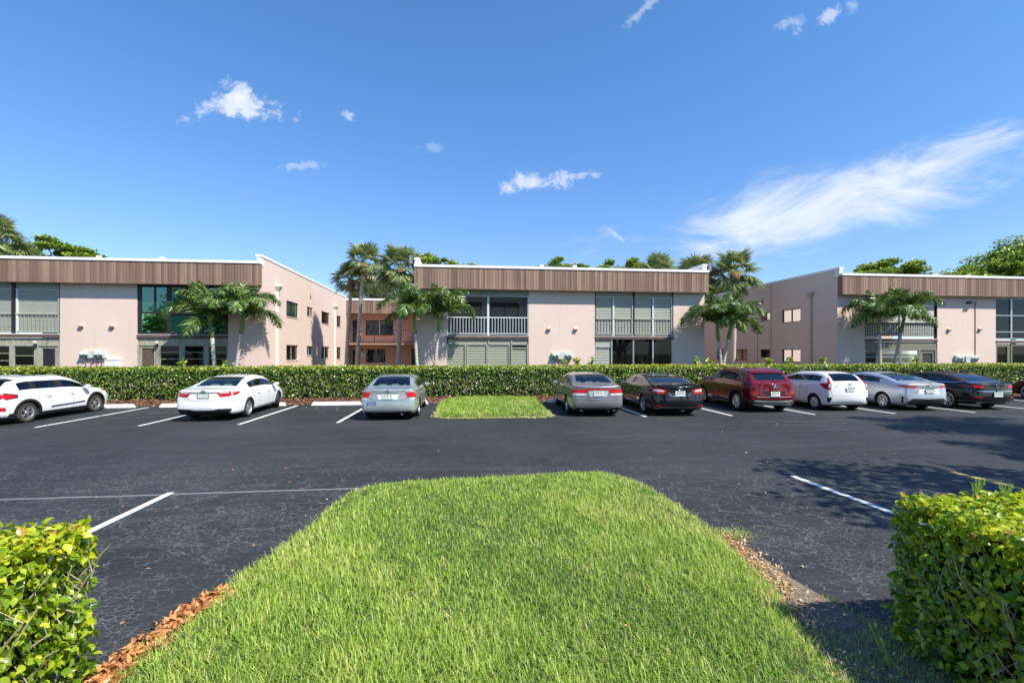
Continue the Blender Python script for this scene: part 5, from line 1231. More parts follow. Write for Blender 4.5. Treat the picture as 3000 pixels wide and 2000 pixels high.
class Car:
    """Local frame: origin on the ground under the rear axle, +y to the nose, +x to the right side."""
    def __init__(s, sp):
        s.sp = sp; L, Wd, H = sp['L'], sp['W'], sp['H']; ro, wb = sp['ro'], sp['wb']; s.y0 = -ro; s.y1 = L - ro
        hw = Wd / 2; belt = sp['belt']; top = sp['top']; st = sp['stations']
        plan = sp.get('plan', [(s.y0, .90), (s.y0 + .35, .975), (.3, 1.0), (wb - .2, 1.0), (wb + .35, .965), (s.y1 - .1, .86), (s.y1, .78)])
        low = sp.get('sill', .19)
        rings = []; cab = []
        for k, y in enumerate(st):
            zt, zb = interp(y, top), interp(y, belt); pw = interp(y, plan); cabin = zt - zb > .10
            xm = hw * pw; xb = hw * pw * interp(zt - zb, [(0, .90), (.25, .945)]) ; dy = [0] * 11
            if cabin:
                f = min(1, (zt - zb) / (H - zb)); xr = hw * (.90 - .235 * f) * pw ** .5 * sp.get('roofw', 1.0); zr = zt - .055 * f
                p2 = (xr, zr); p2a = (xr + (xb - xr) * .10 + .012, zr - (zr - zb) * .12); p3a = (xb - (xb - xr) * .05, zb + (zr - zb) * .07); p3 = (xb, zb)
            else:
                xr = xb * .86; zr = zt - .012; p2 = (xr, zr); p2a = (xr + (xb - xr) * .5, zr - .012); p3a = (xr + (xb - xr) * .85, zr - .026); p3 = (xb, min(zb, zr - .045))
            end = interp(y, [(s.y0, 1), (s.y0 + .25, 0), (s.y1 - .3, 0), (s.y1, 1)])
            zs = low + .07 * end
            P = [(0, zt), (xr * .55, zt - .010), (xr * sp.get('glassx', .86), zt - .022 * (1 if cabin else .4)), p2, p2a, p3a, p3, (xm, (zb + low) / 2 + .16), (xm * .985, low + .17), (xm * .95, zs), (xm * .6, zs - .01), (0, zs - .01)]
            if k == 0:   # shape of the tail in side view
                tl = sp['tail']; dy = [interp(z, tl) for x, z in P]
            elif k == len(st) - 1:
                nl = sp.get('nose', [(.2, -.10), (.45, 0), (.62, -.01), (.8, -.10)]); dy = [interp(z, nl) for x, z in P]
            else: dy = [0] * 12
            rings.append([Vector((x, y + d, z)) for (x, z), d in zip(P, dy)]); cab.append(cabin)
        bm = bmesh.new(); NR = 12; V = []
        for r in rings:
            right = [bm.verts.new(p) for p in r]; left = [right[0]] + [bm.verts.new((-p.x, p.y, p.z)) for p in r[1:-1]] + [right[-1]]
            V.append((right, left))
        PAINT, GLASS, TRIM, ROOF = 0, 1, 2, 3
        s.names = ['body', 'window_glass', 'pillar_trim', 'soft_top']
        rw, ws, sg, bp = sp['rear_glass'], sp['windshield'], sp['side_glass'], sp['pillars']
        for k in range(len(st) - 1):
            ym = (st[k] + st[k + 1]) / 2
            for side in (0, 1):
                A, B = V[k][side], V[k + 1][side]
                for j in range(NR - 1):
                    vs = [A[j], A[j + 1], B[j + 1], B[j]]
                    if side: vs.reverse()
                    f = bm.faces.new(vs); mi = PAINT
                    if j < 2 and (rw[0] < ym < rw[1] or ws[0] < ym < ws[1]): mi = GLASS
                    elif j == 4 and sg[0] < ym < sg[1]: mi = TRIM if any(a < ym < b_ for a, b_ in bp) else GLASS
                    elif sp.get('soft') and j <= 4 and cab[k] | cab[k + 1] and ym > sp['soft'][0] and ym < sp['soft'][1]: mi = ROOF
                    elif j == 2 and rw[0] < ym < rw[1] and sp.get('blackrear'): mi = TRIM
                    if mi == PAINT and j >= 9: mi = TRIM
                    f.material_index = mi; f.smooth = True
        # end caps as grids so that they stay smooth
        for k, flip in ((0, 0), (len(st) - 1, 1)):
            Rr, Lr = V[k]; bulge = sp.get('bulge', .10) * (-1 if k == 0 else 1)
            cols = []
            fr = [1, .6, 0, -.6, -1]
            rows = list(range(3, 9)); G = []
            for j in rows:
                row = []
                for c in fr:
                    if c == 1: v = Rr[j]
                    elif c == -1: v = Lr[j]
                    elif j == 3: v = {.6: Rr[2], 0: Rr[0], -.6: Lr[2]}[c]
                    else:
                        p = Rr[j].co; v = bm.verts.new((p.x * c, p.y + bulge * (1 - c * c), p.z))
                    row.append(v)
                G.append(row)
            # top row uses ring points 1 as well
            top_r = [Rr[3], Rr[2], Rr[1], Rr[0], Lr[1], Lr[2], Lr[3]]
            def F(vs):
                if flip: vs = vs[::-1]
                try: f = bm.faces.new(vs); f.smooth = True; f.material_index = sp.get('caproof', 0) if False else 0
                except ValueError: pass
            F([Rr[3], Rr[2], G[1][1], G[1][0]]); F([Rr[2], Rr[1], Rr[0], G[1][2], G[1][1]]); F([Rr[0], Lr[1], Lr[2], G[1][3], G[1][2]]); F([Lr[2], Lr[3], G[1][4], G[1][3]])
            for a in range(1, len(G) - 1):
                for c in range(4): F([G[a][c], G[a][c + 1], G[a + 1][c + 1], G[a + 1][c]])
            g = G[-1]
            F([g[0], g[1], Rr[10], Rr[9]]); F([g[1], g[2], Rr[11], Rr[10]]); F([g[2], g[3], Lr[10], Rr[11]]); F([g[3], g[4], Lr[9], Lr[10]])
            for row in G[1:]:
                for c in (1, 2, 3): row[c].co.y += 0
        bmesh.ops.recalc_face_normals(bm, faces=bm.faces)
        cl = bm.edges.layers.float.new('crease_edge')
        for k in range(len(st)):   # crisp shoulder and sill
            pass
        me = bpy.data.meshes.new('body'); bm.to_mesh(me); bm.free()
        s.root = empty(sp['name'], (0, 0, 0)); tag(s.root, sp['label'], sp.get('cat', 'car'), 'cars parked along the hedge')
        for m in (sp['paint'], M[sp.get('glass', 'car_glass')], M['plastic'], M['softtop']): me.materials.append(m)
        me.materials.append(M['cabin'])
        o = bpy.data.objects.new('body', me); col.objects.link(o)
        sub = o.modifiers.new('s', 'SUBSURF'); sub.levels = 2; sub.render_levels = 2
        dg = bpy.context.evaluated_depsgraph_get(); full = bpy.data.meshes.new_from_object(o.evaluated_get(dg))
        fb = bmesh.new(); fb.from_mesh(full); s.bvh = BVHTree.FromBMesh(fb); fb.free()
        # wheel wells
        tr = sp['tyre_r']; ar = sp.get('arch', tr + .055); cyl = bmesh.new()
        for yy in (0, wb):
            for sx in (-1, 1):
                mtx = Matrix.Translation((sx * (hw - .10), yy, tr)) @ Matrix.Rotation(R(90), 4, 'Y')
                r = bmesh.ops.create_cone(cyl, cap_ends=True, segments=36, radius1=ar, radius2=ar, depth=.44, matrix=mtx)
        for f in cyl.faces: f.material_index = 0
        cm = bpy.data.meshes.new('cut'); cyl.to_mesh(cm); cyl.free(); cm.materials.append(M['cabin']); co = bpy.data.objects.new('cut', cm); col.objects.link(co)
        o.modifiers.clear(); o.data = full; bo = o.modifiers.new('b', 'BOOLEAN'); bo.operation = 'DIFFERENCE'; bo.solver = 'EXACT'; bo.object = co
        try: bo.material_mode = 'TRANSFER'
        except Exception: pass
        dg = bpy.context.evaluated_depsgraph_get(); cut = bpy.data.meshes.new_from_object(o.evaluated_get(dg))
        bpy.data.objects.remove(o); bpy.data.objects.remove(co)
        mats = list(cut.materials)
        for mi in sorted({p.material_index for p in cut.polygons}):
            nb = bmesh.new(); nb.from_mesh(cut); bmesh.ops.delete(nb, geom=[f for f in nb.faces if f.material_index != mi], context='FACES')
            mat = mats[mi]; nm = {sp['paint'].name: 'body', M[sp.get('glass', 'car_glass')].name: 'window', M['plastic'].name: 'trim', M['softtop'].name: 'soft_top', M['cabin'].name: 'wheel_well'}.get(mat.name, 'body')
            if nm == 'window':
                # each pane a part: split into islands
                s.panes(nb, mat)
            else:
                m2 = bpy.data.meshes.new(nm); nb.to_mesh(m2); m2.materials.clear(); m2.materials.append(mat)
                for p in m2.polygons: p.material_index = 0; p.use_smooth = nm != 'wheel_well'
                ob = bpy.data.objects.new(nm, m2); col.objects.link(ob); ob.parent = s.root
                if nm == 'body': s.body = ob
            nb.free()
        s.wheels(); s.interior(); s.details()
    def panes(s, nb, mat):
        nb.verts.ensure_lookup_table(); seen = set(); isl = []
        for f in nb.faces:
            if f.index in seen: continue
            stack = [f]; comp = []; seen.add(f.index)
            while stack:
                g = stack.pop(); comp.append(g)
                for e in g.edges:
                    for h in e.link_faces:
                        if h.index not in seen: seen.add(h.index); stack.append(h)
            isl.append(comp)
        for comp in isl:
            idx = {}; vs = []; fs = []
            for f in comp:
                r = []
                for v in f.verts:
                    if v.index not in idx: idx[v.index] = len(vs); vs.append(tuple(v.co))
                    r.append(idx[v.index])
                fs.append(r)
            c = sum((Vector(v) for v in vs), Vector()) / len(vs)
            nm = 'side_window' if abs(c.x) > .3 else ('rear_window' if c.y < s.sp['wb'] * .45 else 'windshield')
            me = bpy.data.meshes.new(nm); me.from_pydata(vs, [], fs); me.materials.append(mat); me.polygons.foreach_set('use_smooth', [True] * len(me.polygons))
            ob = bpy.data.objects.new(nm, me); col.objects.link(ob); ob.parent = s.root
    def snap(s, p):
        loc, nor, idx, d = s.bvh.find_nearest(p); return loc, nor
    def patch(s, name, quads, mat, off=.006, nu=6, nv=4, parent=None, thick=.006):
        """surface-hugging panel: list of 4-corner quads (x, y, z) snapped to the shell"""
        b = MB()
        for q in quads:
            c = [Vector(p) for p in q]; G = []; Bk = []
            for i in range(nu + 1):
                row = []; rb = []
                for j in range(nv + 1):
                    loc, nor = s.snap(bilerp(c, i / nu, j / nv)); row.append(tuple(loc + nor * off)); rb.append(tuple(loc - nor * thick))
                G.append(row); Bk.append(rb)
            for i in range(nu):
                for j in range(nv): b.quad(G[i][j], G[i + 1][j], G[i + 1][j + 1], G[i][j + 1])
            for i in range(nu): b.quad(G[i][0], G[i + 1][0], Bk[i + 1][0], Bk[i][0]); b.quad(G[i][nv], G[i + 1][nv], Bk[i + 1][nv], Bk[i][nv])
            for j in range(nv): b.quad(G[0][j], G[0][j + 1], Bk[0][j + 1], Bk[0][j]); b.quad(G[nu][j], G[nu][j + 1], Bk[nu][j + 1], Bk[nu][j])
        o = b.build(name, mat if not isinstance(mat, str) else M[mat], parent or s.root); return o
    def both(s, name, quads, mat, **k):
        a = s.patch(name, quads, mat, **k); b_ = s.patch(name, [[(-x, y, z) for x, y, z in q] for q in quads], mat, **k); return a, b_
    def strip(s, name, pts, w, mat, off=.003, both=False, parent=None):
        """thin strip following the shell through pts"""
        for sg in ((1, -1) if both else (1,)):
            b = MB(); P = [Vector((p[0] * sg, p[1], p[2])) for p in pts]; fine = []
            for a, c in zip(P, P[1:]):
                n = max(2, int((c - a).length / .08)); fine += [a.lerp(c, i / n) for i in range(n)]
            fine.append(P[-1]); S = [s.snap(p) for p in fine]; prev = None
            for i, (loc, nor) in enumerate(S):
                t = (S[min(i + 1, len(S) - 1)][0] - S[max(i - 1, 0)][0]).normalized(); side = t.cross(nor).normalized() * w / 2
                cur = (tuple(loc + nor * off + side), tuple(loc + nor * off - side))
                if prev: b.quad(prev[0], prev[1], cur[1], cur[0])
                prev = cur
            b.build(name, M[mat] if isinstance(mat, str) else mat, parent or s.root)
    def wheels(s):
        sp = s.sp; r = sp['tyre_r']; hw = sp['W'] / 2; rimr = sp.get('rim_r', r * .70); sty = sp.get('spokes', ('multi', 10))
        tmat = M[sp.get('tyremat', 'tyre')]
        first = None
        for yy, steer in ((0, 0), (sp['wb'], sp.get('steer', 0))):
            for sx in (1, -1):
                w = .215; xo = hw - .035
                wh = empty('wheel', (sx * (xo - w / 2), yy, r), parent=s.root); wh.rotation_euler = (0, 0, (0 if sx > 0 else math.pi) - steer)
                if first is None:
                    b = MB(); b.lathe([(rimr, -w / 2 + .02), (r - .03, -w / 2), (r - .008, -w / 2 + .02), (r, -w / 2 + .05), (r, w / 2 - .05), (r - .008, w / 2 - .02), (r - .03, w / 2), (rimr + .012, w / 2 - .004), (rimr, w / 2 - .02)], (0, 0, 0), 'x', 36); t = b.build('tyre', tmat, wh, smooth=True)
                    b = MB(); b.lathe([(rimr + .004, -w / 2 + .03), (rimr + .004, w / 2 - .012), (rimr - .016, w / 2 - .010), (rimr - .03, w / 2 - .04), (rimr - .035, w / 2 - .10)], (0, 0, 0), 'x', 36)
                    kind, n = sty
                    for k in range(n):
                        a = 2 * math.pi * k / n
                        def seg(a0, a1, w0, w1, r0=.03, r1=rimr - .012, x0=w / 2 - .035, x1=w / 2 - .016):
                            c0, s0, c1, s1 = math.cos(a0), math.sin(a0), math.cos(a1), math.sin(a1)
                            q = [(x0, r0 * c0 - w0 * s0, r0 * s0 + w0 * c0), (x0, r0 * c0 + w0 * s0, r0 * s0 - w0 * c0), (x1, r1 * c1 + w1 * s1, r1 * s1 - w1 * c1), (x1, r1 * c1 - w1 * s1, r1 * s1 + w1 * c1)]
                            b.poly(q); b.poly([(x - .03, y, z) for x, y, z in q]); 
                            for i in range(4): j = (i + 1) % 4; b.quad(q[i], q[j], (q[j][0] - .03, q[j][1], q[j][2]), (q[i][0] - .03, q[i][1], q[i][2]))
                        if kind == 'multi': seg(a, a, .016, .012)
                        elif kind == 'twin': seg(a - .10, a - .16, .013, .011); seg(a + .10, a + .16, .013, .011)
                        elif kind == 'five': seg(a, a, .040, .030)
                        elif kind == 'swirl': seg(a, a + .32, .022, .034)
                        elif kind == 'cover': seg(a, a, .034, .046)
                    b.lathe([(.05, w / 2 - .05), (.05, w / 2 - .025), (.03, w / 2 - .015), (.001, w / 2 - .014)], (0, 0, 0), 'x', 14)
                    ri = b.build('rim', M['rim'], wh, smooth=False)
                    b = MB(); b.lathe([(.001, w / 2 - .085), (rimr - .01, w / 2 - .085)], (0, 0, 0), 'x', 24); di = b.build('hub_disc', M['rim_dark'], wh)
                    first = (t.data, ri.data, di.data)
                else:
                    for nm, dt in zip(('tyre', 'rim', 'hub_disc'), first):
                        ob = bpy.data.objects.new(nm, dt); col.objects.link(ob); ob.parent = wh
    def interior(s):
        sp = s.sp; hw = sp['W'] / 2; wb = sp['wb']; H = sp['H']; bl = interp(1.0, sp['belt']); c = M['seat_' + sp.get('seats', 'dark')]
        b = MB(); b.box(-hw * .80, hw * .80, sp['rear_glass'][0] + .35, wb - .05, .32, .36)
        b.box(-hw * .78, hw * .78, wb * .70, wb * .70 + .3, .55, bl - .02)      # dashboard
        if sp['kind'] == 'sedan': b.box(-hw * .74, hw * .74, sp['rear_glass'][0] + .42, sp['rear_glass'][0] + .75, bl - .12, bl - .08)
        b.box(-hw * .86, -hw * .80, .2, wb * .72, .36, bl - .08); b.box(hw * .80, hw * .86, .2, wb * .72, .36, bl - .08)
        b.build('cabin_floor', M['cabin'], s.root)
        yr = sp.get('rear_seat', .52); yf = yr + .95
        def seat(nm, x, y, w, h, heads):
            b = MB(); b.box(x - w / 2, x + w / 2, y, y + .50, .36, .58); b.box(x - w / 2, x + w / 2, y - .06, y + .08, .58, h)
            o = b.build(nm, c, s.root, bevel=.04)
            for hx in heads:
                b = MB(); b.box(hx - .12, hx + .12, y - .05, y + .05, h + .025, h + .19); b.box(hx - .05, hx - .03, y - .01, y + .01, h - .02, h + .03); b.box(hx + .03, hx + .05, y - .01, y + .01, h - .02, h + .03); b.build('headrest', c, o, bevel=.03)
        seat('rear_seat', 0, yr, hw * 1.45, bl - .02, (-.42, 0, .42))
        seat('front_seat', -.38, yf, .5, bl + .06, (-.38,)); seat('front_seat', .38, yf, .5, bl + .06, (.38,))
        b = MB(); b.tube([(-.38 + .17 * math.cos(a), wb * .68 - .03 * math.sin(a), bl - .06 + .17 * math.sin(a)) for a in np.linspace(0, 6.28, 17)], .014, 6, False); b.build('steering_wheel', M['cabin'], s.root)
    def details(s):
        sp = s.sp; hw = sp['W'] / 2; y0, y1 = s.y0, s.y1; wb = sp['wb']; bl = interp(wb * .6, sp['belt'])
        # door seams, handles, mirrors
        for y in sp.get('seams', (wb * .30, wb * .62)):
            s.strip('door_seam', [(hw, y, .34), (hw, y, bl - .03)], .009, 'seam', both=True)
        s.strip('door_seam', [(hw, .42, .62), (hw, .30, bl - .05)], .009, 'seam', both=True)
        for y in sp.get('handles', (wb * .36, wb * .70)):
            y -= .28
            if sp.get('two_door') and y < wb * .3: continue
            for sx in (1, -1):
                loc, nor = s.snap(Vector((sx * hw, y, bl - .13))); b = MB(); x = loc.x
                b.tube([(x - sx * .01, y - .09, bl - .135), (x + sx * .035, y - .06, bl - .13), (x + sx * .038, y + .05, bl - .13), (x - sx * .01, y + .09, bl - .135)], .013, 6); b.build('door_handle', M['chrome'] if sp.get('chromehandle') else sp['paint'], s.root, smooth=True)
        for sx in (1, -1):
            ym = sp.get('mirror_y', wb * .80); zm = bl + .07; loc, nor = s.snap(Vector((sx * hw, ym, bl))); x = loc.x; b = MB()
            b.lathe([(.001, -.09), (.06, -.085), (.085, -.03), (.08, .05), (.05, .10), (.001, .115)], (0, 0, 0), 'y', 12)
            b.v = [(v[0] * 1.25, v[1], v[2] * .85) for v in b.v]
            mo = b.build('side_mirror', M['plastic'] if sp.get('black_mirror') else sp['paint'], s.root, smooth=True, loc=(x + sx * .12, ym, zm))
            g = MB(); g.poly([(.085 * math.cos(a), -.088, .058 * math.sin(a)) for a in np.linspace(0, 6.28, 13)[:-1]]); g.build('mirror_glass', M['chrome'], mo)
            g = MB(); g.box(-.09 * sx - .03, -.09 * sx + .03, -.02, .02, -.05, .0); g.build('mirror_arm', M['plastic'], mo)
        # plate
        px, pz = sp.get('plate', (0, .82)); loc, nor = s.snap(Vector((px, y0 - .1, pz))); yy = loc.y - sp.get('plate_off', .012)
        pl = empty('number_plate', (px, yy, pz), parent=s.root)
        b = MB(); b.box(-.165, .165, -.006, .0, -.085, .085); b.build('plate_base', M['plate_frame'] if sp.get('frame') else M['plate'], pl)
        if sp.get('frame'):
            b = MB(); b.box(-.150, .150, -.009, -.0065, -.068, .068); b.build('plate_face', M['plate'], pl)
        text(sp.get('ptext', ('', ''))[0], .085, M['plate_ink'], pl, (-.095, -.0105, -.005), (R(90), 0, 0), 'plate_text', .0005, sx=.62)
        text(sp.get('ptext', ('', ''))[1], .085, M['plate_ink'], pl, (.095, -.0105, -.005), (R(90), 0, 0), 'plate_text', .0005, sx=.62)
        b = MB(); b.lathe([(.001, -.012), (.024, -.012), (.024, -.0095)], (.004, 0, .008), 'y', 10); b.lathe([(.001, -.0125), (.017, -.0125), (.017, -.0095)], (-.018, 0, -.02), 'y', 8); b.build('plate_emblem', M['plate_orange'], pl)
        b = MB(); b.box(-.12, .12, -.0105, -.0095, .048, .062); b.build('plate_state_line', M['plate_ink'], pl)
        for fn in sp.get('extra', ()): fn(s)
    def emblem(s, kind, x, z, r=.055):
        loc, nor = s.snap(Vector((x, s.y0 - .05, z))); e = empty('emblem', tuple(loc + nor * .008), parent=s.root)
        e.rotation_euler = (math.asin(max(-1, min(1, nor.z))) * -1, 0, 0)
        b = MB(); ring = lambda cx, cz, rx, rz, t=.006: b.tube([(cx + rx * math.cos(a), -.004, cz + rz * math.sin(a)) for a in np.linspace(0, 6.2832, 21)], t, 5, False)
        if kind == 'ovals': ring(0, 0, r * 1.35, r * .9); ring(0, .2 * r, r * .95, r * .36, .005); ring(0, -.1 * r, r * .36, r * .75, .005)
        elif kind == 'slant_h':
            ring(0, 0, r * 1.45, r * .8, .008); b.tube([(-r * .7, -.004, -r * .5), (-r * .35, -.004, r * .5)], .009, 5); b.tube([(r * .35, -.004, -r * .5), (r * .7, -.004, r * .5)], .009, 5); b.tube([(-r * .5, -.004, -r * .05), (0, -.004, r * .12), (r * .5, -.004, .05 * r)], .007, 5)
        elif kind == 'square_h':
            b.tube([(-r * .8, -.004, -r * .8), (-r, -.004, r * .8), (r, -.004, r * .8), (r * .8, -.004, -r * .8), (-r * .8, -.004, -r * .8)], .007, 5); b.tube([(-r * .45, -.004, -r * .55), (-r * .6, -.004, r * .6)], .010, 5); b.tube([(r * .45, -.004, -r * .55), (r * .6, -.004, r * .6)], .010, 5); b.tube([(-r * .5, -.004, 0), (r * .5, -.004, 0)], .009, 5)
        elif kind == 'star':
            ring(0, 0, r, r, .006)
            for a in (90, 210, 330): b.tube([(0, -.004, 0), (r * math.cos(R(a)), -.004, r * math.sin(R(a)))], [.009, .004], 5)
        elif kind == 'plain_h': b.tube([(-r * .4, -.004, -r * .6), (-r * .4, -.004, r * .6)], .006, 5); b.tube([(r * .4, -.004, -r * .6), (r * .4, -.004, r * .6)], .006, 5); b.tube([(-r * .4, -.004, 0), (r * .4, -.004, 0)], .006, 5)
        b.build('badge', M['chrome'], e, smooth=True)
    def badge(s, txt, x, z, size=.045, mat='chrome', sx=1.3):
        loc, nor = s.snap(Vector((x, s.y0 - .05, z))); return text(txt, size, M[mat], s.root, tuple(loc + nor * .006), (R(90), 0, math.atan2(nor.x, -nor.y)), 'badge_text', .001, sx=sx)
    def pipes(s, xs, z=.27, r=.035, wide=1.0):
        for x in xs:
            loc, nor = s.snap(Vector((x, s.y0, z + .04))); b = MB(); b.lathe([(r, .10), (r, -.03), (r * .82, -.03), (r * .8, .05), (.001, .05)], (0, 0, 0), 'y', 14); b.v = [(v[0] * wide, v[1], v[2]) for v in b.v]
            b.build('exhaust_pipe', M['chrome'], s.root, smooth=False, loc=(x, s.y0 + .06 + max(0, loc.y - s.y0), z))
    def rails(s, mat='chrome'):
        for sx in (1, -1):
            pts = []; sp = s.sp
            for y in np.linspace(sp['rear_glass'][1] - .05, sp['windshield'][0] - .05, 7):
                loc, nor = s.snap(Vector((sx * sp['W'] * .33, y, sp['H'] + .1))); e = 1 if .1 < (y - sp['rear_glass'][1] + .05) / (sp['windshield'][0] - sp['rear_glass'][1]) < .9 else .0
                pts.append(tuple(loc + Vector((0, 0, .035 * e + .004))))
            b = MB(); b.tube(pts, .016, 6); b.build('roof_rail', M[mat], s.root, smooth=True)
    def antenna(s, y, fin=True):
        loc, nor = s.snap(Vector((0, y, s.sp['H'] + .2))); b = MB()
        b.poly([(-.02, -.06, 0), (0, -.055, .055), (.02, -.06, 0)]); b.poly([(-.02, -.06, 0), (0, -.055, .055), (0, .09, 0)]); b.poly([(.02, -.06, 0), (0, -.055, .055), (0, .09, 0)]); b.build('antenna', s.sp['paint'], s.root, loc=tuple(loc))
M['plate_frame'] = simple('plate_frame', (.03, .03, .03), .5)
def sedan_spec(**k):
    L, ro, wb, H = k['L'], k['ro'], k['wb'], k['H']; y0, y1 = -ro, L - ro; dk = k.get('deck', 1.04); bt = k.get('bt', .93)
    rb, rt, wt, wbm = k.get('rb', -.30), k.get('rt', .55), k.get('wt', wb - 1.0), k.get('cowl', wb - .32)
    sp = dict(kind='sedan', top=[(y0, dk), (y0 + .1, dk + .008), (rb, dk + .045), ((rb + rt) / 2, (dk + H) / 2 + .055), (rt, H - .055), (rt + .35, H - .01), ((rt + wt) / 2 + .1, H), (wt, H - .04), ((wt + wbm) / 2, (H + bt) / 2 + .07), (wbm, bt + .05), (wb + .35, bt - .05), (y1 - .25, .76), (y1, .66)],
              belt=[(y0, bt + .02), (rb, bt + .035), (.5, bt + .02), (wb - .4, bt - .03), (wb + .3, bt - .10), (y1, .62)],
              stations=[y0, y0 + .10, y0 + .28, rb, (rb + rt) / 2, rt, rt + .30, k.get('bp', wb * .46) - .03, k.get('bp', wb * .46) + .03, wt, (wt + wbm) / 2, wbm, wb, wb + .42, y1 - .22, y1],
              rear_glass=(rb + .01, rt - .01), windshield=(wt + .01, wbm - .01), side_glass=((rb + rt) / 2 + .01, (wt + wbm) / 2 + .22), pillars=[(k.get('bp', wb * .46) - .03, k.get('bp', wb * .46) + .03)],
              tail=[(.2, .10), (.34, .0), (.60, -.02), (.66, .03), (.80, .06), (1.0, .05), (1.1, .03)])
    sp.update(k); return sp
def hatch_spec(**k):
    L, ro, wb, H = k['L'], k['ro'], k['wb'], k['H']; y0, y1 = -ro, L - ro; bt = k.get('bt', 1.0)
    gb, gt = k.get('gb', y0 + .13), k.get('gt', y0 + .50); wt, wbm = k.get('wt', wb - 1.05), k.get('cowl', wb - .30); gz = k.get('gz', bt + .06)
    sp = dict(kind='hatch', top=[(y0, gz - .02), (gb, gz + .03), ((gb + gt) / 2, (gz + H) / 2 + .03), (gt, H - .07), (gt + .4, H - .015), (gt + 1.0, H), (wt, H - .05), ((wt + wbm) / 2, (H + bt) / 2 + .05), (wbm, bt + .04), (wb + .35, bt - .03), (y1 - .25, .84), (y1, .72)],
              belt=[(y0, bt + .01), (0, bt + .03), (wb * .5, bt), (wb - .4, bt - .03), (wb + .3, bt - .08), (y1, .68)],
              stations=[y0, y0 + .07, gb, (gb + gt) / 2, gt, gt + .26, k.get('cp', .42) - .02, k.get('cp', .42) + .02, k.get('bp', wb * .48) - .03, k.get('bp', wb * .48) + .03, wt, (wt + wbm) / 2, wbm, wb, wb + .42, y1 - .22, y1],
              rear_glass=(gb + .01, gt - .01), windshield=(wt + .01, wbm - .01), side_glass=(gt + .01, (wt + wbm) / 2 + .2), pillars=[(k.get('bp', wb * .48) - .03, k.get('bp', wb * .48) + .03), (k.get('cp', .42) - .02, k.get('cp', .42) + .02)],
              tail=[(.2, .12), (.38, .0), (.64, -.02), (.72, .03), (.95, .05), (1.15, .07)])
    sp.update(k); return sp
def place(c, x, y, deg, zs=.885):
    c.root.scale = (.94, .94, zs); c.root.location = (x, y, 0)
    c.root.rotation_euler = (0, 0, -R(deg)); return c
WHITE = m_carpaint('white_car_paint', (.78, .78, .77), 0, .3)
# --- white station wagon at left
def wagon_x(s):
    y0 = s.y0; hw = .90
    s.both('tail_light', [[(.60, y0, 1.02), (.90, y0 + .18, 1.00), (.90, y0 + .16, .84), (.60, y0, .86)], [(.87, y0 + .12, 1.02), (.92, y0 + .40, .95), (.92, y0 + .40, .88), (.87, y0 + .12, .84)]], 'red_lens', off=.012)
    s.both('light_surround', [[(.80, y0 + .1, 1.06), (.92, y0 + .46, .98), (.92, y0 + .46, .86), (.88, y0 + .1, .82)]], 'plastic', off=.004)
    s.patch('rear_spoiler', [[(-.62, y0 + .36, 1.56), (.62, y0 + .36, 1.56), (.68, y0 + .55, 1.52), (-.68, y0 + .55, 1.52)]], 'plastic', off=.03)
    s.both('bumper_cladding', [[(.3, y0, .34), (.90, y0 + .25, .34), (.92, y0 + .3, .22), (.3, y0, .22)], [(.90, y0 + .2, .36), (.9, -.42, .36), (.9, -.42, .2), (.9, y0 + .2, .2)]], 'plastic', off=.010)
    s.patch('bumper_cladding', [[(-.35, y0, .44), (.35, y0, .44), (.35, y0, .22), (-.35, y0, .22)]], 'silverplastic', off=.012)
    s.both('reflector', [[(.62, y0, .60), (.86, y0 + .1, .58), (.86, y0 + .1, .46), (.66, y0, .48)]], 'red_lens', off=.012)
    for sx in (1, -1):     # wheel arch cladding and sill
        for yy in (0, s.sp['wb']):
            b = MB(); r0, r1 = s.sp['tyre_r'] + .05, s.sp['tyre_r'] + .125; x = []
            A = np.linspace(-.28, math.pi + .28, 22)
            for a, c in zip(A, A[1:]):
                q = []
                for ang, rr in ((a, r0), (a, r1), (c, r1), (c, r0)):
                    py, pz = yy + rr * math.cos(ang), max(.2, s.sp['tyre_r'] + rr * math.sin(ang)); loc, nor = s.snap(Vector((sx * 1.0, py, pz))); q.append((loc.x + sx * .016, py, pz))
                b.quad(*q); b.quad(q[0], q[3], (q[3][0] - sx * .04, *q[3][1:]), (q[0][0] - sx * .04, *q[0][1:]))
                b.quad(q[1], q[2], (q[2][0] - sx * .03, *q[2][1:]), (q[1][0] - sx * .03, *q[1][1:]))
            b.build('arch_cladding', M['plastic'], s.root)
    s.both('sill_cladding', [[(.92, .42, .30), (.92, s.sp['wb'] - .42, .30), (.90, s.sp['wb'] - .42, .18), (.90, .42, .18)]], 'plastic', off=.012, nu=10)
wagon_paint = WHITE
def wagon_only(s):
    wb = s.sp['wb']
    s.both('door_moulding', [[(.92, wb * .30, .46), (.92, wb * .80, .50), (.92, wb * .80, .465), (.92, wb * .30, .42)]], 'plastic', off=.014, nu=8, nv=1)
    s.both('side_marker', [[(.80, s.y1 - .62, .86), (.72, s.y1 - .30, .82), (.74, s.y1 - .32, .77), (.82, s.y1 - .55, .81)]], 'amber_lens', off=.008)
    s.rails('silverplastic')
c = Car(hatch_spec(name='station_wagon', label='white station wagon with black wheel arch trim and roof rails, leftmost car', cat='car', paint=WHITE, L=4.36, W=1.80, H=1.545, ro=.78, wb=2.70, tyre_r=.335, bt=.985, gb=-.70, gt=-.22, gz=1.08, cp=.20, glass='car_glass', seats='light', spokes=('twin', 5), tyremat='tyre_brown', rim_r=.225,
                   plate=(0, .80), ptext=('K7', 'R2'), black_mirror=False, extra=[wagon_x, wagon_only]))
place(c, -13.03, 15.25, 1.0, .86)
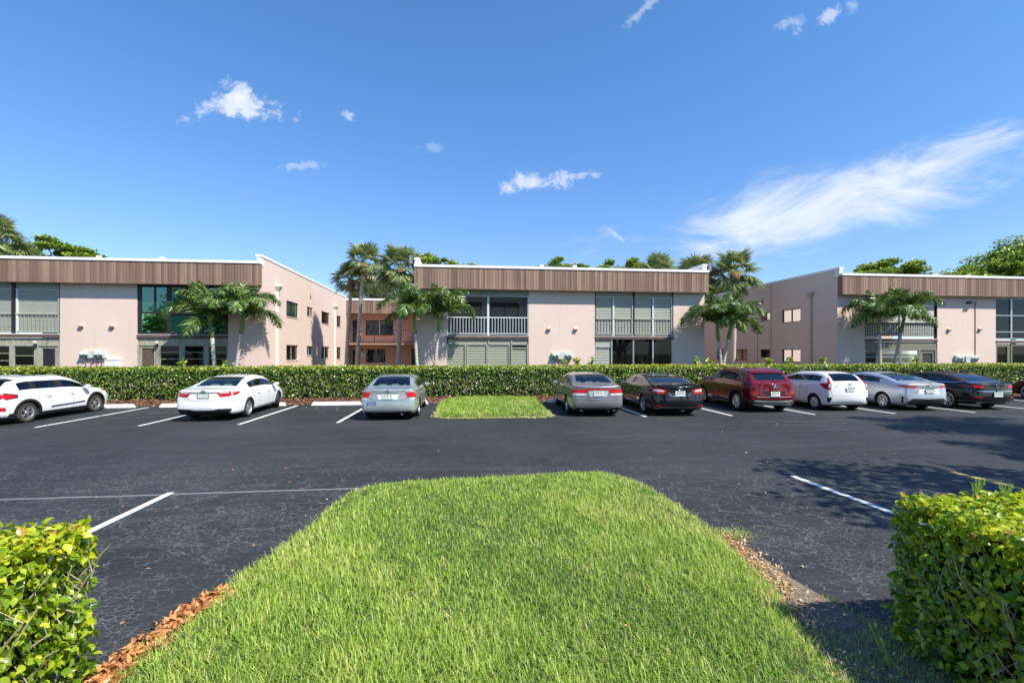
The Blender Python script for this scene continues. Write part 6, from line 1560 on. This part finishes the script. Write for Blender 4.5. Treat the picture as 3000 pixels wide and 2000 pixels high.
# --- white sedan
def camry_w(s):
    y0 = s.y0
    s.both('tail_light', [[(.36, y0, .98), (.62, y0, 1.0), (.62, y0, .83), (.46, y0, .82)], [(.62, y0, 1.0), (.88, y0 + .25, 1.0), (.88, y0 + .22, .88), (.62, y0, .83)], [(.88, y0 + .2, 1.0), (.92, y0 + .50, 1.0), (.92, y0 + .48, .97), (.90, y0 + .2, .88)]], 'red_lens', off=.010)
    s.both('clear_lens', [[(.42, y0, .985), (.86, y0 + .2, .992), (.86, y0 + .2, .955), (.45, y0, .935)]], 'clear_lens', off=.015)
    s.patch('chrome_strip', [[(-.38, y0, .975), (.38, y0, .975), (.40, y0, .955), (-.40, y0, .955)]], 'plastic', off=.010, nv=1)
    s.patch('diffuser', [[(-.78, y0 + .04, .43), (.78, y0 + .04, .43), (.70, y0 + .04, .27), (-.70, y0 + .04, .27)]], 'plastic', off=.016, nu=12)
    s.strip('trunk_seam', [(-.44, y0, .80), (-.40, y0, .70), (.40, y0, .70), (.44, y0, .80)], .008, 'seam'); s.strip('lid_line', [(-.62, y0 + .08, 1.055), (0, y0 - .02, 1.06), (.62, y0 + .08, 1.055)], .018, 'silverplastic')
    s.strip('diffuser_trim', [(-.74, y0, .44), (.74, y0, .44)], .02, 'silverplastic', off=.022)
    s.emblem('ovals', 0, 1.02, .05); s.badge('CAMRY', -.50, .76, .04); s.badge('SE', .50, .77, .04); s.pipes([.55], .30)
    g = MB(); g.box(-.03, .03, -.002, .002, -.02, .03)
    s.strip('window_sticker', [(-.62, -.18, 1.13), (-.55, -.18, 1.13)], .05, 'meterglass', off=.006)
c = Car(sedan_spec(name='sedan', label='white four door sedan with front wheels turned, left of the empty bay', paint=WHITE, L=4.86, W=1.83, H=1.47, ro=1.08, wb=2.77, tyre_r=.335, deck=1.07, bt=.96, rb=-.35, rt=.62, seats='light', spokes=('twin', 5), steer=R(-24), frame=True, ptext=('Y21', 'HDA'), plate=(0, .87), bulge=.14, extra=[camry_w], arch=.385))
place(c, -7.27, 15.8, -1.0, .872)
# --- pale silver sedan
SILVER = m_carpaint('pale_silver_paint', (.52, .56, .55), .65, .34)
def camry_s(s):
    y0 = s.y0
    s.both('tail_light', [[(.52, y0, .97), (.84, y0 + .08, .98), (.86, y0 + .08, .80), (.62, y0, .78)], [(.84, y0 + .08, .98), (.9, y0 + .25, .96), (.9, y0 + .25, .80), (.86, y0 + .08, .80)]], 'red_lens', off=.010)
    s.both('reversing_lens', [[(.62, y0, .775), (.88, y0 + .12, .795), (.88, y0 + .12, .72), (.66, y0, .71)]], 'clear_lens', off=.011); s.both('indicator_lens', [[(.52, y0, 1.03), (.82, y0 + .1, 1.04), (.84, y0 + .1, .985), (.54, y0, .975)]], 'clear_lens', off=.009)
    s.patch('chrome_strip', [[(-.34, y0, .955), (.34, y0, .955), (.33, y0, .92), (-.33, y0, .92)]], 'chrome', off=.014, nv=1)
    s.patch('plate_recess', [[(-.34, y0, .915), (.34, y0, .915), (.28, y0, .73), (-.28, y0, .73)]], WHITE, off=.004)
    s.strip('trunk_seam', [(-.60, y0, .80), (-.46, y0, .69), (.46, y0, .69), (.60, y0, .80)], .010, 'seam'); s.strip('bumper_seam', [(-.85, y0 + .1, .36), (0, y0, .36), (.85, y0 + .1, .36)], .012, 'chrome')
    s.patch('diffuser', [[(-.74, y0 + .04, .33), (.74, y0 + .04, .33), (.66, y0 + .06, .25), (-.66, y0 + .06, .25)]], 'plastic', off=.010, nu=10)
    s.emblem('ovals', 0, 1.0, .05); s.badge('TOYOTA', -.47, .99, .035, 'silverplastic'); s.badge('XLE', -.47, .93, .035); s.badge('CAMRY LE', .46, .93, .035, 'silverplastic'); s.pipes([.42], .22)
    loc, nor = s.snap(Vector((-.50, y0, .60))); b = MB(); b.box(-.14, .14, -.004, .0, -.04, .04); st = b.build('bumper_sticker', M['sticker'], s.root, loc=tuple(loc + nor * .012)); st.rotation_euler = (0, 0, math.atan2(nor.x, -nor.y))
    text('Coexist', .075, M['white'], st, (0, -.0055, 0), (R(90), 0, 0), 'sticker_text', .0005)
c = Car(sedan_spec(name='sedan', label='pale silver older sedan with a small blue bumper sticker', paint=SILVER, L=4.81, W=1.80, H=1.49, ro=1.10, wb=2.72, tyre_r=.325, deck=1.08, bt=.96, rb=-.42, rt=.36, seats='light', spokes=('multi', 7), ptext=('ICD', '0J'), plate=(0, .83), plate_off=.02, bulge=.08, extra=[camry_s]))
place(c, -1.98, 15.4, 1.0, .865)
# --- grey sedan with full-width lights
GREY = m_carpaint('warm_grey_metallic', (.30, .285, .28), .7, .32)
def azera(s):
    y0 = s.y0
    s.both('tail_light', [[(.36, y0, .97), (.86, y0 + .1, .975), (.88, y0 + .1, .84), (.38, y0, .83)], [(.86, y0 + .1, .975), (.9, y0 + .32, .98), (.9, y0 + .30, .86), (.88, y0 + .1, .84)]], 'red_lens', off=.010)
    s.patch('light_bar', [[(-.38, y0, .985), (.38, y0, .985), (.38, y0, .935), (-.38, y0, .935)]], 'red_lens', off=.013, nv=1)
    s.both('reversing_lens', [[(.38, y0, .825), (.86, y0 + .1, .835), (.86, y0 + .1, .765), (.44, y0, .755)]], 'clear_lens', off=.010)
    s.patch('plate_recess', [[(-.34, y0, .93), (.34, y0, .93), (.28, y0, .715), (-.28, y0, .715)]], 'silverplastic', off=.006)
    s.strip('bumper_seam', [(-.88, y0 + .1, .60), (0, y0, .60), (.88, y0 + .1, .60)], .012, 'seam'); s.strip('trunk_seam', [(-.60, y0, .76), (-.54, y0, .69), (.54, y0, .69), (.60, y0, .76)], .012, 'seam')
    s.patch('diffuser', [[(-.80, y0 + .05, .35), (.80, y0 + .05, .35), (.72, y0 + .08, .25), (-.72, y0 + .08, .25)]], 'plastic', off=.012, nu=10)
    s.emblem('plain_h', 0, 1.04, .04); s.pipes([-.55, .55], .24, .04, 1.3); s.antenna(.55); s.badge('AZERA', -.58, .73, .03, 'silverplastic'); s.badge('LIMITED', .58, .73, .03, 'silverplastic')
c = Car(sedan_spec(name='sedan', label='grey sedan with a full width red light bar beside the grass island', paint=GREY, L=4.90, W=1.85, H=1.49, ro=1.07, wb=2.78, tyre_r=.335, deck=1.10, bt=.97, rb=-.40, rt=.40, seats='light', spokes=('multi', 9), ptext=('CZ2', '412'), plate=(0, .83), plate_off=.02, bulge=.10, extra=[azera]))
place(c, 4.45, 15.45, 4.0, .885)
# --- black sedan
BLACK = m_carpaint('black_car_paint', (.006, .007, .009), 0, .2)
def camry_b(s):
    y0 = s.y0
    s.both('tail_light', [[(.40, y0, .93), (.66, y0, .99), (.68, y0, .80), (.48, y0, .80)], [(.66, y0, .99), (.88, y0 + .15, 1.02), (.88, y0 + .15, .84), (.68, y0, .80)], [(.88, y0 + .15, 1.02), (.92, y0 + .4, 1.03), (.92, y0 + .4, .98), (.90, y0 + .15, .84)]], 'red_lens', off=.009)
    s.both('clear_lens', [[(.50, y0, .925), (.86, y0 + .15, .96), (.87, y0 + .15, .90), (.54, y0, .865)]], 'clear_lens', off=.015)
    s.strip('lid_trim', [(-.36, y0, .82), (-.27, y0, .72), (.27, y0, .72), (.36, y0, .82)], .014, 'chrome', off=.012); s.strip('bumper_trim', [(-.80, y0 + .1, .30), (-.55, y0, .36), (.55, y0, .36), (.80, y0 + .1, .30)], .022, 'chrome', off=.012)
    s.strip('bumper_trim', [(-.42, y0 + .05, .26), (.42, y0 + .05, .26)], .03, 'chrome', off=.014); s.both('reflector', [[(.60, y0, .40), (.80, y0 + .08, .40), (.80, y0 + .08, .37), (.62, y0, .37)]], 'red_lens', off=.014)
    s.emblem('ovals', 0, 1.0, .06); s.badge('C A M R Y', 0, .93, .035); s.badge('Hybrid', -.40, .98, .04); s.badge('XLE', .50, .76, .035); s.pipes([.72], .25)
    b = MB(); s.strip('window_trim', [(.80, .0, 1.05), (.72, .6, 1.36), (.70, 1.3, 1.40), (.78, 2.1, 1.12)], .012, 'chrome', both=True)
    s.patch('sunroof', [[(-.50, .80, 1.5), (.50, .80, 1.5), (.50, 1.5, 1.5), (-.50, 1.5, 1.5)]], 'car_glass_dark', off=.008, nu=8)
    s.patch('lip_spoiler', [[(-.70, y0 + .06, 1.12), (.70, y0 + .06, 1.12), (.70, y0 + .16, 1.12), (-.70, y0 + .16, 1.12)]], BLACK, off=.03)
c = Car(sedan_spec(name='sedan', label='glossy black sedan with many spoked wheels beside the grey sedan', paint=BLACK, L=4.88, W=1.84, H=1.44, ro=1.07, wb=2.82, tyre_r=.335, deck=1.10, bt=.98, rb=-.48, rt=.60, glass='car_glass_dark', spokes=('multi', 12), rim_r=.255, ptext=('QE', 'B19'), plate=(0, .82), plate_off=.02, bulge=.14, extra=[camry_b]))
place(c, 6.99, 15.25, 3.9, .89)
# --- maroon crossover
MAROON = m_carpaint('maroon_metallic', (.15, .005, .010), .25, .22)
def tucson(s):
    y0 = s.y0; wagon_x2(s)
    s.both('tail_light', [[(.50, y0 + .03, 1.03), (.86, y0 + .12, 1.08), (.88, y0 + .12, .97), (.62, y0 + .02, .96)], [(.86, y0 + .12, 1.08), (.92, y0 + .42, 1.07), (.92, y0 + .40, 1.0), (.90, y0 + .12, .97)]], 'dark_red_lens', off=.010)
    s.both('lower_light', [[(.54, y0, .76), (.86, y0 + .1, .775), (.86, y0 + .1, .71), (.56, y0, .715)]], 'red_lens', off=.010)
    s.patch('plate_recess', [[(-.42, y0, .79), (.42, y0, .79), (.36, y0, .70), (-.36, y0, .70)]], 'plastic', off=.006)
    s.strip('bumper_chrome', [(-.62, y0, .60), (.62, y0, .60)], .022, 'silverplastic', off=.012)
    s.patch('skid_plate', [[(-.62, y0, .35), (.62, y0, .35), (.72, y0 + .05, .28), (-.72, y0 + .05, .28)]], 'silverplastic', off=.022, nu=10); s.patch('skid_plate', [[(-.66, y0, .47), (.66, y0, .47), (.70, y0 + .02, .43), (-.70, y0 + .02, .43)]], 'silverplastic', off=.02, nu=10, nv=1)
    s.emblem('slant_h', 0, 1.0, .06); s.badge('TUCSON', -.48, .84, .05); s.pipes([.58, .68], .26, .03); s.rails('chrome'); s.antenna(.3)
    s.patch('roof_spoiler', [[(-.62, y0 + .28, 1.6), (.62, y0 + .28, 1.6), (.64, y0 + .56, 1.62), (-.64, y0 + .56, 1.62)]], MAROON, off=.035)
    b = MB(); b.tube([(.32, 0, 0), (.05, -.01, .05), (0, 0, .02)], .014, 6); loc, nor = s.snap(Vector((0, y0 + .15, 1.12))); b.build('rear_wiper', M['plastic'], s.root, loc=(0, loc.y - .03, loc.z + .02))
    s.strip('sill_chrome', [(.92, .45, .30), (.92, s.sp['wb'] - .42, .30)], .05, 'silverplastic', off=.03, both=True); s.strip('window_trim', [(.80, -.35, 1.12), (.72, .0, 1.45), (.70, .9, 1.52), (.74, 1.6, 1.42)], .016, 'chrome', both=True, off=.006)
def wagon_x2(s):
    y0 = s.y0
    for sx in (1, -1):
        for yy in (0, s.sp['wb']):
            b = MB(); r0, r1 = s.sp['tyre_r'] + .05, s.sp['tyre_r'] + .12; A = np.linspace(-.28, math.pi + .28, 22)
            for a, c in zip(A, A[1:]):
                q = []
                for ang, rr in ((a, r0), (a, r1), (c, r1), (c, r0)):
                    py, pz = yy + rr * math.cos(ang), max(.2, s.sp['tyre_r'] + rr * math.sin(ang)); loc, nor = s.snap(Vector((sx * 1.0, py, pz))); q.append((loc.x + sx * .016, py, pz))
                b.quad(*q); b.quad(q[0], q[3], (q[3][0] - sx * .04, *q[3][1:]), (q[0][0] - sx * .04, *q[0][1:])); b.quad(q[1], q[2], (q[2][0] - sx * .03, *q[2][1:]), (q[1][0] - sx * .03, *q[1][1:]))
            b.build('arch_cladding', M['plastic'], s.root)
    s.both('bumper_cladding', [[(.0, y0, .50), (.90, y0 + .12, .48), (.92, y0 + .2, .20), (.0, y0, .20)], [(.90, y0 + .12, .48), (.93, -.42, .42), (.93, -.42, .2), (.92, y0 + .12, .2)]], 'plastic', off=.010, nu=10)
    s.both('sill_cladding', [[(.92, .42, .34), (.92, s.sp['wb'] - .42, .34), (.90, s.sp['wb'] - .42, .2), (.90, .42, .2)]], 'plastic', off=.012, nu=10)
c = Car(hatch_spec(name='crossover', label='maroon crossover with chrome roof rails and silver bumper trim', paint=MAROON, L=4.47, W=1.85, H=1.655, ro=.88, wb=2.67, tyre_r=.36, bt=1.09, gb=-.76, gt=-.34, gz=1.15, cp=.14, sill=.24, glass='car_glass_dark', spokes=('swirl', 9), rim_r=.255, ptext=('IBQ', '30'), plate=(0, .71), plate_off=.03, bulge=.13, black_mirror=False, extra=[tucson],
                   tail=[(.2, .12), (.38, .0), (.64, -.02), (.72, .03), (.95, .03), (1.15, .06)]))
place(c, 10.52, 15.62, 3.0, .885)
# --- white hatchback
def fit(s):
    y0 = s.y0
    s.both('tail_light', [[(.62, y0 + .10, 1.46), (.70, y0 + .20, 1.46), (.76, y0 + .12, 1.12), (.64, y0 + .06, 1.14)], [(.60, y0 + .04, 1.14), (.84, y0 + .14, 1.16), (.86, y0 + .14, .86), (.68, y0 + .02, .84)], [(.84, y0 + .14, 1.14), (.88, y0 + .42, 1.06), (.88, y0 + .40, 1.0), (.86, y0 + .14, .86)]], 'red_lens', off=.012, nv=6)
    s.both('clear_lens', [[(.64, y0, 1.06), (.76, y0 + .05, 1.06), (.78, y0 + .05, .92), (.68, y0, .92)]], 'clear_lens', off=.018)
    s.both('bumper_vent', [[(.64, y0, .54), (.84, y0 + .08, .54), (.84, y0 + .08, .34), (.70, y0, .36)]], 'plastic', off=.010)
    s.patch('garnish', [[(-.42, y0 + .02, 1.12), (.42, y0 + .02, 1.12), (.30, y0 + .02, 1.02), (-.30, y0 + .02, 1.02)]], 'plastic', off=.012)
    s.strip('bumper_seam', [(-.66, y0, .62), (.66, y0, .62)], .010, 'silverplastic'); s.strip('hatch_seam', [(.70, y0, .84), (.64, y0, .62)], .010, 'seam', both=True)
    s.emblem('square_h', 0, 1.05, .045); s.badge('FIT', -.48, .98, .05, 'silverplastic'); b = MB(); b.tube([(0, 0, 0), (0, -.10, .14)], .006, 5); loc, nor = s.snap(Vector((0, y0 + .75, 1.6))); b.build('antenna', M['plastic'], s.root, loc=tuple(loc))
c = Car(hatch_spec(name='hatchback', label='small white hatchback with tall red lights, sun glinting in its rear window', paint=WHITE, L=4.06, W=1.69, H=1.525, ro=.72, wb=2.53, tyre_r=.30, bt=1.04, gb=-.62, gt=-.24, gz=1.10, cp=.26, wt=1.25, cowl=2.30, glass='car_glass', spokes=('cover', 9), rim_r=.205, ptext=('QVN', 'T72'), plate=(0, .87), plate_off=.025, bulge=.12, extra=[fit], roofw=.97))
place(c, 13.30, 15.5, 2.5, .885)
# --- silver compact sedan
SILVER2 = m_carpaint('bright_silver_paint', (.56, .59, .62), .6, .32)
def corolla(s):
    y0 = s.y0
    s.both('tail_light', [[(.42, y0, .96), (.70, y0, .975), (.70, y0, .885), (.48, y0, .88)], [(.70, y0, .975), (.88, y0 + .22, 1.0), (.88, y0 + .22, .93), (.70, y0, .885)], [(.88, y0 + .22, 1.0), (.91, y0 + .45, .995), (.91, y0 + .44, .98), (.89, y0 + .22, .93)]], 'red_lens', off=.010)
    s.both('clear_lens', [[(.50, y0, .885), (.84, y0 + .15, .905), (.84, y0 + .15, .86), (.54, y0, .845)]], 'clear_lens', off=.008)
    s.patch('plate_recess', [[(-.34, y0, .86), (.34, y0, .86), (.42, y0, .66), (-.42, y0, .66)]], WHITE, off=.004); s.patch('recess_shadow_strip', [[(-.32, y0, .885), (.32, y0, .885), (.34, y0, .86), (-.34, y0, .86)]], 'plastic', off=.006, nv=1)  # black strip drawn as the shadow at the top of the plate recess
    s.patch('bumper_insert', [[(-.58, y0, .48), (.58, y0, .48), (.80, y0 + .06, .30), (-.80, y0 + .06, .30)]], 'rim_dark', off=.008, nu=12)
    s.both('bumper_slit', [[(.84, y0 + .1, .56), (.87, y0 + .16, .56), (.89, y0 + .2, .30), (.86, y0 + .14, .30)]], 'plastic', off=.010)
    s.emblem('ovals', 0, .99, .045); s.badge('COROLLA', -.45, .73, .035, 'rim_dark'); s.badge('LE', .50, .73, .035, 'rim_dark'); s.antenna(.75); s.strip('lid_line', [(-.44, y0, .925), (.44, y0, .925)], .016, 'seam')
c = Car(sedan_spec(name='sedan', label='bright silver compact sedan between white hatchback and black convertible', paint=SILVER2, L=4.63, W=1.78, H=1.435, ro=1.0, wb=2.70, tyre_r=.315, deck=1.06, bt=.96, rb=-.42, rt=.60, glass='car_glass', seats='light', spokes=('five', 8), ptext=('IE', 'X3T'), frame=True, plate=(0, .77), plate_off=.02, bulge=.13, extra=[corolla]))
place(c, 16.02, 15.5, 3.0, .895)
# --- black convertible
def conv(s):
    y0 = s.y0
    s.both('tail_light', [[(.44, y0, .93), (.70, y0, .95), (.70, y0, .85), (.46, y0, .84)], [(.70, y0, .95), (.88, y0 + .2, .96), (.88, y0 + .2, .89), (.70, y0, .85)], [(.88, y0 + .2, .96), (.92, y0 + .42, .95), (.92, y0 + .42, .93), (.89, y0 + .2, .89)]], 'red_lens', off=.010)
    s.strip('beltline_chrome', [(.86, wb_ := 2.2, 1.0), (.86, .6, 1.02), (.82, -.3, 1.02), (.6, -.62, 1.03), (0, -.68, 1.035)], .028, 'chrome', both=True, off=.012)
    s.strip('lip_chrome', [(-.70, y0, .72), (0, y0, .70), (.70, y0, .72)], .02, 'chrome', off=.008); s.both('reflector', [[(.50, y0, .50), (.78, y0 + .06, .50), (.78, y0 + .06, .475), (.52, y0, .475)]], 'red_lens', off=.010)
    s.both('exhaust_trim', [[(.44, y0 + .03, .31), (.70, y0 + .06, .31), (.66, y0 + .06, .24), (.46, y0 + .03, .24)]], 'chrome', off=.02); s.strip('diffuser_trim', [(-.42, y0, .30), (.42, y0, .30)], .018, 'chrome', off=.01)
    s.emblem('star', 0, .90, .055); s.badge('C 300', -.42, .82, .04)
c = Car(sedan_spec(name='convertible', label='black convertible with raised black fabric top and chrome waist line', paint=BLACK, L=4.70, W=1.82, H=1.41, ro=.98, wb=2.84, tyre_r=.335, deck=1.02, bt=.95, rb=-.62, rt=.30, bp=1.05, wt=1.75, cowl=2.35, glass='car_glass_dark', spokes=('twin', 7), rim_r=.26, ptext=('32', 'MOL'), plate=(0, .60), plate_off=.03, bulge=.16, two_door=True, soft=(-.63, 1.78), glassx=.70, seams=(1.0,), extra=[conv]))
place(c, 18.66, 15.5, 3.5, .91)
# --- dark red car cut by the right edge of the view
DRED = m_carpaint('dark_red_paint', (.085, .010, .010), .4, .25)
def dred(s):
    s.both('side_marker', [[(.86, s.y1 - .34, .68), (.80, s.y1 - .22, .68), (.80, s.y1 - .22, .60), (.86, s.y1 - .34, .60)]], 'red_lens', off=.008)
    s.both('tail_light', [[(.5, s.y0, .9), (.86, s.y0 + .1, .9), (.86, s.y0 + .1, .8), (.5, s.y0, .8)]], 'red_lens')
c = Car(sedan_spec(name='sedan', label='dark red car cut by the right edge with a large twin spoked wheel', paint=DRED, L=4.95, W=1.90, H=1.45, ro=1.1, wb=2.95, tyre_r=.36, deck=1.05, bt=.97, glass='car_glass_dark', spokes=('twin', 5), rim_r=.27, ptext=('', ''), extra=[dred]))
place(c, 25.22, 15.05, 0.0, .90)
